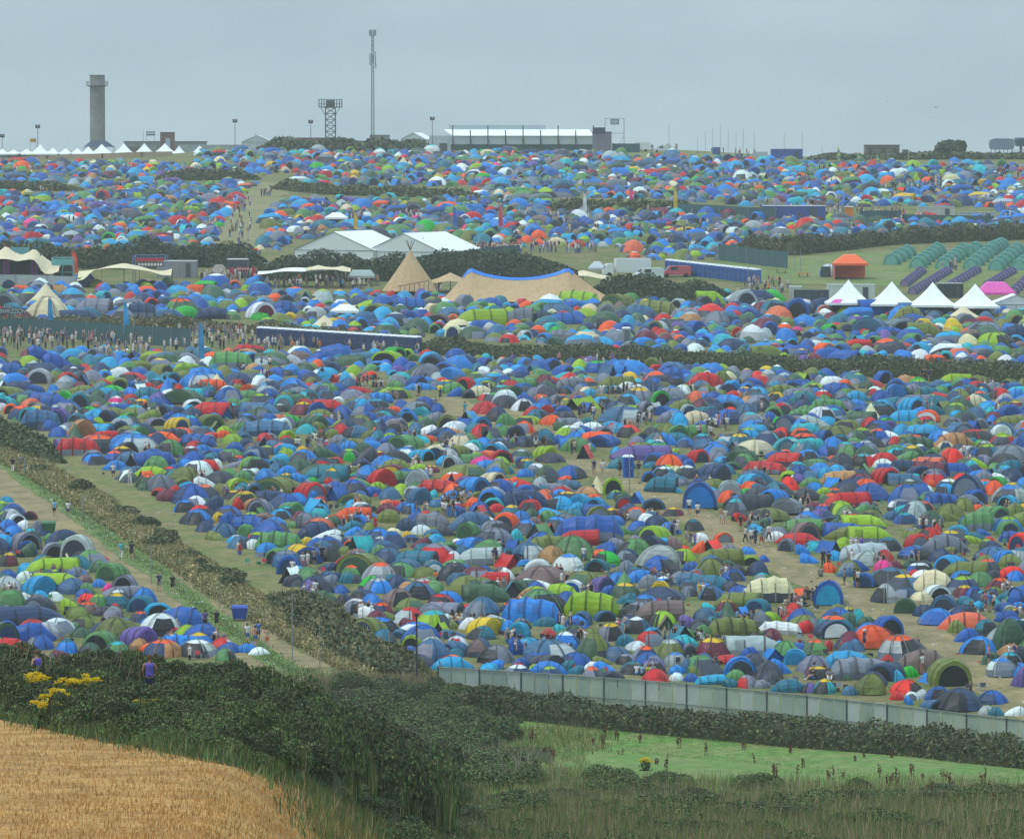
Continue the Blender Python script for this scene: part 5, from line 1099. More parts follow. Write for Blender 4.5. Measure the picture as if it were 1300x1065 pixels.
# --- row of white peaked tents, left skyline
def pagoda(p,w,e,k,lab,grp,wall=None,n=6,m=WH,name='pagoda_tent',cat='pagoda tent',d=None):
    t=thing(name,lab,cat,p,0,grp); d=d or w; V=[];Fc=[]
    R_=8
    for i in range(R_+1):
        s=i/R_; q=(1-s)**1.0; z=e+(k-e)*(s**1.7*.6+s*.4)
        for (sx,sy) in ((-1,-1),(0,-1),(1,-1),(1,0),(1,1),(0,1),(-1,1),(-1,0)): V.append((sx*w/2*q,sy*d/2*q,z))
    for i in range(R_):
        for j in range(8): Fc.append((i*8+j,i*8+(j+1)%8,(i+1)*8+(j+1)%8,(i+1)*8+j))
    mb=MB(); mb.add(V,Fc); obj('roof',mb,m,t)
    mb=MB()
    for a,b in (((-1,-1),(1,-1)),((1,-1),(1,1)),((1,1),(-1,1)),((-1,1),(-1,-1))):
        A=(a[0]*w/2*1.004,a[1]*d/2*1.004); B=(b[0]*w/2*1.004,b[1]*d/2*1.004); mb.add([(A[0],A[1],e+.02),(B[0],B[1],e+.02),(B[0],B[1],e-.3),(A[0],A[1],e-.3)],[(0,1,2,3)])
    obj('valance',mb,m,t)
    for sx in(-1,1):
        for sy in (-1,1): mb=MB(); mb.tube([(sx*w/2*.98,sy*d/2*.98,-.3),(sx*w/2*.98,sy*d/2*.98,e)],.05,6); obj('leg',mb,GALV,t)
    if wall: mb=MB(); mb.box((0,d/2*.96,e/2-.1),(w*.95,.04,e-.2)); obj('back_wall',mb,wall,t)
    mb=MB(); mb.tube([(0,0,k-.1),(0,0,k+.35)],[.05,.02],5); obj('finial',mb,GALV,t)
    return t
for px,ap,hw,l in ((18,190,9,'first small white peaked tent from the left on the skyline'),(35,189,9,'second small white peaked tent on the skyline, left of the floodlight'),(52,183,11,'taller white peak directly under the left floodlight pole'),(68,187,8,'white peaked tent just right of the left floodlight pole'),(84,188,8,'white peak midway between floodlight and concrete tower'),(99,188,8,'white peak left of the dark canopy'),(113,186,9,'white peak before the left end of the dark canopy'),(130,183,13,'broad white peak right below the concrete tower'),(158,182,12,'white peak right of the concrete tower'),(184,182,12,'white peak below the blue and white sign'),(210,182,14,'widest white peak below the red brown building'),(228,185,8,'small white peak at the right end of the beige wall'),(254,185,10,'lone white peaked tent right of the beige wall'),(4,189,8,'white peaked tent cut by the left edge of the view')):
    D=1190 if px<120 else 1200; p=base(px,D=D); pagoda(p,wm(p,hw*2.3),zt(p,195.5),zt(p,ap),l,'white peaked tents on the left skyline',WH)
# beige wall
D=1150; mb=MB(); pts=[(10,207,201.5),(26,206,199),(60,204,197.5),(130,202,195),(180,200,193),(218,199,192.5)]
for a,b in zip(pts[:-1],pts[1:]):
    A=base(a[0],D=D);B=base(b[0],D=D-4); za,zb=A.z+zt(A,a[2]),B.z+zt(B,b[2]); mb.add([(A.x,D,A.z-1),(B.x,D,B.z-1),(B.x,D,zb),(A.x,D,za),(A.x,D+.3,A.z-1),(B.x,D+.3,B.z-1),(B.x,D+.3,zb),(A.x,D+.3,za)],[(0,1,2,3),(7,6,5,4),(3,2,6,7)])
tag(obj('beige_wall',mb,M('beige_hoarding','#b8a48c',.85,col2='#a8947c',scale=.4,amt=.2)),'long beige hoarding wall below the white peaked tents at left','wall')
# small skyline buildings
def block(name,lab,cat,px0,px1,top,D,col,dep=6,roof=None,bot=None,parts=()):
    p=base((px0+px1)/2,D=D); w=wm(p,px1-px0); h=zt(p,top); t=thing(name,lab,cat,p); mb=MB(); b=zt(p,bot) if bot else -.6
    mb.box((0,0,(h+b)/2),(w,dep,h-b)); obj('walls',mb,M('wall_'+col[1:],col,.8,scale=.8,amt=.18),t)
    if roof: mb=MB(); mb.box((0,0,h+.1),(w*1.02,dep*1.04,.2)); obj('roof',mb,M('roof_'+roof[1:],roof,.8),t)
    for (x0,x1,z0,z1,c,nm) in parts: mb=MB(); mb.box(((x0+x1)/2*w-w/2,-dep/2-.03,(z0+z1)/2*h),((x1-x0)*w,.08,(z1-z0)*h)); obj(nm,mb,M('part_'+c[1:],c,.6),t)
    return t
block('flat_roofed_building','long low grey building with a dark flat roof on the left skyline','building',160,262,180.5,1300,'#8a8f92',8,'#5b6066',parts=[(.05,.3,.1,.6,'#6d6660','shutter')])
block('brick_block','square red brown building with a white panel on the left skyline','building',205,222,169,1290,'#7a5550',5,'#5f4644',parts=[(.4,.75,.2,.75,'#aab4c6','panel')])
block('grey_barrier','grey hoarding behind the lone white peaked tent','hoarding',228,312,184,1235,'#9aa3a6',.3)
block('red_brick_building','long low red brown brick building left of the lattice platform','building',377,440,176,1225,'#8a6c68',6,'#6b5552',parts=[(.1,.2,.1,.8,'#6a5350','door'),(.42,.44,0,1,'#59484a','downpipe'),(.7,.8,.2,.8,'#6a5350','door')])
block('grey_hut','small grey hut at the foot of the tall mast','hut',470,495,172.5,1230,'#85898b',3,'#6b7074')
block('grey_hut','dark low hut right of the lamp post on the skyline','hut',558,568,182,1190,'#4c5560',3)
block('bunker_building','old brown brick bunker building on the right skyline','building',1097,1140,185,1190,'#6f6a62',6,'#5b574f',parts=[(.08,.2,.3,.8,'#4c4841','opening'),(.45,.6,.3,.8,'#4c4841','opening'),(.8,.92,.3,.8,'#4c4841','opening')])
block('bunker_building','small separate brown block beside the bunker building','building',1145,1152,190,1195,'#77706a',3)
block('dark_container','dark screened cabin with a purple board at the right end of the long white marquee','cabin',752,776,168.5,1180,'#7b7687',4,'#3d4158',parts=[(0,.66,.93,1.25,'#3b3f60','board')])
block('equipment_box','dark green equipment box on the hilltop field','box',936,942,196,1172,'#3b5247',1.5,'#2f433a')
block('white_cabin','white panel hoarding at the right end of the hilltop field','hoarding',955,974,193,1170,'#b8bfc6',.3)
# sign boards
def board(name,lab,px,top,bot,w,D,col,marks,posts=True,btm=None):
    p=base(px,D=D); t=thing(name,lab,'sign',p); zt_,zb=zt(p,top),zt(p,bot); W=wm(p,w); mb=MB(); mb.box((0,0,(zt_+zb)/2),(W,.15,zt_-zb)); obj('board',mb,M('sb'+col[1:],col,.5),t)
    if posts:
        for s in(-1,1): mb=MB(); mb.tube([(s*W*.45,.12,-.3),(s*W*.45,.12,zt_)],.06,5); obj('post',mb,GALV,t)
    for (x0,x1,z0,z1,c) in marks: mb=MB(); mb.box((((x0+x1)/2-.5)*W,-.09,zb+(z0+z1)/2*(zt_-zb)),((x1-x0)*W,.03,(z1-z0)*(zt_-zb))); obj('lettering',mb,M('lt'+c[1:],c,.5),t)
board('sign_board','blue sign with a white band on posts above the long grey building',192,167,172.5,11,1270,'#50688f',[(.05,.95,.35,.6,'#d6dde6'),(.1,.3,.68,.85,'#d6dde6'),(.35,.6,.68,.85,'#d6dde6'),(.65,.9,.68,.85,'#d6dde6')])
board('sign_board','small yellow sign left of the floodlight pole',43,176,181,8,1260,'#c8a860',[(.15,.85,.3,.6,'#b8705a')])
# floodlight poles
def lamp(px,bot,top,l,D=1200,n=4,r=.09):
    p=base(px,D=D) if D else gp(px,bot); h=zt(p,top); t=thing('floodlight_pole',l,'floodlight',p); mb=MB(); mb.tube([(0,0,-.5),(0,0,h)],[r,r*.7],8); obj('pole',mb,DARKM,t)
    s=wm(p,1)
    mb=MB(); mb.box((0,0,h),(s*6,.1,.12)); obj('crossbar',mb,DARKM,t)
    for k in range(n): mb=MB(); mb.box(((k%2-.5)*s*3.4,-.15,h-s*1.0+(k//2)*s*2.4),(s*2.6,.35,s*2.0)); obj('lamp',mb,M('lamp_dark','#353c44',.4),t)
for a in ((49,0,161,'floodlight cluster on a dark pole above the white peaked tents at far left'),(299,0,154,'floodlight pole left of the white marquee on the skyline'),(395,0,155,'floodlight pole left of the lattice platform'),(549,0,151,'floodlight pole left of the long white marquee'),(4,0,173,'small floodlight at the very left edge of the skyline')): lamp(*a)
lamp(529,868,780,'dark lighting mast standing among tents at the left end of the steel fence',None,4,.10)
lamp(874,330,290,'floodlight pole behind the blue toilet row',None,2,.06)
# lattice platform tower
p=base(420,D=1230); t=thing('lattice_platform_tower','dark lattice tower with a wide railed platform on top','tower',p); h=zt(p,137); hb=zt(p,126.5); w=wm(p,12.5)
mb=MB(); s=w/2
for sx in(-1,1):
    for sy in(-1,1): mb.tube([(sx*s,sy*s,-.5),(sx*s,sy*s,h)],.11,6)
nl=7
for i in range(nl):
    z0,z1=h*i/nl,h*(i+1)/nl
    for (a,b) in (((-s,-s),(s,-s)),((s,-s),(s,s)),((s,s),(-s,s)),((-s,s),(-s,-s))):
        mb.tube([(a[0],a[1],z0),(b[0],b[1],z1)],.07,4); mb.tube([(b[0],b[1],z0),(a[0],a[1],z1)],.07,4); mb.tube([(a[0],a[1],z1),(b[0],b[1],z1)],.06,4)
obj('lattice_legs',mb,DARKM,t); W=wm(p,29)
mb=MB(); mb.box((0,0,h+.12),(W,w*1.3,.2)); obj('deck',mb,DARKM,t)
mb=MB(); D2=w*.65; n=9
for i in range(n+1):
    for y in(-D2,D2): mb.tube([(-W/2+W*i/n,y,h),(-W/2+W*i/n,y,hb)],.06,4)
for z in (h+(hb-h)*.45,hb):
    for y in(-D2,D2): mb.tube([(-W/2,y,z),(W/2,y,z)],.06,4)
    for x in(-W/2,W/2): mb.tube([(x,-D2,z),(x,D2,z)],.06,4)
for sx in(-1,1): mb.tube([(sx*W/2*.85,0,h),(sx*s,0,h*.82)],.07,4)
obj('railing',mb,DARKM,t)
mb=MB(); mb.box((0,0,(h+hb)/2),(w*.9,w*.7,(hb-h)*.8)); obj('cabin_frame',mb,M('mesh_dark','#566068',.7),t)
# telecom mast
p=base(473.5,D=1250); t=thing('telecom_mast','very tall slender grey telecom mast, the highest thing on the skyline','mast',p); H=zt(p,44); s0,s1=wm(p,4)/2,wm(p,2.4)/2
mb=MB(); n=26
def sq(z): return s0+(s1-s0)*z/H
for sx in(-1,1):
    for sy in(-1,1): mb.tube([(sx*s0,sy*s0,-.5),(sx*s1,sy*s1,H)],.11,5)
for i in range(n):
    z0,z1=H*i/n,H*(i+1)/n; a,b=sq(z0),sq(z1)
    for q in range(4):
        c=[(-1,-1),(1,-1),(1,1),(-1,1)][q]; d=[(1,-1),(1,1),(-1,1),(-1,-1)][q]
        mb.tube([(c[0]*a,c[1]*a,z0),(d[0]*b,d[1]*b,z1)],.06,4); mb.tube([(c[0]*b,c[1]*b,z1),(d[0]*b,d[1]*b,z1)],.05,4)
obj('lattice',mb,M('mast_grey','#8b959b',.6),t)
mb=MB(); zc=zt(p,42)
for a in range(6): q=2*pi*a/6; mb.box((cos(q)*.75,sin(q)*.75,zc),(.35,.3,1.6),q)
obj('antenna_panels',mb,M('antenna','#8f9aa2',.5),t)
mb=MB(); mb.tube([(0,0,H),(0,0,zt(p,36.5))],[.07,.03],5); obj('whip_aerial',mb,GALV,t)
mb=MB()
for (x,py,hh) in ((-.55,72,1.6),(-.55,80,1.6),(.6,70,1.8),(.65,78,1.8),(0,75,2.2),(.7,84,1.2)): mb.box((x*1.2,-.4,zt(p,py)),(.3,.3,hh))
obj('mid_antennas',mb,M('antenna','#8f9aa2',.5),t)
# marquees
def marquee(name,lab,p,yaw,W,L,e,k,mr=WH,mw=None,bays=3,gcol=None,grp=None,wallh=None):
    """W along local X is the gable width, L runs back along local Y"""
    t=thing(name,lab,'marquee',p,yaw,grp); mw=mw or M('white_wall_pvc','#dde3e4',.5,amt=.08); mb=MB(); o=.15
    mb.add([(-W/2-o,-o,e-.05),(0,-o,k),(W/2+o,-o,e-.05),(-W/2-o,L+o,e-.05),(0,L+o,k),(W/2+o,L+o,e-.05)],[(0,3,4,1),(1,4,5,2)])
    obj('roof',mb,mr,t)
    mb=MB(); mb.add([(-W/2,0,-.5),(W/2,0,-.5),(W/2,0,e-.06),(0,0,k-.06),(-W/2,0,e-.06)],[(0,1,2,3,4)]); obj('gable',mb,mw,t)
    mb=MB(); mb.add([(W/2,0,-.5),(W/2,L,-.5),(W/2,L,e-.07),(W/2,0,e-.07)],[(0,1,2,3)]); obj('side_wall',mb,mw,t)
    mb=MB(); mb.add([(-W/2,L,-.5),(-W/2,0,-.5),(-W/2,0,e-.07),(-W/2,L,e-.07)],[(0,1,2,3)]); obj('side_wall',mb,mw,t)
    mb=MB(); mb.add([(W/2,L,-.5),(-W/2,L,-.5),(-W/2,L,e-.06),(0,L,k-.06),(W/2,L,e-.06)],[(0,1,2,3,4)]); obj('gable',mb,mw,t)
    mb=MB()
    for i in range(bays+1):
        y=L*i/bays
        for s in(-1,1): mb.tube([(s*(W/2+.05),y,-.4),(s*(W/2+.05),y,e-.2)],.05,4); mb.tube([(s*(W/2-.2),y+.05,e-.2),(0,y+.05,k-.22)],.05,4)
    for x in np.linspace(-W/2,W/2,5): mb.tube([(x,-.05,-.4),(x,-.05,e-.1)],.04,4)
    mb.tube([(-W/2,-.06,e-.1),(W/2,-.06,e-.1)],.05,4)
    obj('frame',mb,GALV,t); return t
p=gp(424,331); marquee('white_marquee','left one of two white marquees with a grey gable end facing left',p,-.42,wm(p,112),15,zt(p,317),zt(p,294))
p=gp(512,334); marquee('white_marquee','right one of two white marquees, its side wall facing the fence',p,-.42,wm(p,106),17,zt(p,319),zt(p,296),bays=4)
D=1225; p=base(327,D=D); marquee('white_marquee','small white marquee with pale frame wall right of the floodlight pole on the skyline',p,.0,wm(p,38),8,zt(p,180),zt(p,172),WH,M('pale_frame_wall','#c2ccd0',.6,amt=.12))
p=base(525,D=1215); marquee('white_marquee','small white marquee left of the long white one on the skyline',p,-.25,wm(p,32),8,zt(p,177),zt(p,168.5),WH,M('pale_frame_wall','#c2ccd0',.6,amt=.12))
# long white marquee, open front
p=base(664,D=1200); t=thing('long_white_marquee','very long white roofed open marquee across the middle of the skyline','marquee',p); w=wm(p,178); e=zt(p,172.5); k=zt(p,164.5); dp=10
mb=MB(); mb.add([(-w/2,0,e),(w/2,0,e),(w/2-1,dp/2,k),(-w/2-2.4,dp/2,k),(-w/2,dp,e),(w/2,dp,e)],[(0,1,2,3),(3,2,5,4)]); obj('roof',mb,M('bright_pvc','#f2f6f6',.4,amt=.05),t)
mb=MB(); mb.add([(-w/2-.5,.5,e-.1),(w/2,.5,e-.1),(w/2,.5,e*.42),(-w/2-.5,.5,e*.42)],[(0,1,2,3)]); mb.add([(-w/2-6,1,-.5),(-w/2-.3,1,-.5),(-w/2-.3,1,e),(-w/2-6,1,e)],[(0,1,2,3)]); obj('wall_panels',mb,M('pale_frame_wall','#c2ccd0',.6,amt=.12),t)
mb=MB(); mb.add([(-w/2-.5,.9,e*.44),(w/2,.9,e*.44),(w/2,.9,-.5),(-w/2-.5,.9,-.5)],[(0,1,2,3)]); obj('dark_skirt',mb,M('green_scrim','#3f6166',.8,amt=.15),t)
for i in range(9):
    x=-w/2+w*i/8; mb=MB(); mb.tube([(x,-.1,-.5),(x,-.1,e+ (1.4 if i%2 else 2.6))],.16,6); mb.tube([(x,-.1,e*.9),(x+.9,-.1,-.5)],.07,4); obj('post',mb,DARKM,t)
mb=MB(); mb.add([(-w/2-1,dp/2+.3,k+.05),(w/2-12,dp/2+.3,k+.05),(w/2-12,dp/2+.3,k+1.1),(-w/2-1,dp/2+.3,k+1.1)],[(0,1,2,3)]); obj('rear_panel',mb,M('rear_grey','#aebcc2',.6,amt=.1),t)
# scaffold screen frame
p=base(780,D=1195); t=thing('screen_scaffold','slender scaffold frame carrying a small grey screen','scaffold',p); w=wm(p,24); h=zt(p,151)
mb=MB()
for x in(-w/2,w/2):
    for y in (-.8,.8): mb.tube([(x,y,-.5),(x,y,h)],.07,5)
for z in (h,h*.55): 
    for y in(-.8,.8): mb.tube([(-w/2,y,z),(w/2,y,z)],.06,4)
mb.tube([(w/2,-.8,h*.5),(w/2-2,-.8,0)],.05,4); obj('frame',mb,GALV,t)
mb=MB(); mb.box((0,-.9,h-.8),(wm(p,11),.2,wm(p,7))); obj('screen',mb,M('screen_grey','#7d8a94',.4),t)
mb=MB(); mb.box((0,-1.02,h-.8),(wm(p,8.4),.03,wm(p,4.6))); obj('screen_panel',mb,M('screen_pale','#a8b6c0',.4),t)
def fence(name,lab,pts,h,m,postm=GALV,sp=3.0,world=False,th=.05,rail=True):
    P=[Vector(q) if world else gp(*q) for q in pts]; t=thing(name,lab,'fence',P[0]); o=P[0]; pa=MB(); Q=[]
    for a,b in zip(P[:-1],P[1:]):
        k=max(1,int((b-a).length/sp))
        for i in range(k): Q.append(a.lerp(b,i/k))
    Q.append(P[-1]); Q=[Vector((q.x,q.y,ter(q.x,q.y)))-o for q in Q]
    for a,b in zip(Q[:-1],Q[1:]): pa.add([(a.x,a.y,a.z-.1),(b.x,b.y,b.z-.1),(b.x,b.y,b.z+h),(a.x,a.y,a.z+h)],[(0,1,2,3)])
    obj('scrim',pa,m,t)
    st=max(1,len(Q)//30)
    for q in Q[::st]: mb=MB(); mb.tube([(0,-.05,-.2),(0,-.05,h+.15)],.05,5); o_=obj('post',mb,postm,t); o_.location=q
    return t
GS=M('green_scrim','#3f6166',.8,amt=.15)
fence('green_fence','green scrim fence behind the crowd at left',[(-40,428),(30,428),(110,432),(170,437),(242,441)],2.6,GS)
fence('green_fence','green scrim fence on the skyline right of the dark cabin',[((777-650)/F*1180,1180,0),((812-650)/F*1180,1180,0)],2.2,GS,world=True)
fence('green_fence','green scrim fence line in the upper camp right of the magenta flag',[(860,274),(950,279),(985,280)],2.4,GS)
fence('green_fence','green scrim fence below the white marquees and the packed crowd',[(540,339),(590,333),(620,329),(660,326)],2.0,GS)
fence('green_fence','green scrim fence behind the blue toilet row',[(912,330),(960,337),(1000,341)],2.8,GS)
fence('wire_fence','thin wire mesh fence along the left verge below the dry bank',[(-40,565),(31,603),(105,655),(192,737),(279,768),(345,828)],.02,GALV,sp=6)
# tent-edge steel hoarding
A=[gp(x,y) for x,y in ((556,884),(700,893),(860,905),(1000,919),(1150,936),(1310,955),(1450,972))]
t=thing('steel_fence','long pale grey-green steel sheet fence along the near side of the camp','fence',A[0]); o0=A[0]; Q=[]; tot=[0]
for a,b in zip(A[:-1],A[1:]): tot.append(tot[-1]+(b-a).length)
def along(s):
    for i in range(len(A)-1):
        if s<=tot[i+1]: q=A[i].lerp(A[i+1],(s-tot[i])/(tot[i+1]-tot[i])); break
    else: q=A[-1]
    return Vector((q.x,q.y,ter(q.x,q.y)))
nbay=int(tot[-1]/3.45); st=3.45; SM=[M('steel_sheet_a','#a3b0a4',.55,scale=1,amt=.12),M('steel_sheet_b','#98a79d',.55,scale=1,amt=.12),M('steel_sheet_c','#b0bab4',.55,scale=1,amt=.12)]
HF=2.35
for i in range(nbay):
    a,b=along(i*st)-o0,along((i+1)*st)-o0
    mb=MB(); mb.box((0,0,HF/2),(.12,.14,HF+.1)); o_=obj('post',mb,M('fence_post','#4f5a5a',.6),t); o_.location=a
    for k in range(3):
        p0=a.lerp(b,(k+.03)/3); p1=a.lerp(b,(k+.97)/3); mb=MB(); n=12; d=(p1-p0); nrm=Vector((d.y,-d.x,0)).normalized()
        V=[];Fc=[]
        for j in range(n+1):
            q=p0+d*j/n+nrm*(.02 if j%2 else -.0)+Vector((0,0,0)); V+= [(q.x,q.y,q.z-.1),(q.x,q.y,q.z+HF)]
        for j in range(n): Fc.append((2*j,2*j+2,2*j+3,2*j+1))
        mb.add(V,Fc); obj('sheet',mb,rnd.choice(SM),t)
mb=MB()
for i in range(nbay): 
    a,b=along(i*st)-o0,along((i+1)*st)-o0
    for z in (.75,HF-.05): mb.tube([a+Vector((0,-.1,z)),b+Vector((0,-.1,z))],.035,4)
obj('rails',mb,M('fence_rail','#6b7676',.6),t)
# vehicles
def lorry(p,yaw,lab,body='#dfe4e4',s=1.0,name='white_lorry',L=6.5):
    t=thing(name,lab,'lorry',p,yaw); t.scale=(s,)*3; mb=MB(); mb.box((.8,0,1.95),(L-1.7,2.3,2.3)); obj('box_body',mb,M('lorry_'+body[1:],body,.4,amt=.06),t)
    mb=MB(); x=-L/2+.2; mb.add([(x-.6,-1.05,.5),(x-.6,1.05,.5),(x-.55,1.05,1.3),(x-.55,-1.05,1.3),(x-.1,1,2.2),(x-.1,-1,2.2),(x+.95,1,2.3),(x+.95,-1,2.3),(x+.95,1.05,.5),(x+.95,-1.05,.5)],[(0,3,2,1),(3,5,4,2),(5,7,6,4),(7,9,8,6),(0,9,7,5,3),(1,2,4,6,8)]); obj('cab',mb,M('lorry_'+body[1:],body,.4,amt=.06),t)
    mb=MB(); mb.add([(x-.56,-.9,1.35),(x-.14,-.86,2.1),(x-.14,.86,2.1),(x-.56,.9,1.35)],[(0,1,2,3)]); obj('windscreen',mb,M('glass_dark','#303b44',.15),t)
    for sx in(-L/2+.5,L/2-1.4):
        for sy in(-1,1): mb=MB(); mb.tube([(sx,sy*.85,.42),(sx,sy*1.1,.42)],.42,14); obj('wheel',mb,M('tyre','#202224',.8),t)
    return t
lorry(base(812,D=1185),.0,'white lorry parked by the green fence on the skyline',s=.8)
p=gp(797,352); lorry(p,.15,'white horsebox lorry with a row of small dark windows right of the beige marquee',L=7.5)
def van(p,yaw,lab,col,name='van',s=1.0):
    t=thing(name,lab,'van',p,yaw); t.scale=(s,)*3; mb=MB(); prof=[(-2.4,.35),(-2.4,.95),(-1.7,1.15),(-1.1,1.85),(2.2,1.9),(2.4,1.7),(2.4,.35)]
    V=[(x,-.95,z) for x,z in prof]+[(x,.95,z) for x,z in prof]; n=len(prof); Fc=[tuple(range(n)),tuple(range(2*n-1,n-1,-1))]+[(i,(i+1)%n,n+(i+1)%n,n+i)[::-1] for i in range(n)]
    mb.add(V,Fc); obj('body',mb,M('van_'+col[1:],col,.35,amt=.06),t)
    mb=MB(); mb.add([(-1.66,-.86,1.2),(-1.16,-.82,1.78),(-1.16,.82,1.78),(-1.66,.86,1.2)],[(0,1,2,3)]); mb.add([(-1.0,-.965,1.2),(.2,-.965,1.2),(.2,-.965,1.7),(-.9,-.965,1.7)],[(0,1,2,3)]); obj('windows',mb,M('glass_dark','#303b44',.15),t)
    for sx in(-1.6,1.6):
        for sy in(-1,1): mb=MB(); mb.tube([(sx,sy*.75,.34),(sx,sy*.98,.34)],.34,14); obj('wheel',mb,M('tyre','#202224',.8),t)
    return t
van(gp(823,355),.3,'white van parked between the horsebox and the blue toilet row','#d8e0e0')
van(gp(858,352),.1,'red and white pick-up beside the left end of the blue toilet row','#c25a66')
van(base(841,D=1180),0,'white vehicle on the hilltop field left of the flag poles','#ccd4da',s=.9)
# portable toilets
def toilet_proto(col,nm):
    return dict(b=None)
TM={}
def toilet(p,yaw,col,lab,grp,roofc='#e4eaea'):
    if col not in TM:
        a=MB(); a.box((0,0,1.1),(1.1,1.1,2.2)); d=MB(); d.box((0,-.57,1.05),(.72,.04,1.85)); r=MB(); r.add([(-.58,-.58,2.2),(.58,-.58,2.2),(.58,.58,2.2),(-.58,.58,2.2),(-.4,-.4,2.42),(.4,-.4,2.42),(.4,.4,2.42),(-.4,.4,2.42)],[(0,1,5,4),(1,2,6,5),(2,3,7,6),(3,0,4,7),(4,5,6,7)]); h=MB(); h.box((.26,-.60,1.05),(.06,.04,.16))
        TM[col]=(a.mesh('tb'),d.mesh('td'),r.mesh('tr'),h.mesh('th'))
    a,d,r,h=TM[col]; t=thing('portable_toilet',lab,'portable toilet',p,yaw,grp); obj('cubicle',a,M('toilet_'+col[1:],col,.5,amt=.1),t)
    dk='#'+''.join('%02x'%int(int(col[i:i+2],16)*.78) for i in(1,3,5)); dd=obj('door',d,M('toiletd_'+col[1:],dk,.5),t); obj('roof',r,M('toiletroof',roofc,.5),t); obj('handle',h,M('handle_grey','#b0b4b4',.4),dd)
def toilet_row(a,b,col,lab,grp):
    A,B=gp(*a),gp(*b); n=int((B-A).length/1.14); yaw=math.atan2((B-A).y,(B-A).x)
    for i in range(n): q=A.lerp(B,(i+.5)/n); toilet(onground(q.x,q.y),yaw,col,lab,grp)
    return n
toilet_row((847,347),(963,360),'#3a62b0','bright blue portable toilet with a white roof in the row right of the vans','row of bright blue toilets')
toilet_row((328,436),(533,449),'#3c4f80','navy portable toilet with white roof in the long row left of the hedge','row of navy toilets')
toilet(gp(797.5,606),.1,'#2f63c0','lone blue toilet cubicle beside the dirt track start',None,'#3f72cc')
toilet(gp(795,437),.2,'#8a9296','grey cubicle behind the main tent field by the hedge',None)
# bins
def bin_(p,col,lab,yaw=.1,s=1.0):
    t=thing('wheelie_bin',lab,'bin',p,yaw); t.scale=(s,)*3; mb=MB(); mb.add([(-.55,-.4,.2),(.55,-.4,.2),(.55,.4,.2),(-.55,.4,.2),(-.68,-.52,1.15),(.68,-.52,1.15),(.68,.52,1.15),(-.68,.52,1.15)],[(3,2,1,0),(0,1,5,4),(1,2,6,5),(2,3,7,6),(3,0,4,7),(4,5,6,7)]); obj('body',mb,M('bin_'+col[1:],col,.4,amt=.1),t)
    mb=MB(); mb.add([(-.72,-.56,1.15),(.72,-.56,1.15),(.72,.56,1.2),(-.72,.56,1.2),(-.66,-.3,1.32),(.66,-.3,1.32),(.66,.4,1.36),(-.66,.4,1.36)],[(0,1,5,4),(1,2,6,5),(2,3,7,6),(3,0,4,7),(4,5,6,7)]); obj('lid',mb,M('bin_'+col[1:],col,.4,amt=.1),t)
    for sx in(-1,1):
        for sy in(-1,1): mb=MB(); mb.tube([(sx*.45-.03,sy*.32,.1),(sx*.45+.03,sy*.32,.1)],.1,10); obj('wheel',mb,M('tyre','#202224',.8),t)
bin_(gp(304,788),'#2c4ba8','large blue wheelie bin standing on the verge',s=1.0)
bin_(gp(62,679),'#2f6a44','large green wheelie bin at the edge of the left camp',s=1.0)
# blue containers etc.
def container(p,yaw,w,h,d,col,lab,name='container',top=None,parts=()):
    t=thing(name,lab,'container',p,yaw); mb=MB(); n=int(w/.35)
    V=[];Fc=[]
    for j in range(n+1): y=-d/2+(.05 if j%2 else 0); V+= [(-w/2+w*j/n,y,-.1),(-w/2+w*j/n,y,h)]
    for j in range(n): Fc.append((2*j,2*j+2,2*j+3,2*j+1))
    mb.add(V,Fc); mb.box((0,.06,h/2-.05),(w,d-.14,h-.1)); obj('body',mb,M('cont_'+col[1:],col,.6,amt=.12),t)
    mb=MB(); mb.box((0,0,h+.06),(w*1.01,d*1.02,.14)); obj('roof',mb,M('contr_'+(top or col)[1:],top or col,.6),t); 
    mb=MB(); mb.box((w*.3,-d/2-.03,h*.45),(w*.12,.05,h*.85)); obj('door',mb,M('cont_door','#4a525c',.6),t); return t
container(base(909,D=1172),0,wm(base(909,D=1172),9),1.7,2,'#3f62a8','small blue container on the hilltop field by the flag poles')
container(base(998,D=1160),0,wm(base(998,D=1160),40),zt(base(998,D=1160),190),3,'#3d5aa6','wide blue container tent at the left end of the right skyline hedge')
p=gp(1008,279); container(p,-.05,wm(p,80),2.6,3,'#3a5296','long blue catering unit with a white roof in the upper right camp',top='#e4e8e8')
mb=MB(); mb.box((0,0,1.2),(1.5,1.5,2.4)); p=gp(1078,279); t=thing('orange_kiosk','orange kiosk at the right end of the long blue catering unit','kiosk',p); obj('body',mb,M('orange_panel','#e8892e',.6),t); mb=MB(); mb.box((0,0,2.5),(1.8,1.8,.15)); obj('roof',mb,WH,t)
p=gp(1117,283); container(p,0,wm(p,52),2.2,2,'#3f6166','dark green open fronted bar unit left of the white cabins in the upper camp')
p=gp(1188,277); container(p,0,wm(p,46),2.1,2.5,'#b9c0bb','wide pale cabin above the green fence in the upper right camp')
p=gp(1240,280); container(p,0,wm(p,46),1.5,2.5,'#aeb8b4','lower pale cabin right of the wide pale cabin')
fence('green_fence','green scrim fence under the pale cabins in the upper right camp',[(1145,283),(1200,284),(1262,285)],1.6,GS)
p=gp(1030,388); container(p,-.05,wm(p,44),2.3,3,'#39494f','dark container with a white end left of the white pagodas'); 
p=gp(1010,386); container(p,-.05,wm(p,16),2.6,3.4,'#c4cbc4','pale cream cabin at the left end of the dark container')
p=gp(1206,378); container(p,0,wm(p,32),2.2,2.4,'#37464a','dark green container between the third and fourth white pagodas',top='#b0b6b4')
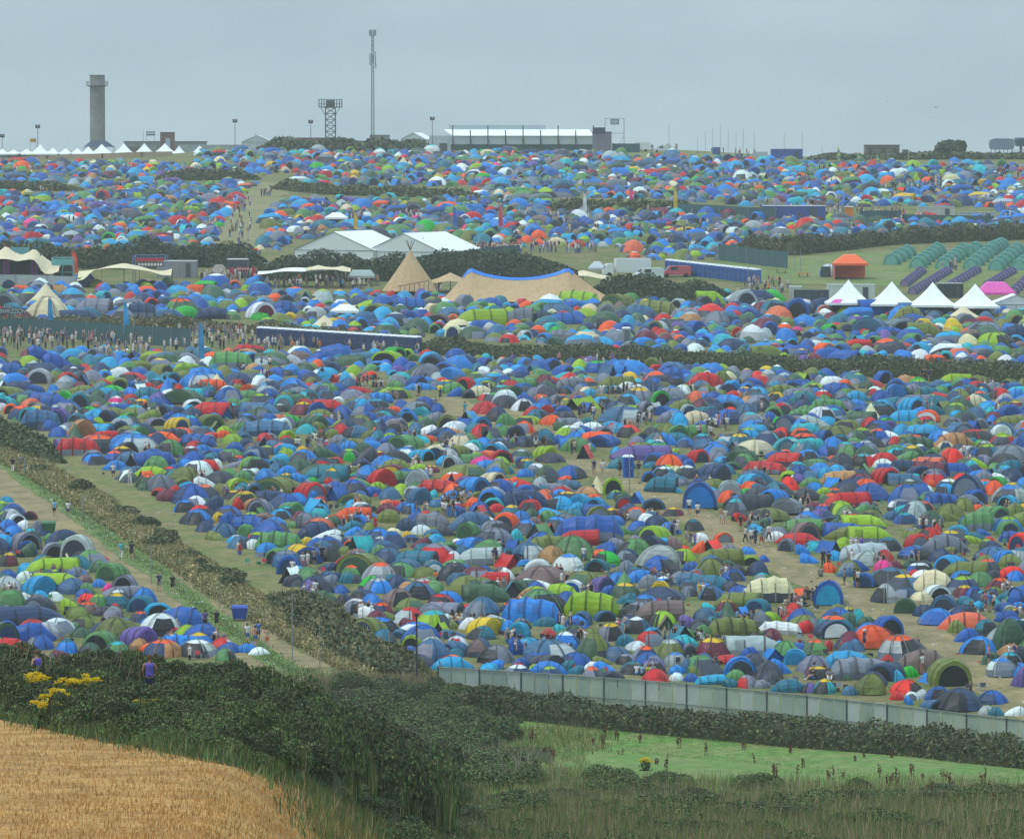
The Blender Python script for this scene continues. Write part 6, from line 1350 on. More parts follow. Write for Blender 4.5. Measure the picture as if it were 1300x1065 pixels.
p=gp(1080,380); container(p,0,wm(p,60),2.2,2.4,'#c8d0cc','white hoarding unit behind the first white pagoda')
p=gp(1048,352); container(p,0,wm(p,12),1.6,1.2,'#33564a','small dark green cabinet below the blue and white dome')
# pagodas on the right
for i,(px,ap,l) in enumerate(((1077,355,'leftmost large white pagoda tent with a pink stripe'),(1132,357,'second large white pagoda tent from the left'),(1184,358,'third large white pagoda tent, left of the dark container'),(1238,360,'fourth large white pagoda tent, left of the pink gazebo'))):
    p=gp(px,397+i*1.2); t=pagoda(p,wm(p,56+1.5),zt(p,384+i*1.4),zt(p,ap),l,'large white pagoda tents',M('white_wall_pvc','#dde3e4',.5,amt=.08))
    if i==0:
        w=wm(p,56); mb=MB(); e=zt(p,383.8); mb.add([(-w*.46,-w/2-.04,e+.02),(-w*.22,-w/2-.04,e+.02),(-w*.12,-w*.33,e+.75),(-w*.28,-w*.33,e+.75)],[(0,1,2,3)]); obj('pink_stripe',mb,M('pink_pvc','#e860b8',.5),t)
p=gp(1290,396); marquee('white_marquee','flat sided white marquee at the right edge beside the pagodas',onground(p.x,p.y),0,wm(p,62),6,zt(p,386),zt(p,374))
def gazebo(p,w,e,k,m,lab,name='gazebo',wallm=None,flat=.35,yaw=0,d=None):
    t=thing(name,lab,'gazebo',p,yaw); d=d or w; mb=MB(); mb.add([(-w/2,-d/2,e),(w/2,-d/2,e),(w/2,d/2,e),(-w/2,d/2,e),(-w/2*flat,-d/2*flat,k*.97),(w/2*flat,-d/2*flat,k*.97),(w/2*flat,d/2*flat,k),(-w/2*flat,d/2*flat,k)],[(0,1,5,4),(1,2,6,5),(2,3,7,6),(3,0,4,7),(4,5,6,7)]); obj('canopy',mb,m,t)
    mb=MB(); z=e-.35
    for a,b in (((-1,-1),(1,-1)),((1,-1),(1,1)),((1,1),(-1,1)),((-1,1),(-1,-1))): mb.add([(a[0]*w/2*1.003,a[1]*d/2*1.003,e),(b[0]*w/2*1.003,b[1]*d/2*1.003,e),(b[0]*w/2*1.003,b[1]*d/2*1.003,z),(a[0]*w/2*1.003,a[1]*d/2*1.003,z)],[(0,1,2,3)])
    obj('valance',mb,m,t)
    for sx in(-1,1):
        for sy in(-1,1): mb=MB(); mb.tube([(sx*w/2*.97,sy*d/2*.97,-.2),(sx*w/2*.97,sy*d/2*.97,e)],.04,5); obj('leg',mb,GALV,t)
    if wallm: mb=MB(); mb.add([(-w/2*.95,d/2*.95,0),(w/2*.95,d/2*.95,0),(w/2*.95,d/2*.95,e-.36),(-w/2*.95,d/2*.95,e-.36)],[(0,1,2,3)]); mb.add([(-w/2*.95,-d/2*.93,0),(-w/2*.95,d/2*.93,0),(-w/2*.95,d/2*.93,e-.36),(-w/2*.95,-d/2*.93,e-.36)],[(0,1,2,3)]); obj('side_walls',mb,wallm,t)
    return t
OR=M('orange_pvc','#f26a3a',.5,amt=.06); PKM=M('pink_pvc','#e860b8',.5)
p=gp(1079,354); gazebo(p,wm(p,43),zt(p,334),zt(p,323),OR,'large orange gazebo with orange walls on the right hand lawn',wallm=OR)
p=gp(1264,384); gazebo(p,wm(p,46),zt(p,371),zt(p,358),PKM,'bright pink gazebo behind the white pagodas',flat=.5)
p=gp(427,284); gazebo(p,wm(p,29),zt(p,276),zt(p,270),WH,'small white gazebo in the upper camp above the white marquees')
p=gp(438,402); gazebo(p,wm(p,36),zt(p,394),zt(p,386.5),WH,'small white gazebo among tents below the food stalls')
p=gp(940,385); gazebo(p,wm(p,38),zt(p,379),zt(p,371),M('grey_white_pvc','#c3cad2',.5),'pale grey gazebo right of the hedge below the blue toilets')
p=gp(278,350); gazebo(p,wm(p,26),zt(p,346),zt(p,336),M('taupe_canvas','#9d948c',.8),'taupe gazebo in the food stall row')
p=gp(758,348); gazebo(p,wm(p,22),zt(p,340),zt(p,332),M('grey_white_pvc','#c3cad2',.5),'pale gazebo roof behind the horsebox lorry')
p=gp(807,377); t=thing('dome_event_tent','orange topped grey dome event tent right of the beige marquee','tent',p)
V,Fc,Rg=P_dome(16,6,.62,0,6,.05); w=wm(p,36); h=zt(p,357)
for regs,nm,m in (((0,1,4,2),'walls',M('grey_white_pvc','#c3cad2',.5)),((3,),'roof',OR)):
    mb=MB(); mb.add(*prune(V,[f for f,r_ in zip(Fc,Rg) if r_ in regs])); o_=obj(nm,mb,m,t); o_.scale=(w,w*.8,h)
p=gp(1052,350); t=thing('dome_tent','blue and white dome tent left of the orange gazebo','tent',p)
V,Fc,Rg=P_dome(16,5,.8,0.03,4,.08); w=wm(p,26); h=zt(p,335)
for regs,nm,m in (((0,3,4),'flysheet',M('grey_white_pvc','#c3cad2',.5)),((1,),'door',M('blue_cloth','#2d55a8',.6)),((2,),'pole_sleeves',M('blue_cloth','#2d55a8',.6))):
    mb=MB(); mb.add(*prune(V,[f for f,r_ in zip(Fc,Rg) if r_ in regs])); o_=obj(nm,mb,m,t); o_.scale=(w,w*.8,h); o_.rotation_euler=(0,0,-.8)
# picnic tables on the lawn
for i,(px,py,c,l) in enumerate(((1020,352,'#e8582e','orange red bench table on the lawn left of the blue and white dome'),(992,347,'#b8a890','pale picnic table at the left end of the lawn'),(985,358,'#d87a8a','pink topped table among people left of the lawn'))):
    p=gp(px,py); t=thing('picnic_table',l,'table',p); mb=MB(); mb.box((0,0,.75),(1.9,.8,.06)); obj('table_top',mb,M('pt'+c[1:],c,.7),t)
    for s in(-1,1): mb=MB(); mb.box((0,s*.8,.45),(1.9,.26,.05)); obj('bench',mb,M('pt'+c[1:],c,.7),t)
    for s in(-1,1): mb=MB(); mb.tube([(s*.7,-.8,0),(s*.7,-.2,.74)],.04,4); mb.tube([(s*.7,.8,0),(s*.7,.2,.74)],.04,4); obj('leg',mb,DARKM,t)
# --- tipi and beige marquees
p=gp(521,373); t=thing('giant_tipi','tall pointed beige tipi with poles sticking out of its peak','tipi',p); h=zt(p,318); w=wm(p,70)
mb=MB(); n=16; V=[];Fc=[]
for i in range(6):
    s=i/5
    for k in range(n): a=2*pi*k/n; r=w/2*(1-s)**1.03+.08; V.append((r*cos(a),r*sin(a)*.9,h*s+.5*(1-s)))
for i in range(5):
    for k in range(n): Fc.append((i*n+k,i*n+(k+1)%n,(i+1)*n+(k+1)%n,(i+1)*n+k))
mb.add(V,Fc); obj('canvas',mb,CANV,t); mb=MB()
for k in range(7): a=2*pi*k/7; mb.tube([(cos(a)*.25,sin(a)*.25,h-.6),(-cos(a)*.75,-sin(a)*.75,h+1.6)],.05,5)
obj('poles',mb,M('pole_wood','#6d5a44',.8),t)
mb=MB()
for k in range(7): x=-1.6+k*.75; mb.tube([(x,-w*.52,0),(x+.1,-w*.5,1.3+k*.12)],.05,4)
mb.tube([(-1.8,-w*.5,1.3),(3.0,-w*.5,2.2)],.06,4); obj('entrance_frame',mb,M('pole_wood','#6d5a44',.8),t)
def stretch(name,lab,p,peaks,edge,m,poles=True,cat='stretch tent',stripe=None,legs=()):
    """peaks: (x,y,z) high points; edge: ordered outline points; canopy = grid pulled up towards peaks"""
    t=thing(name,lab,cat,p); xs=[e[0] for e in edge]; ys=[e[1] for e in edge]; N_=28; Mn=12
    x0,x1,y0,y1=min(xs),max(xs),min(ys),max(ys); V=[];Fc=[]
    def ez(x,y):
        s=w_=0
        for e in edge: d=1/((e[0]-x)**2+(e[1]-y)**2+.3)**1.5; s+=d*e[2]; w_+=d
        z=s/w_
        for q in peaks:
            d=math.hypot((x-q[0]),(y-q[1])*1.1)/q[3]; z=max(z,z+(q[2]-z)*max(0,1-d)**1.5)
        return z
    for j in range(Mn+1):
        for i in range(N_+1):
            x=x0+(x1-x0)*i/N_; y=y0+(y1-y0)*j/Mn; V.append((x,y,ez(x,y)))
    for j in range(Mn):
        for i in range(N_): a=j*(N_+1)+i; Fc.append((a,a+1,a+N_+2,a+N_+1))
    mb=MB(); mb.add(V,Fc); obj('canopy',mb,m,t,smooth=True)
    mb=MB()
    for q in peaks: mb.tube([(q[0],q[1],-.2),(q[0],q[1],ez(q[0],q[1]))],.07,6)
    for q in legs: mb.tube([(q[0],q[1],-.2),(q[0],q[1],ez(q[0],q[1]))],.05,5)
    obj('poles',mb,M('pole_wood','#6d5a44',.8),t); return t
def beige_big():
    p=gp(672,383); t=thing('beige_marquee','very long low beige marquee with a bright blue ridge stripe','marquee',p); w=wm(p,224); d=11.0
    n=40; V=[];Fc=[]; rows=9; cols=[]
    def ridge(s):   # s 0..1 along
        a,b=.165,.715
        H=zt(p,339); m_=zt(p,353)
        if s<a: q=s/a; return .25+(H-.25)*q**1.15
        if s>b: q=(1-s)/(1-b); return .25+(H-.25)*q**1.35
        q=(s-a)/(b-a); return H-(H-m_)*(4*q*(1-q))**.75
    for i in range(n+1):
        s=i/n; h=ridge(s)
        for j in range(rows):
            q=j/(rows-1)*2-1; z=.15+(h-.15)*(1-abs(q))**1.25 if h>.3 else .15
            V.append((-w/2+w*s,q*d/2*(1-.55*(abs(s-.44)/.56)**3),z))
    st=MB(); 
    for i in range(n):
        for j in range(rows-1): a=i*rows+j; Fc.append((a,a+rows,a+rows+1,a+1))
    mb=MB(); mb.add(V,Fc); obj('canvas',mb,CANV,t,smooth=False)
    V2=[];F2=[]; k=0
    for i in range(5,31):
        s=i/n; h=ridge(s)+.04; wd=.5
        V2+= [(-w/2+w*s,-wd,.15+(h-.15)*(1-wd/(d/2))**1.25+.03),(-w/2+w*s,0,h+.03),(-w/2+w*s,wd,.15+(h-.15)*(1-wd/(d/2))**1.25+.03)]
    m=len(V2)//3
    for i in range(m-1):
        for j in (0,1): a=i*3+j; F2.append((a,a+3,a+4,a+1))
    mb=MB(); mb.add(V2,F2); obj('ridge_stripe',mb,M('blue_pvc','#2f82e8',.45),t)
    mb=MB()
    for s in (.165,.715): mb.tube([(-w/2+w*s,0,0),(-w/2+w*s,0,ridge(s)+.3)],.1,6)
    for s in (.1,.25,.45,.6,.85): mb.tube([(-w/2+w*s,-d/2-.6,0),(-w/2+w*s,-d/2+1.2,.7)],.03,4)
    obj('poles',mb,DARKM,t)
beige_big()
p=gp(572,371); stretch('beige_canopy','small beige pointed canopy between the tipi and the long marquee',p,[(0,0,zt(p,346),4.5)],[(-4,-3,1.4),(0,-3,1.6),(4,-3,.9),(4,3,1.4),(0,3,2),(-4,3,1.6)],CANV,legs=[(-3.8,-2.8),(3.6,-2.8)])
p=gp(766,373); stretch('beige_canopy','pale beige canopy at the right end of the long beige marquee',p,[(-3.2,0,zt(p,343),7)],[(-4,-3,2.4),(0,-3,2.1),(3.6,-3,1.7),(3.6,3,2),(0,3,2.6),(-4,3,3)],CRM,legs=[(3.3,-2.8),(0,-2.8)])
p=gp(155,364); stretch('cream_stretch_tent','cream stretch tent with a central peak in the food area at left',p,[(.3,0,zt(p,334),8),(8,0,zt(p,341),4)],[(-7,-3,1.0),(-3,-3,2.6),(3,-3,2.3),(8,-3,1.8),(8,3,2),(0,3,3),(-6,3,2.4)],CRM,legs=[(-3,-2.8),(3,-2.8),(7.4,-2.8)])
p=gp(375,364); stretch('cream_stretch_tent','white awning over food stalls left of the twin peaked awning',p,[(-1,0,zt(p,343),6)],[(-6,-2.5,2.0),(0,-2.5,2.4),(5,-2.5,2.4),(5,2.5,2.6),(0,2.5,3),(-6,2.5,2.4)],WH,legs=[(-5.6,-2.3),(-2,-2.3),(2,-2.3),(4.7,-2.3)])
p=gp(417,365); stretch('cream_stretch_tent','cream twin peaked awning over a crowd in the food area',p,[(-1.6,0,zt(p,336.5),3.6),(2.2,0,zt(p,337.5),3.6)],[(-3.6,-2.5,2.8),(0,-2.5,2.9),(3.6,-2.5,2.5),(3.6,2.5,2.8),(0,2.5,3),(-3.6,2.5,3)],CRM,legs=[(-3.4,-2.3),(3.4,-2.3),(1.5,-2.3)])
p=gp(459,362); gazebo(p,wm(p,34),zt(p,350),zt(p,343),M('sage_pvc','#a9b8b4',.6),'long sage grey awning left of the tipi',flat=.7)
# food stall units
for px,w,h,c,l,tp in ((225,50,2.6,'#8d8f92','grey stall trailer behind the red truss gate','#d8dcdc'),(240,60,2.4,'#4a5578','low navy unit above the food stalls','#7d86a0'),(302,26,2.9,'#46505c','dark stall unit with a red front board','#dfe4e4'),(265,24,2.6,'#9a7a72','red brown unit at the right end of the navy one','#a0a4ac'),(350,30,2.2,'#5d5f60','dark stall under the white awning','#888888'),(400,30,2.2,'#7a4a4a','dull red stall behind the crowd','#888888')):
    p=gp(px,332 if 'navy' in l or 'red brown' in l else 352); container(p,-.03,wm(p,w),h,3,c,l,'stall_unit',tp)
p=gp(309,353); t=thing('stall_sign','red sign board with white lettering over the dark stall','sign',p+Vector((0,-2,0))); mb=MB(); mb.box((0,0,zt(p,341)),(wm(p,17),.1,.6)); obj('board',mb,M('sign_red','#b02a3c',.5),t)
for k in range(7): mb=MB(); mb.box((-.85+k*.28,-.07,zt(p,341)),(.18,.03,.26)); obj('letter',mb,M('sign_white','#e0d4d4',.5),t)
for s in(-1,1): mb=MB(); mb.tube([(s*.9,.1,-.2),(s*.9,.1,zt(p,341))],.05,5); obj('post',mb,DARKM,t)
for px,l in ((294,'red banner column at the left of the dark stall'),(322,'red banner column at the right of the dark stall')):
    p=gp(px,357); t=thing('banner_column',l,'banner',p); mb=MB(); mb.box((0,0,1.1),(.6,.3,2.2)); obj('banner',mb,M('sign_red','#b02a3c',.5),t); mb=MB(); mb.tube([(0,.2,-.1),(0,.2,2.4)],.04,5); obj('post',mb,DARKM,t)
# gate truss with red header
p=gp(191,362); t=thing('truss_gate','truss gate with a red header board in the food area','gate',p); w=wm(p,41); h=zt(p,324)
mb=MB()
for s in(-1,1):
    for a in(-.2,.2):
        for b in(-.2,.2): mb.tube([(s*w/2+a,b,-.2),(s*w/2+a,b,h)],.035,4)
    for i in range(8): mb.tube([(s*w/2-.2,-.2,h*i/8),(s*w/2+.2,-.2,h*(i+1)/8)],.025,4)
for z in(h,h-.4): mb.tube([(-w/2,0,z),(w/2,0,z)],.04,4)
obj('truss',mb,M('truss_blue','#6f8fc0',.5),t)
mb=MB(); mb.box((0,-.25,h-.75),(w*.86,.1,.5)); obj('header_board',mb,M('sign_red','#b02a3c',.5),t); mb=MB(); mb.box((0,-.25,h-1.5),(w*.86,.1,.8)); obj('name_board',mb,M('board_dark','#5b6266',.5),t)
for k in range(8): mb=MB(); mb.box((-w*.34+k*w*.097,-.32,h-1.5),(w*.06,.03,.34)); obj('letter',mb,M('sign_white','#e0d4d4',.5),t)
# stage at far left
p=gp(25,358); t=thing('stage','open stage with magenta drapes and a teal roof box under cream canvas at far left','stage',p)
mb=MB(); mb.box((0,2,.6),(9,5,1.2)); obj('deck',mb,M('stage_grey','#9ba1a6',.7),t)
mb=MB(); mb.box((-.2,4.2,2.6),(7.4,.2,3.0)); obj('back_cloth',mb,M('stage_black','#2c3038',.8),t)
for s,nm in((-1,'drape'),(1,'drape')): mb=MB(); mb.box((s*2.3,1.2,2.5),(1.1,.3,2.6)); obj(nm,mb,M('magenta_cloth','#a83cb0',.7),t)
mb=MB(); mb.box((-.1,1.5,zt(p,319)),(3.0,1.5,1.1)); obj('roof_box',mb,M('teal_panel','#5b97a0',.5),t)
mb=MB()
for s in (-1,1):
    for y in (0,4): mb.tube([(s*3.4,y,0),(s*3.4,y,5)],.09,5)
for y in (0,4): mb.tube([(-3.4,y,4.4),(3.4,y,4.4)],.07,5)
obj('frame',mb,DARKM,t)
stretch('cream_stretch_tent','cream stretch canvas with two peaks over the far left stage',p+Vector((0,.5,0)),[(-2.2,0,zt(p,312),4),(2.3,0,zt(p,315),4.2)],[(-9,-2,3.2),(-3,-3,3.6),(2,-3,3.5),(4.6,-3,1.3),(6.5,0,2.6),(4,3,3),(0,4,4),(-9,3,3.5)],CRM)
p=gp(80,358); t=thing('teal_scaffold_bar','teal topped scaffold bar stand right of the stage','bar',p); w=wm(p,27); h=zt(p,327); mb=MB()
for s in(-1,0,1):
    for y in(-1,1): mb.tube([(s*w/2,y,0),(s*w/2,y,h)],.06,5)
for z in(h,h-1.2,h*.4):
    for y in(-1,1): mb.tube([(-w/2,y,z),(w/2,y,z)],.05,5)
obj('scaffold',mb,M('teal_paint','#6fb0b0',.5),t); mb=MB(); mb.box((0,-1.06,h-.7),(w,.06,1.0)); obj('header',mb,M('teal_paint','#6fb0b0',.5),t); mb=MB(); mb.box((0,.6,h*.33),(w*.9,.1,h*.55)); obj('back',mb,M('stage_black','#2c3038',.8),t)
fence('grey_barrier','pale grey low barrier in front of the stage at far left',[(-30,361),(20,361),(60,362),(98,363)],1.5,M('barrier_grey','#a9b0b4',.6,amt=.12))
# feather flags
def feather(px,bot,top,col,l,D=None,w=.75,grp=None,c2=None):
    p=base(px,D=D) if D else gp(px,bot); h=zt(p,top); t=thing('feather_flag',l,'flag',p); mb=MB(); mb.tube([(0,0,-.2),(0,0,h*.6),(.05,0,h*.9),(.2,0,h)],[.04,.03,.02,.015],5); obj('pole',mb,GALV,t)
    mb=MB(); V=[];Fc=[]; n=12
    for i in range(n+1):
        s=i/n; z=h*.22+h*.77*s; ww=w*(1-.5*s**3) if s<.95 else w*.3; yb=.08*sin(s*9)
        V+= [(.03,0,z),(.03+ww,yb,z-.1)]
    for i in range(n): Fc.append((2*i,2*i+1,2*i+3,2*i+2))
    cols=[lin(col) if (not c2 or i%4<2) else lin(c2) for i in range(n)]
    for f,c in zip(Fc,cols): mb.add([V[k] for k in f],[(0,1,2,3)],c)
    obj('banner',mb,mat('flag_cloth',(0,0,0),.7,'attr',3,.08),t)
for a in ((61,426,378,'#2f8fd0','bright blue feather flag standing left of the crowd fence'),(157,436,382,'#2f9fe0','tallest bright blue feather flag before the green fence'),(252,468,408,'#2f8fc8','blue feather flag at the right end of the green fence'),
 (449,296,270,'#e0b840','yellow feather flag behind the white marquees'),(575,293,262,'#3a66c8','blue feather flag in the upper middle camp'),(633,295,260,'#d83a5a','red feather flag in the upper middle camp'),
 (740,275,244,'#d5d8d4','white feather flag in the upper camp'),(799,268,239,'#e04a98','magenta feather flag in the upper camp'),(855,272,239,'#e0c03a','yellow feather flag in the upper camp'),
 (9,352,312,'#c83a5a','red feather banner left of the magenta stage'),(91,354,318,'#e8452e','vermilion feather banner right of the teal scaffold bar')): feather(*a,w=1.0 if a[0] in(9,91) else .75)
for px,l in ((1063,'leftmost of three teal and yellow feather flags on the right skyline'),(1088,'middle one of three teal and yellow feather flags on the right skyline'),(1112,'rightmost of three teal and yellow feather flags on the right skyline')): feather(px,214,{1063:187,1088:193,1112:196}[px],'#3fa0a4',l,None,.7,c2='#c8c050')
# bare poles
def bare(px,bot,top,l,D=None,r=.05,grp='bare poles',col=None):
    p=base(px,D=D) if D else gp(px,bot); pole_thing('pole',l,'pole',p,zt(p,top),r,grp=grp,m=col or GALV)
for i,(px,top) in enumerate(((849,156),(885,174),(895,167),(904,162),(914,160),(924,165),(934,168),(943,162),(957,168),(995,168),(1018,168),(1043,185),(325,168),(183,166),(505,176))):
    bare(px,0,top,'thin bare flag pole standing on the skyline',1172 if px>800 else 1230,.055,'thin poles on the skyline')
for px,bot,top,l in ((105,655,628,'thin white fence pole by the verge, below the walkers in light colours'),(192,742,690,'thin white fence pole by the verge, near the two walkers in navy'),(279,772,738,'thin white fence pole by the verge left of the blue bin'),(371,838,752,'tall pale pole at the lower end of the dry bank'),(406,850,785,'slim pole right of the tall pale pole'),(31,604,582,'thin white fence pole at the upper left verge'),
 (1009,704,655,'pale pole at the foot of the long red tunnel tent'),(1127,768,696,'pale pole over the light grey dome right of the track'),(777,535,500,'thin dark pole left of the big slate tent'),(849,860,790,'pale pole over the taupe ridge tent'),(799,645,570,'thin pole right of the lone blue cubicle'),(693,520,480,'thin dark pole in the middle of the camp'),(1131,520,472,'thin pale pole above the slate family tent'),(829,560,465,'tall thin pole over the grey family tent'),(1009,345,318,'pole pair on the lawn, left'),(1016,345,316,'pole pair on the lawn, right'),(950,372,333,'white pole at the right end of the blue toilets'),(858,378,340,'thin pole before the hedge below the vans')): bare(px,bot,top,l,grp=None)
# stilted cabin, viewing stand
p=base(1270.5,D=1230); t=thing('stilted_cabin','grey rounded cabin raised on thin stilts at right skyline','cabin',p); w=wm(p,31); z0,z1=zt(p,190.5),zt(p,176)
mb=MB(); n=14; V=[];Fc=[]
for i in range(n):
    a=2*pi*i/n; V+= [(w/2*math.copysign(abs(cos(a))**.45,cos(a)),-2,(z0+z1)/2+(z1-z0)/2*math.copysign(abs(sin(a))**.45,sin(a))),(w/2*math.copysign(abs(cos(a))**.45,cos(a)),2,(z0+z1)/2+(z1-z0)/2*math.copysign(abs(sin(a))**.45,sin(a)))]
for i in range(n): j=(i+1)%n; Fc.append((2*i,2*i+1,2*j+1,2*j))
Fc.append(tuple(2*i for i in range(n))[::-1]); Fc.append(tuple(2*i+1 for i in range(n))); mb.add(V,Fc); obj('cabin',mb,M('cabin_grey','#7c88a0',.6,scale=.8,amt=.1),t)
for i in range(6): mb=MB(); mb.tube([(-w*.42+w*.84*i/5,0,-.5),(-w*.42+w*.84*i/5,0,z0+.1)],.1,5); obj('stilt',mb,GALV,t)
p=base(1295,D=1220); t=thing('viewing_stand','dark roofed steel viewing stand at the right edge of the skyline','stand',p); mb=MB(); mb.tube([(0,0,zt(p,186)),(0,0,zt(p,177)),(0,0,zt(p,175))],[1.4,1.8,1.5],16); obj('roof',mb,M('stand_blue','#3d5a74',.5),t)
mb=MB(); mb.tube([(0,0,-.4),(0,0,zt(p,184))],.35,8); obj('column',mb,DARKM,t); mb=MB()
for z in (2,3.4,4.8): mb.tube([(-2.2,-1,z),(3,-1,z)],.07,4)
for x in (-2.2,0,3): mb.tube([(x,-1,-.4),(x,-1,5)],.07,4)
obj('railings',mb,GALV,t)
# gulls
def gull(px,py,D,s,l):
    o=at(px,py,D); mb=MB(); 
    mb.tube([(-.28,0,0),(-.1,0,.02),(.12,0,.02),(.3,0,0)],[.02,.06,.06,.01],6)
    for k in(-1,1): mb.add([(-.08,0,.03),(.12,0,.03),(.02,k*.35,.16),(-.1,k*.33,.16),(-.2,k*.68,.08)],[(0,1,2,3),(3,2,4)])
    o_=obj('seagull',mb,M('gull_grey','#8a9298',.8)); o_.location=o; o_.rotation_euler=(.1,0,1.2+s); o_.scale=(1.3,)*3; tag(o_,l,'bird')
for a in ((893,109,900,.1,'seagull flying above the hilltop field, lowest contrast, left of three'),(1127,130,900,.5,'seagull flying over the right skyline, middle of three'),(1188,137,900,-.3,'seagull flying over the right skyline, rightmost of three'),(537,303,760,.2,'seagull flying in front of the right white marquee')): gull(*a)
# bell tents
BELL=P_pyr(12,.12,5)
def bell(px,by,w,h,l,c='cream_canvas',m=CRM):
    p=gp(px,by); t=thing('bell_tent',l,'bell tent',p); W=wm(p,w); H=zt(p,by-h); V,Fc,Rg=BELL
    for regs,nm,mm in (((0,),'canvas',m),((1,),'door',M('canvas_dark','#a89c80',.8))):
        mb=MB(); mb.add(*prune([(x*1,y*1,z*.85+.15) for x,y,z in V],[f for f,r_ in zip(Fc,Rg) if r_ in regs])); o_=obj(nm,mb,mm,t); o_.scale=(W,W,H)
    mb=MB(); n=12
    for k in range(n):
        a,b=2*pi*(k+.5)/n,2*pi*(k+1.5)/n; r=.485; mb.add([(r*cos(a),r*sin(a),-.02),(r*cos(b),r*sin(b),-.02),(r*cos(b)*1.02,r*sin(b)*1.02,.17),(r*cos(a)*1.02,r*sin(a)*1.02,.17)],[(0,1,2,3)])
    o_=obj('wall',mb,m,t); o_.scale=(W,W,H)
for a in ((512,213,20,14,'cream bell tent in the upper camp below the skyline hedge'),(520,213,12,10,'small cream bell tent peak right of another cream bell tent'),(904,275,16,14,'cream bell tent below the green fence in the upper camp'),(1059,234,26,11,'cream bell tent in the upper right camp'),(412,418,42,18,'cream bell tent before the row of navy toilets'),(1223,405,44,17,'cream bell tent below the fourth white pagoda'),(1078,390,24,18,'grey cream pyramid tent below the first white pagoda'),(58,390,52,30,'tall cream bell tent below the stage at left')): bell(*a)
# rows of pre-pitched tents on the right lawn
V,Fc,Rg=P_tunnel([(-.5,.9,.9),(-.36,1,1),(-.1,.95,.95),(.15,.97,.97),(.34,.8,.75),(.5,.4,.3)],8,front='door',hoops=(1,3)); RM={}
for k,regs in (('flysheet',(0,)),('door',(1,)),('pole_sleeves',(2,))): mb=MB(); mb.add(*prune(V,[f for f,r_ in zip(Fc,Rg) if r_ in regs])); RM[k]=mb.mesh('row_'+k)
def rowtents(a,b,n,w,h,cols,kind,lab,L):
    A,B=gp(*a),gp(*b)
    for i in range(n):
        q=A.lerp(B,i/max(1,n-1)); p=onground(q.x,q.y,-.03)
        e=thing('tunnel_tent',lab+(', nearest one' if i==0 else ', farthest one' if i==n-1 else ''),'tent',p,pi/2-.25,'rows of identical pre-pitched tents')
        for (nm,c) in zip(('flysheet','door','pole_sleeves'),cols):
            o_=obj(nm,RM[nm],FAB,e,lin(c)); o_.scale=(L,w,h)
GC=('#4f8a80','#6fa89c','#3c6f66')
for a,b,n,l in (((1133,336),(1153,325),4,'first'),((1166,340),(1191,322),6,'second'),((1199,341),(1224,323),6,'third'),((1234,342),(1256,324),5,'fourth'),((1231,325),(1240,321),2,'short back'),((1258,322),(1272,316),4,'back right'),((1266,343),(1292,322),6,'fifth'),((1295,343),(1318,326),5,'rightmost')):
    rowtents(a,b,n,2.9,2.0,GC,0,f'sea green tunnel tent in the {l} row on the right lawn',2.6)
PC=('#4c4a78','#8a6f98','#b9a8c8')
for a,b,n,l in (((1150,363),(1170,347),8,'first'),((1160,373),(1203,347),13,'second'),((1206,366),(1240,346),10,'third'),((1254,365),(1285,347),10,'fourth'),((1284,376),(1310,352),8,'rightmost')):
    rowtents(a,b,n,1.7,1.15,PC,1,f'small purple tent in the {l} low row behind the white pagodas',2.3)
# text banner over the left fence (lettering partly hidden behind the crowd in the photograph)
p=gp(19,412); t=thing('lettered_banner','dark banner with pale capital letters on two posts at far left','banner',p+Vector((0,-3,0))); w=wm(p,34); z=zt(p,394)
mb=MB(); mb.box((0,0,z),(w,.08,wm(p,7.5))); obj('banner_cloth',mb,M('banner_dark','#2c3844',.7),t)
for s in(-1,1): mb=MB(); mb.tube([(s*w*.48,.08,-.2),(s*w*.48,.08,z+.5)],.05,5); obj('post',mb,GALV,t)
cu=bpy.data.curves.new('txt','FONT'); cu.body='INWLESSON'; cu.size=.92; cu.align_x='CENTER'; cu.extrude=.01; to=bpy.data.objects.new('txt',cu); COL.objects.link(to); dg=bpy.context.evaluated_depsgraph_get(); me=bpy.data.meshes.new_from_object(to.evaluated_get(dg)); bpy.data.objects.remove(to)
o_=obj('lettering',me,M('sign_pale','#c9d4dc',.6),t); o_.rotation_euler=(pi/2,0,0); o_.location=(0,-.06,z-.32); xs=[v.co.x for v in me.vertices]; o_.scale=(w*.94/(max(xs)-min(xs)),1,1)
# white umbrella-like roof strip + long white bar in the left strip
p=gp(62,410); t=thing('white_canopy_strip','long thin white canopy strip left of the green fence','canopy',p); mb=MB(); mb.box((0,0,zt(p,402.5)),(wm(p,56),1.0,.18)); obj('canopy',mb,WH,t)
for s in(-1,1): mb=MB(); mb.tube([(s*wm(p,26),0,-.2),(s*wm(p,26),0,zt(p,402.5))],.05,5); obj('post',mb,GALV,t)
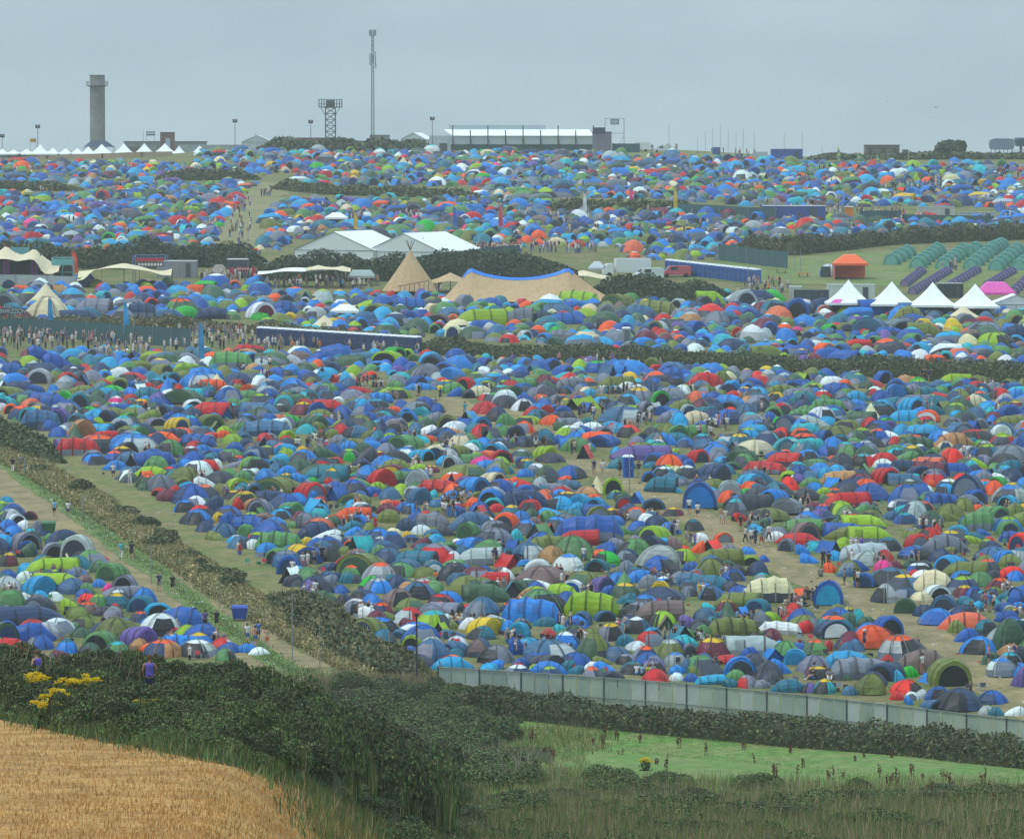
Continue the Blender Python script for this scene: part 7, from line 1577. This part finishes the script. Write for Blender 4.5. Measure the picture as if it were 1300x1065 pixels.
# litter
mb=MB()
for _ in range(520):
    k=rnd.random()
    if k<.3: x=u_(0,390); q=gp(x,interp(VERGE,x)+u_(-9,9))
    elif k<.5: i=rnd.randrange(len(TRACK)-1); a,b=TRACK[i],TRACK[i+1]; s=rnd.random(); q=gp(a[0]+(b[0]-a[0])*s+u_(-25,25),a[1]+(b[1]-a[1])*s)
    else: q=gp(u_(0,1300),u_(480,860))
    d=u_(.06,.2); mb.box((q.x,q.y,q.z+d*.3),(d,d*u_(.5,1.2),d*.6),u_(0,3),rnd.choice([lin('#e8ecec'),lin('#d8dde0'),lin('#5a8ac0'),lin('#c04040'),lin('#303540'),lin('#e8ecec')]))
tag(obj('litter',mb,mat('litter_mix',(0,0,0),.7,'attr',3,.1)),'small bits of rubbish scattered on the grass and paths','litter',kind='stuff')
# camp gear beside tents
mb=MB(); gp_=0
for _ in range(700):
    x,y=u_(0,1300),u_(470,880)
    if inband(x,y): continue
    q=gp(x,y)
    if clash(q.x,q.y,-.1): continue
    for _k in range(rnd.randint(1,4)):
        a,b=q.x+u_(-1,1),q.y+u_(-.6,.6); c=rnd.choice([lin(v) for v in('#20242c','#2a3040','#20242c','#4a6fae','#b03040','#33383e','#7a808a','#3f7a5a','#2a2d33')]); d=u_(.2,.42)
        z=ter(a,b)
        if rnd.random()<.5: mb.box((a,b,z+d*.35),(d,d*.7,d*.7),u_(0,3),c,.9)
        else:
            for s in(-1,1): mb.tube([(a+s*.25,b-.2,z),(a+s*.25,b+.2,z+.45)],.02,4,lin('#8e979b')); 
            mb.add([(a-.2,b-.22,z+.38),(a+.2,b-.22,z+.38),(a+.2,b+.15,z+.33),(a-.2,b+.15,z+.33),(a-.2,b+.34,z+.66),(a+.2,b+.34,z+.66)],[(0,1,2,3),(3,2,5,4)],c)
tag(obj('camping_gear',mb,mat('litter_mix',(0,0,0),.7,'attr',3,.1)),'bags, cool boxes and folding chairs left between the tents','camping gear',kind='stuff')
# ------------------------------------------------------------ light, air, camera
SUN_EL,SUN_AZ=R(58),R(-105)   # azimuth measured from +Y towards +X : sun is behind and to the left of the camera
w=bpy.data.worlds.new('World'); sc.world=w; w.use_nodes=True; nt=w.node_tree; N=nt.nodes; L=nt.links; bg=N['Background']
sky=N.new('ShaderNodeTexSky'); sky.sky_type='NISHITA'; sky.sun_disc=False; sky.sun_elevation=SUN_EL; sky.sun_rotation=SUN_AZ; sky.air_density=1.5; sky.dust_density=3
tc=N.new('ShaderNodeTexCoord'); mp=N.new('ShaderNodeMapping'); mp.inputs['Scale'].default_value=(1,1,3.2); L.new(tc.outputs['Generated'],mp.inputs['Vector'])
nz=N.new('ShaderNodeTexNoise'); nz.inputs['Scale'].default_value=9; nz.inputs['Detail'].default_value=4; L.new(mp.outputs['Vector'],nz.inputs['Vector'])
cr=N.new('ShaderNodeValToRGB'); cr.color_ramp.elements[0].position=.3; cr.color_ramp.elements[0].color=(5.05,6.65,7.6,1); cr.color_ramp.elements[1].position=.7; cr.color_ramp.elements[1].color=(6.4,8.25,9.2,1); L.new(nz.outputs['Fac'],cr.inputs['Fac'])
mx=N.new('ShaderNodeMix'); mx.data_type='RGBA'; mx.inputs['Factor'].default_value=.95; L.new(sky.outputs['Color'],mx.inputs['A']); L.new(cr.outputs['Color'],mx.inputs['B'])
sx=N.new('ShaderNodeSeparateXYZ'); L.new(tc.outputs['Generated'],sx.inputs['Vector'])
# an overcast sky is two to three times as bright overhead as at the horizon
mr=N.new('ShaderNodeMapRange'); mr.inputs['From Min'].default_value=.1; mr.inputs['From Max'].default_value=1; mr.inputs['To Min'].default_value=1; mr.inputs['To Max'].default_value=2.2; L.new(sx.outputs['Z'],mr.inputs['Value'])
vm=N.new('ShaderNodeVectorMath'); vm.operation='SCALE'; L.new(mx.outputs['Result'],vm.inputs[0]); L.new(mr.outputs['Result'],vm.inputs['Scale']); L.new(vm.outputs['Vector'],bg.inputs['Color']); bg.inputs['Strength'].default_value=.085
sd=bpy.data.lights.new('sun','SUN'); sd.energy=1.5; sd.angle=R(11); sd.color=(1,.965,.91); so=bpy.data.objects.new('sun',sd); link(so)
d=Vector((sin(SUN_AZ)*cos(SUN_EL),cos(SUN_AZ)*cos(SUN_EL),sin(SUN_EL))); so.rotation_euler=d.to_track_quat('Z','Y').to_euler(); so.location=d*200
# haze
mb=MB(); mb.box((0,925,-75),(1560,2050,222)); hz=obj('haze',mb); m=bpy.data.materials.new('haze_air'); m.use_nodes=True; nt=m.node_tree
nt.nodes.remove(nt.nodes['Principled BSDF']); pv=nt.nodes.new('ShaderNodeVolumePrincipled'); pv.inputs['Color'].default_value=(.93,.96,.99,1); pv.inputs['Density'].default_value=.00015; pv.inputs['Anisotropy'].default_value=.2
nt.links.new(pv.outputs['Volume'],nt.nodes['Material Output'].inputs['Volume']); hz.data.materials.append(m); tag(hz,kind='stuff')
cam=bpy.data.cameras.new('camera'); cam.sensor_width=36; cam.lens=36*F/1300; cam.clip_start=.5; cam.clip_end=6000; co=bpy.data.objects.new('camera',cam); link(co); co.rotation_euler=(pi/2-TH,0,0); sc.camera=co
sc.view_settings.view_transform='Standard'; sc.view_settings.look='None'; sc.view_settings.exposure=-.08; sc.view_settings.gamma=1
sc.cycles.volume_bounces=1; sc.cycles.max_bounces=5; sc.cycles.diffuse_bounces=2; sc.cycles.transparent_max_bounces=6
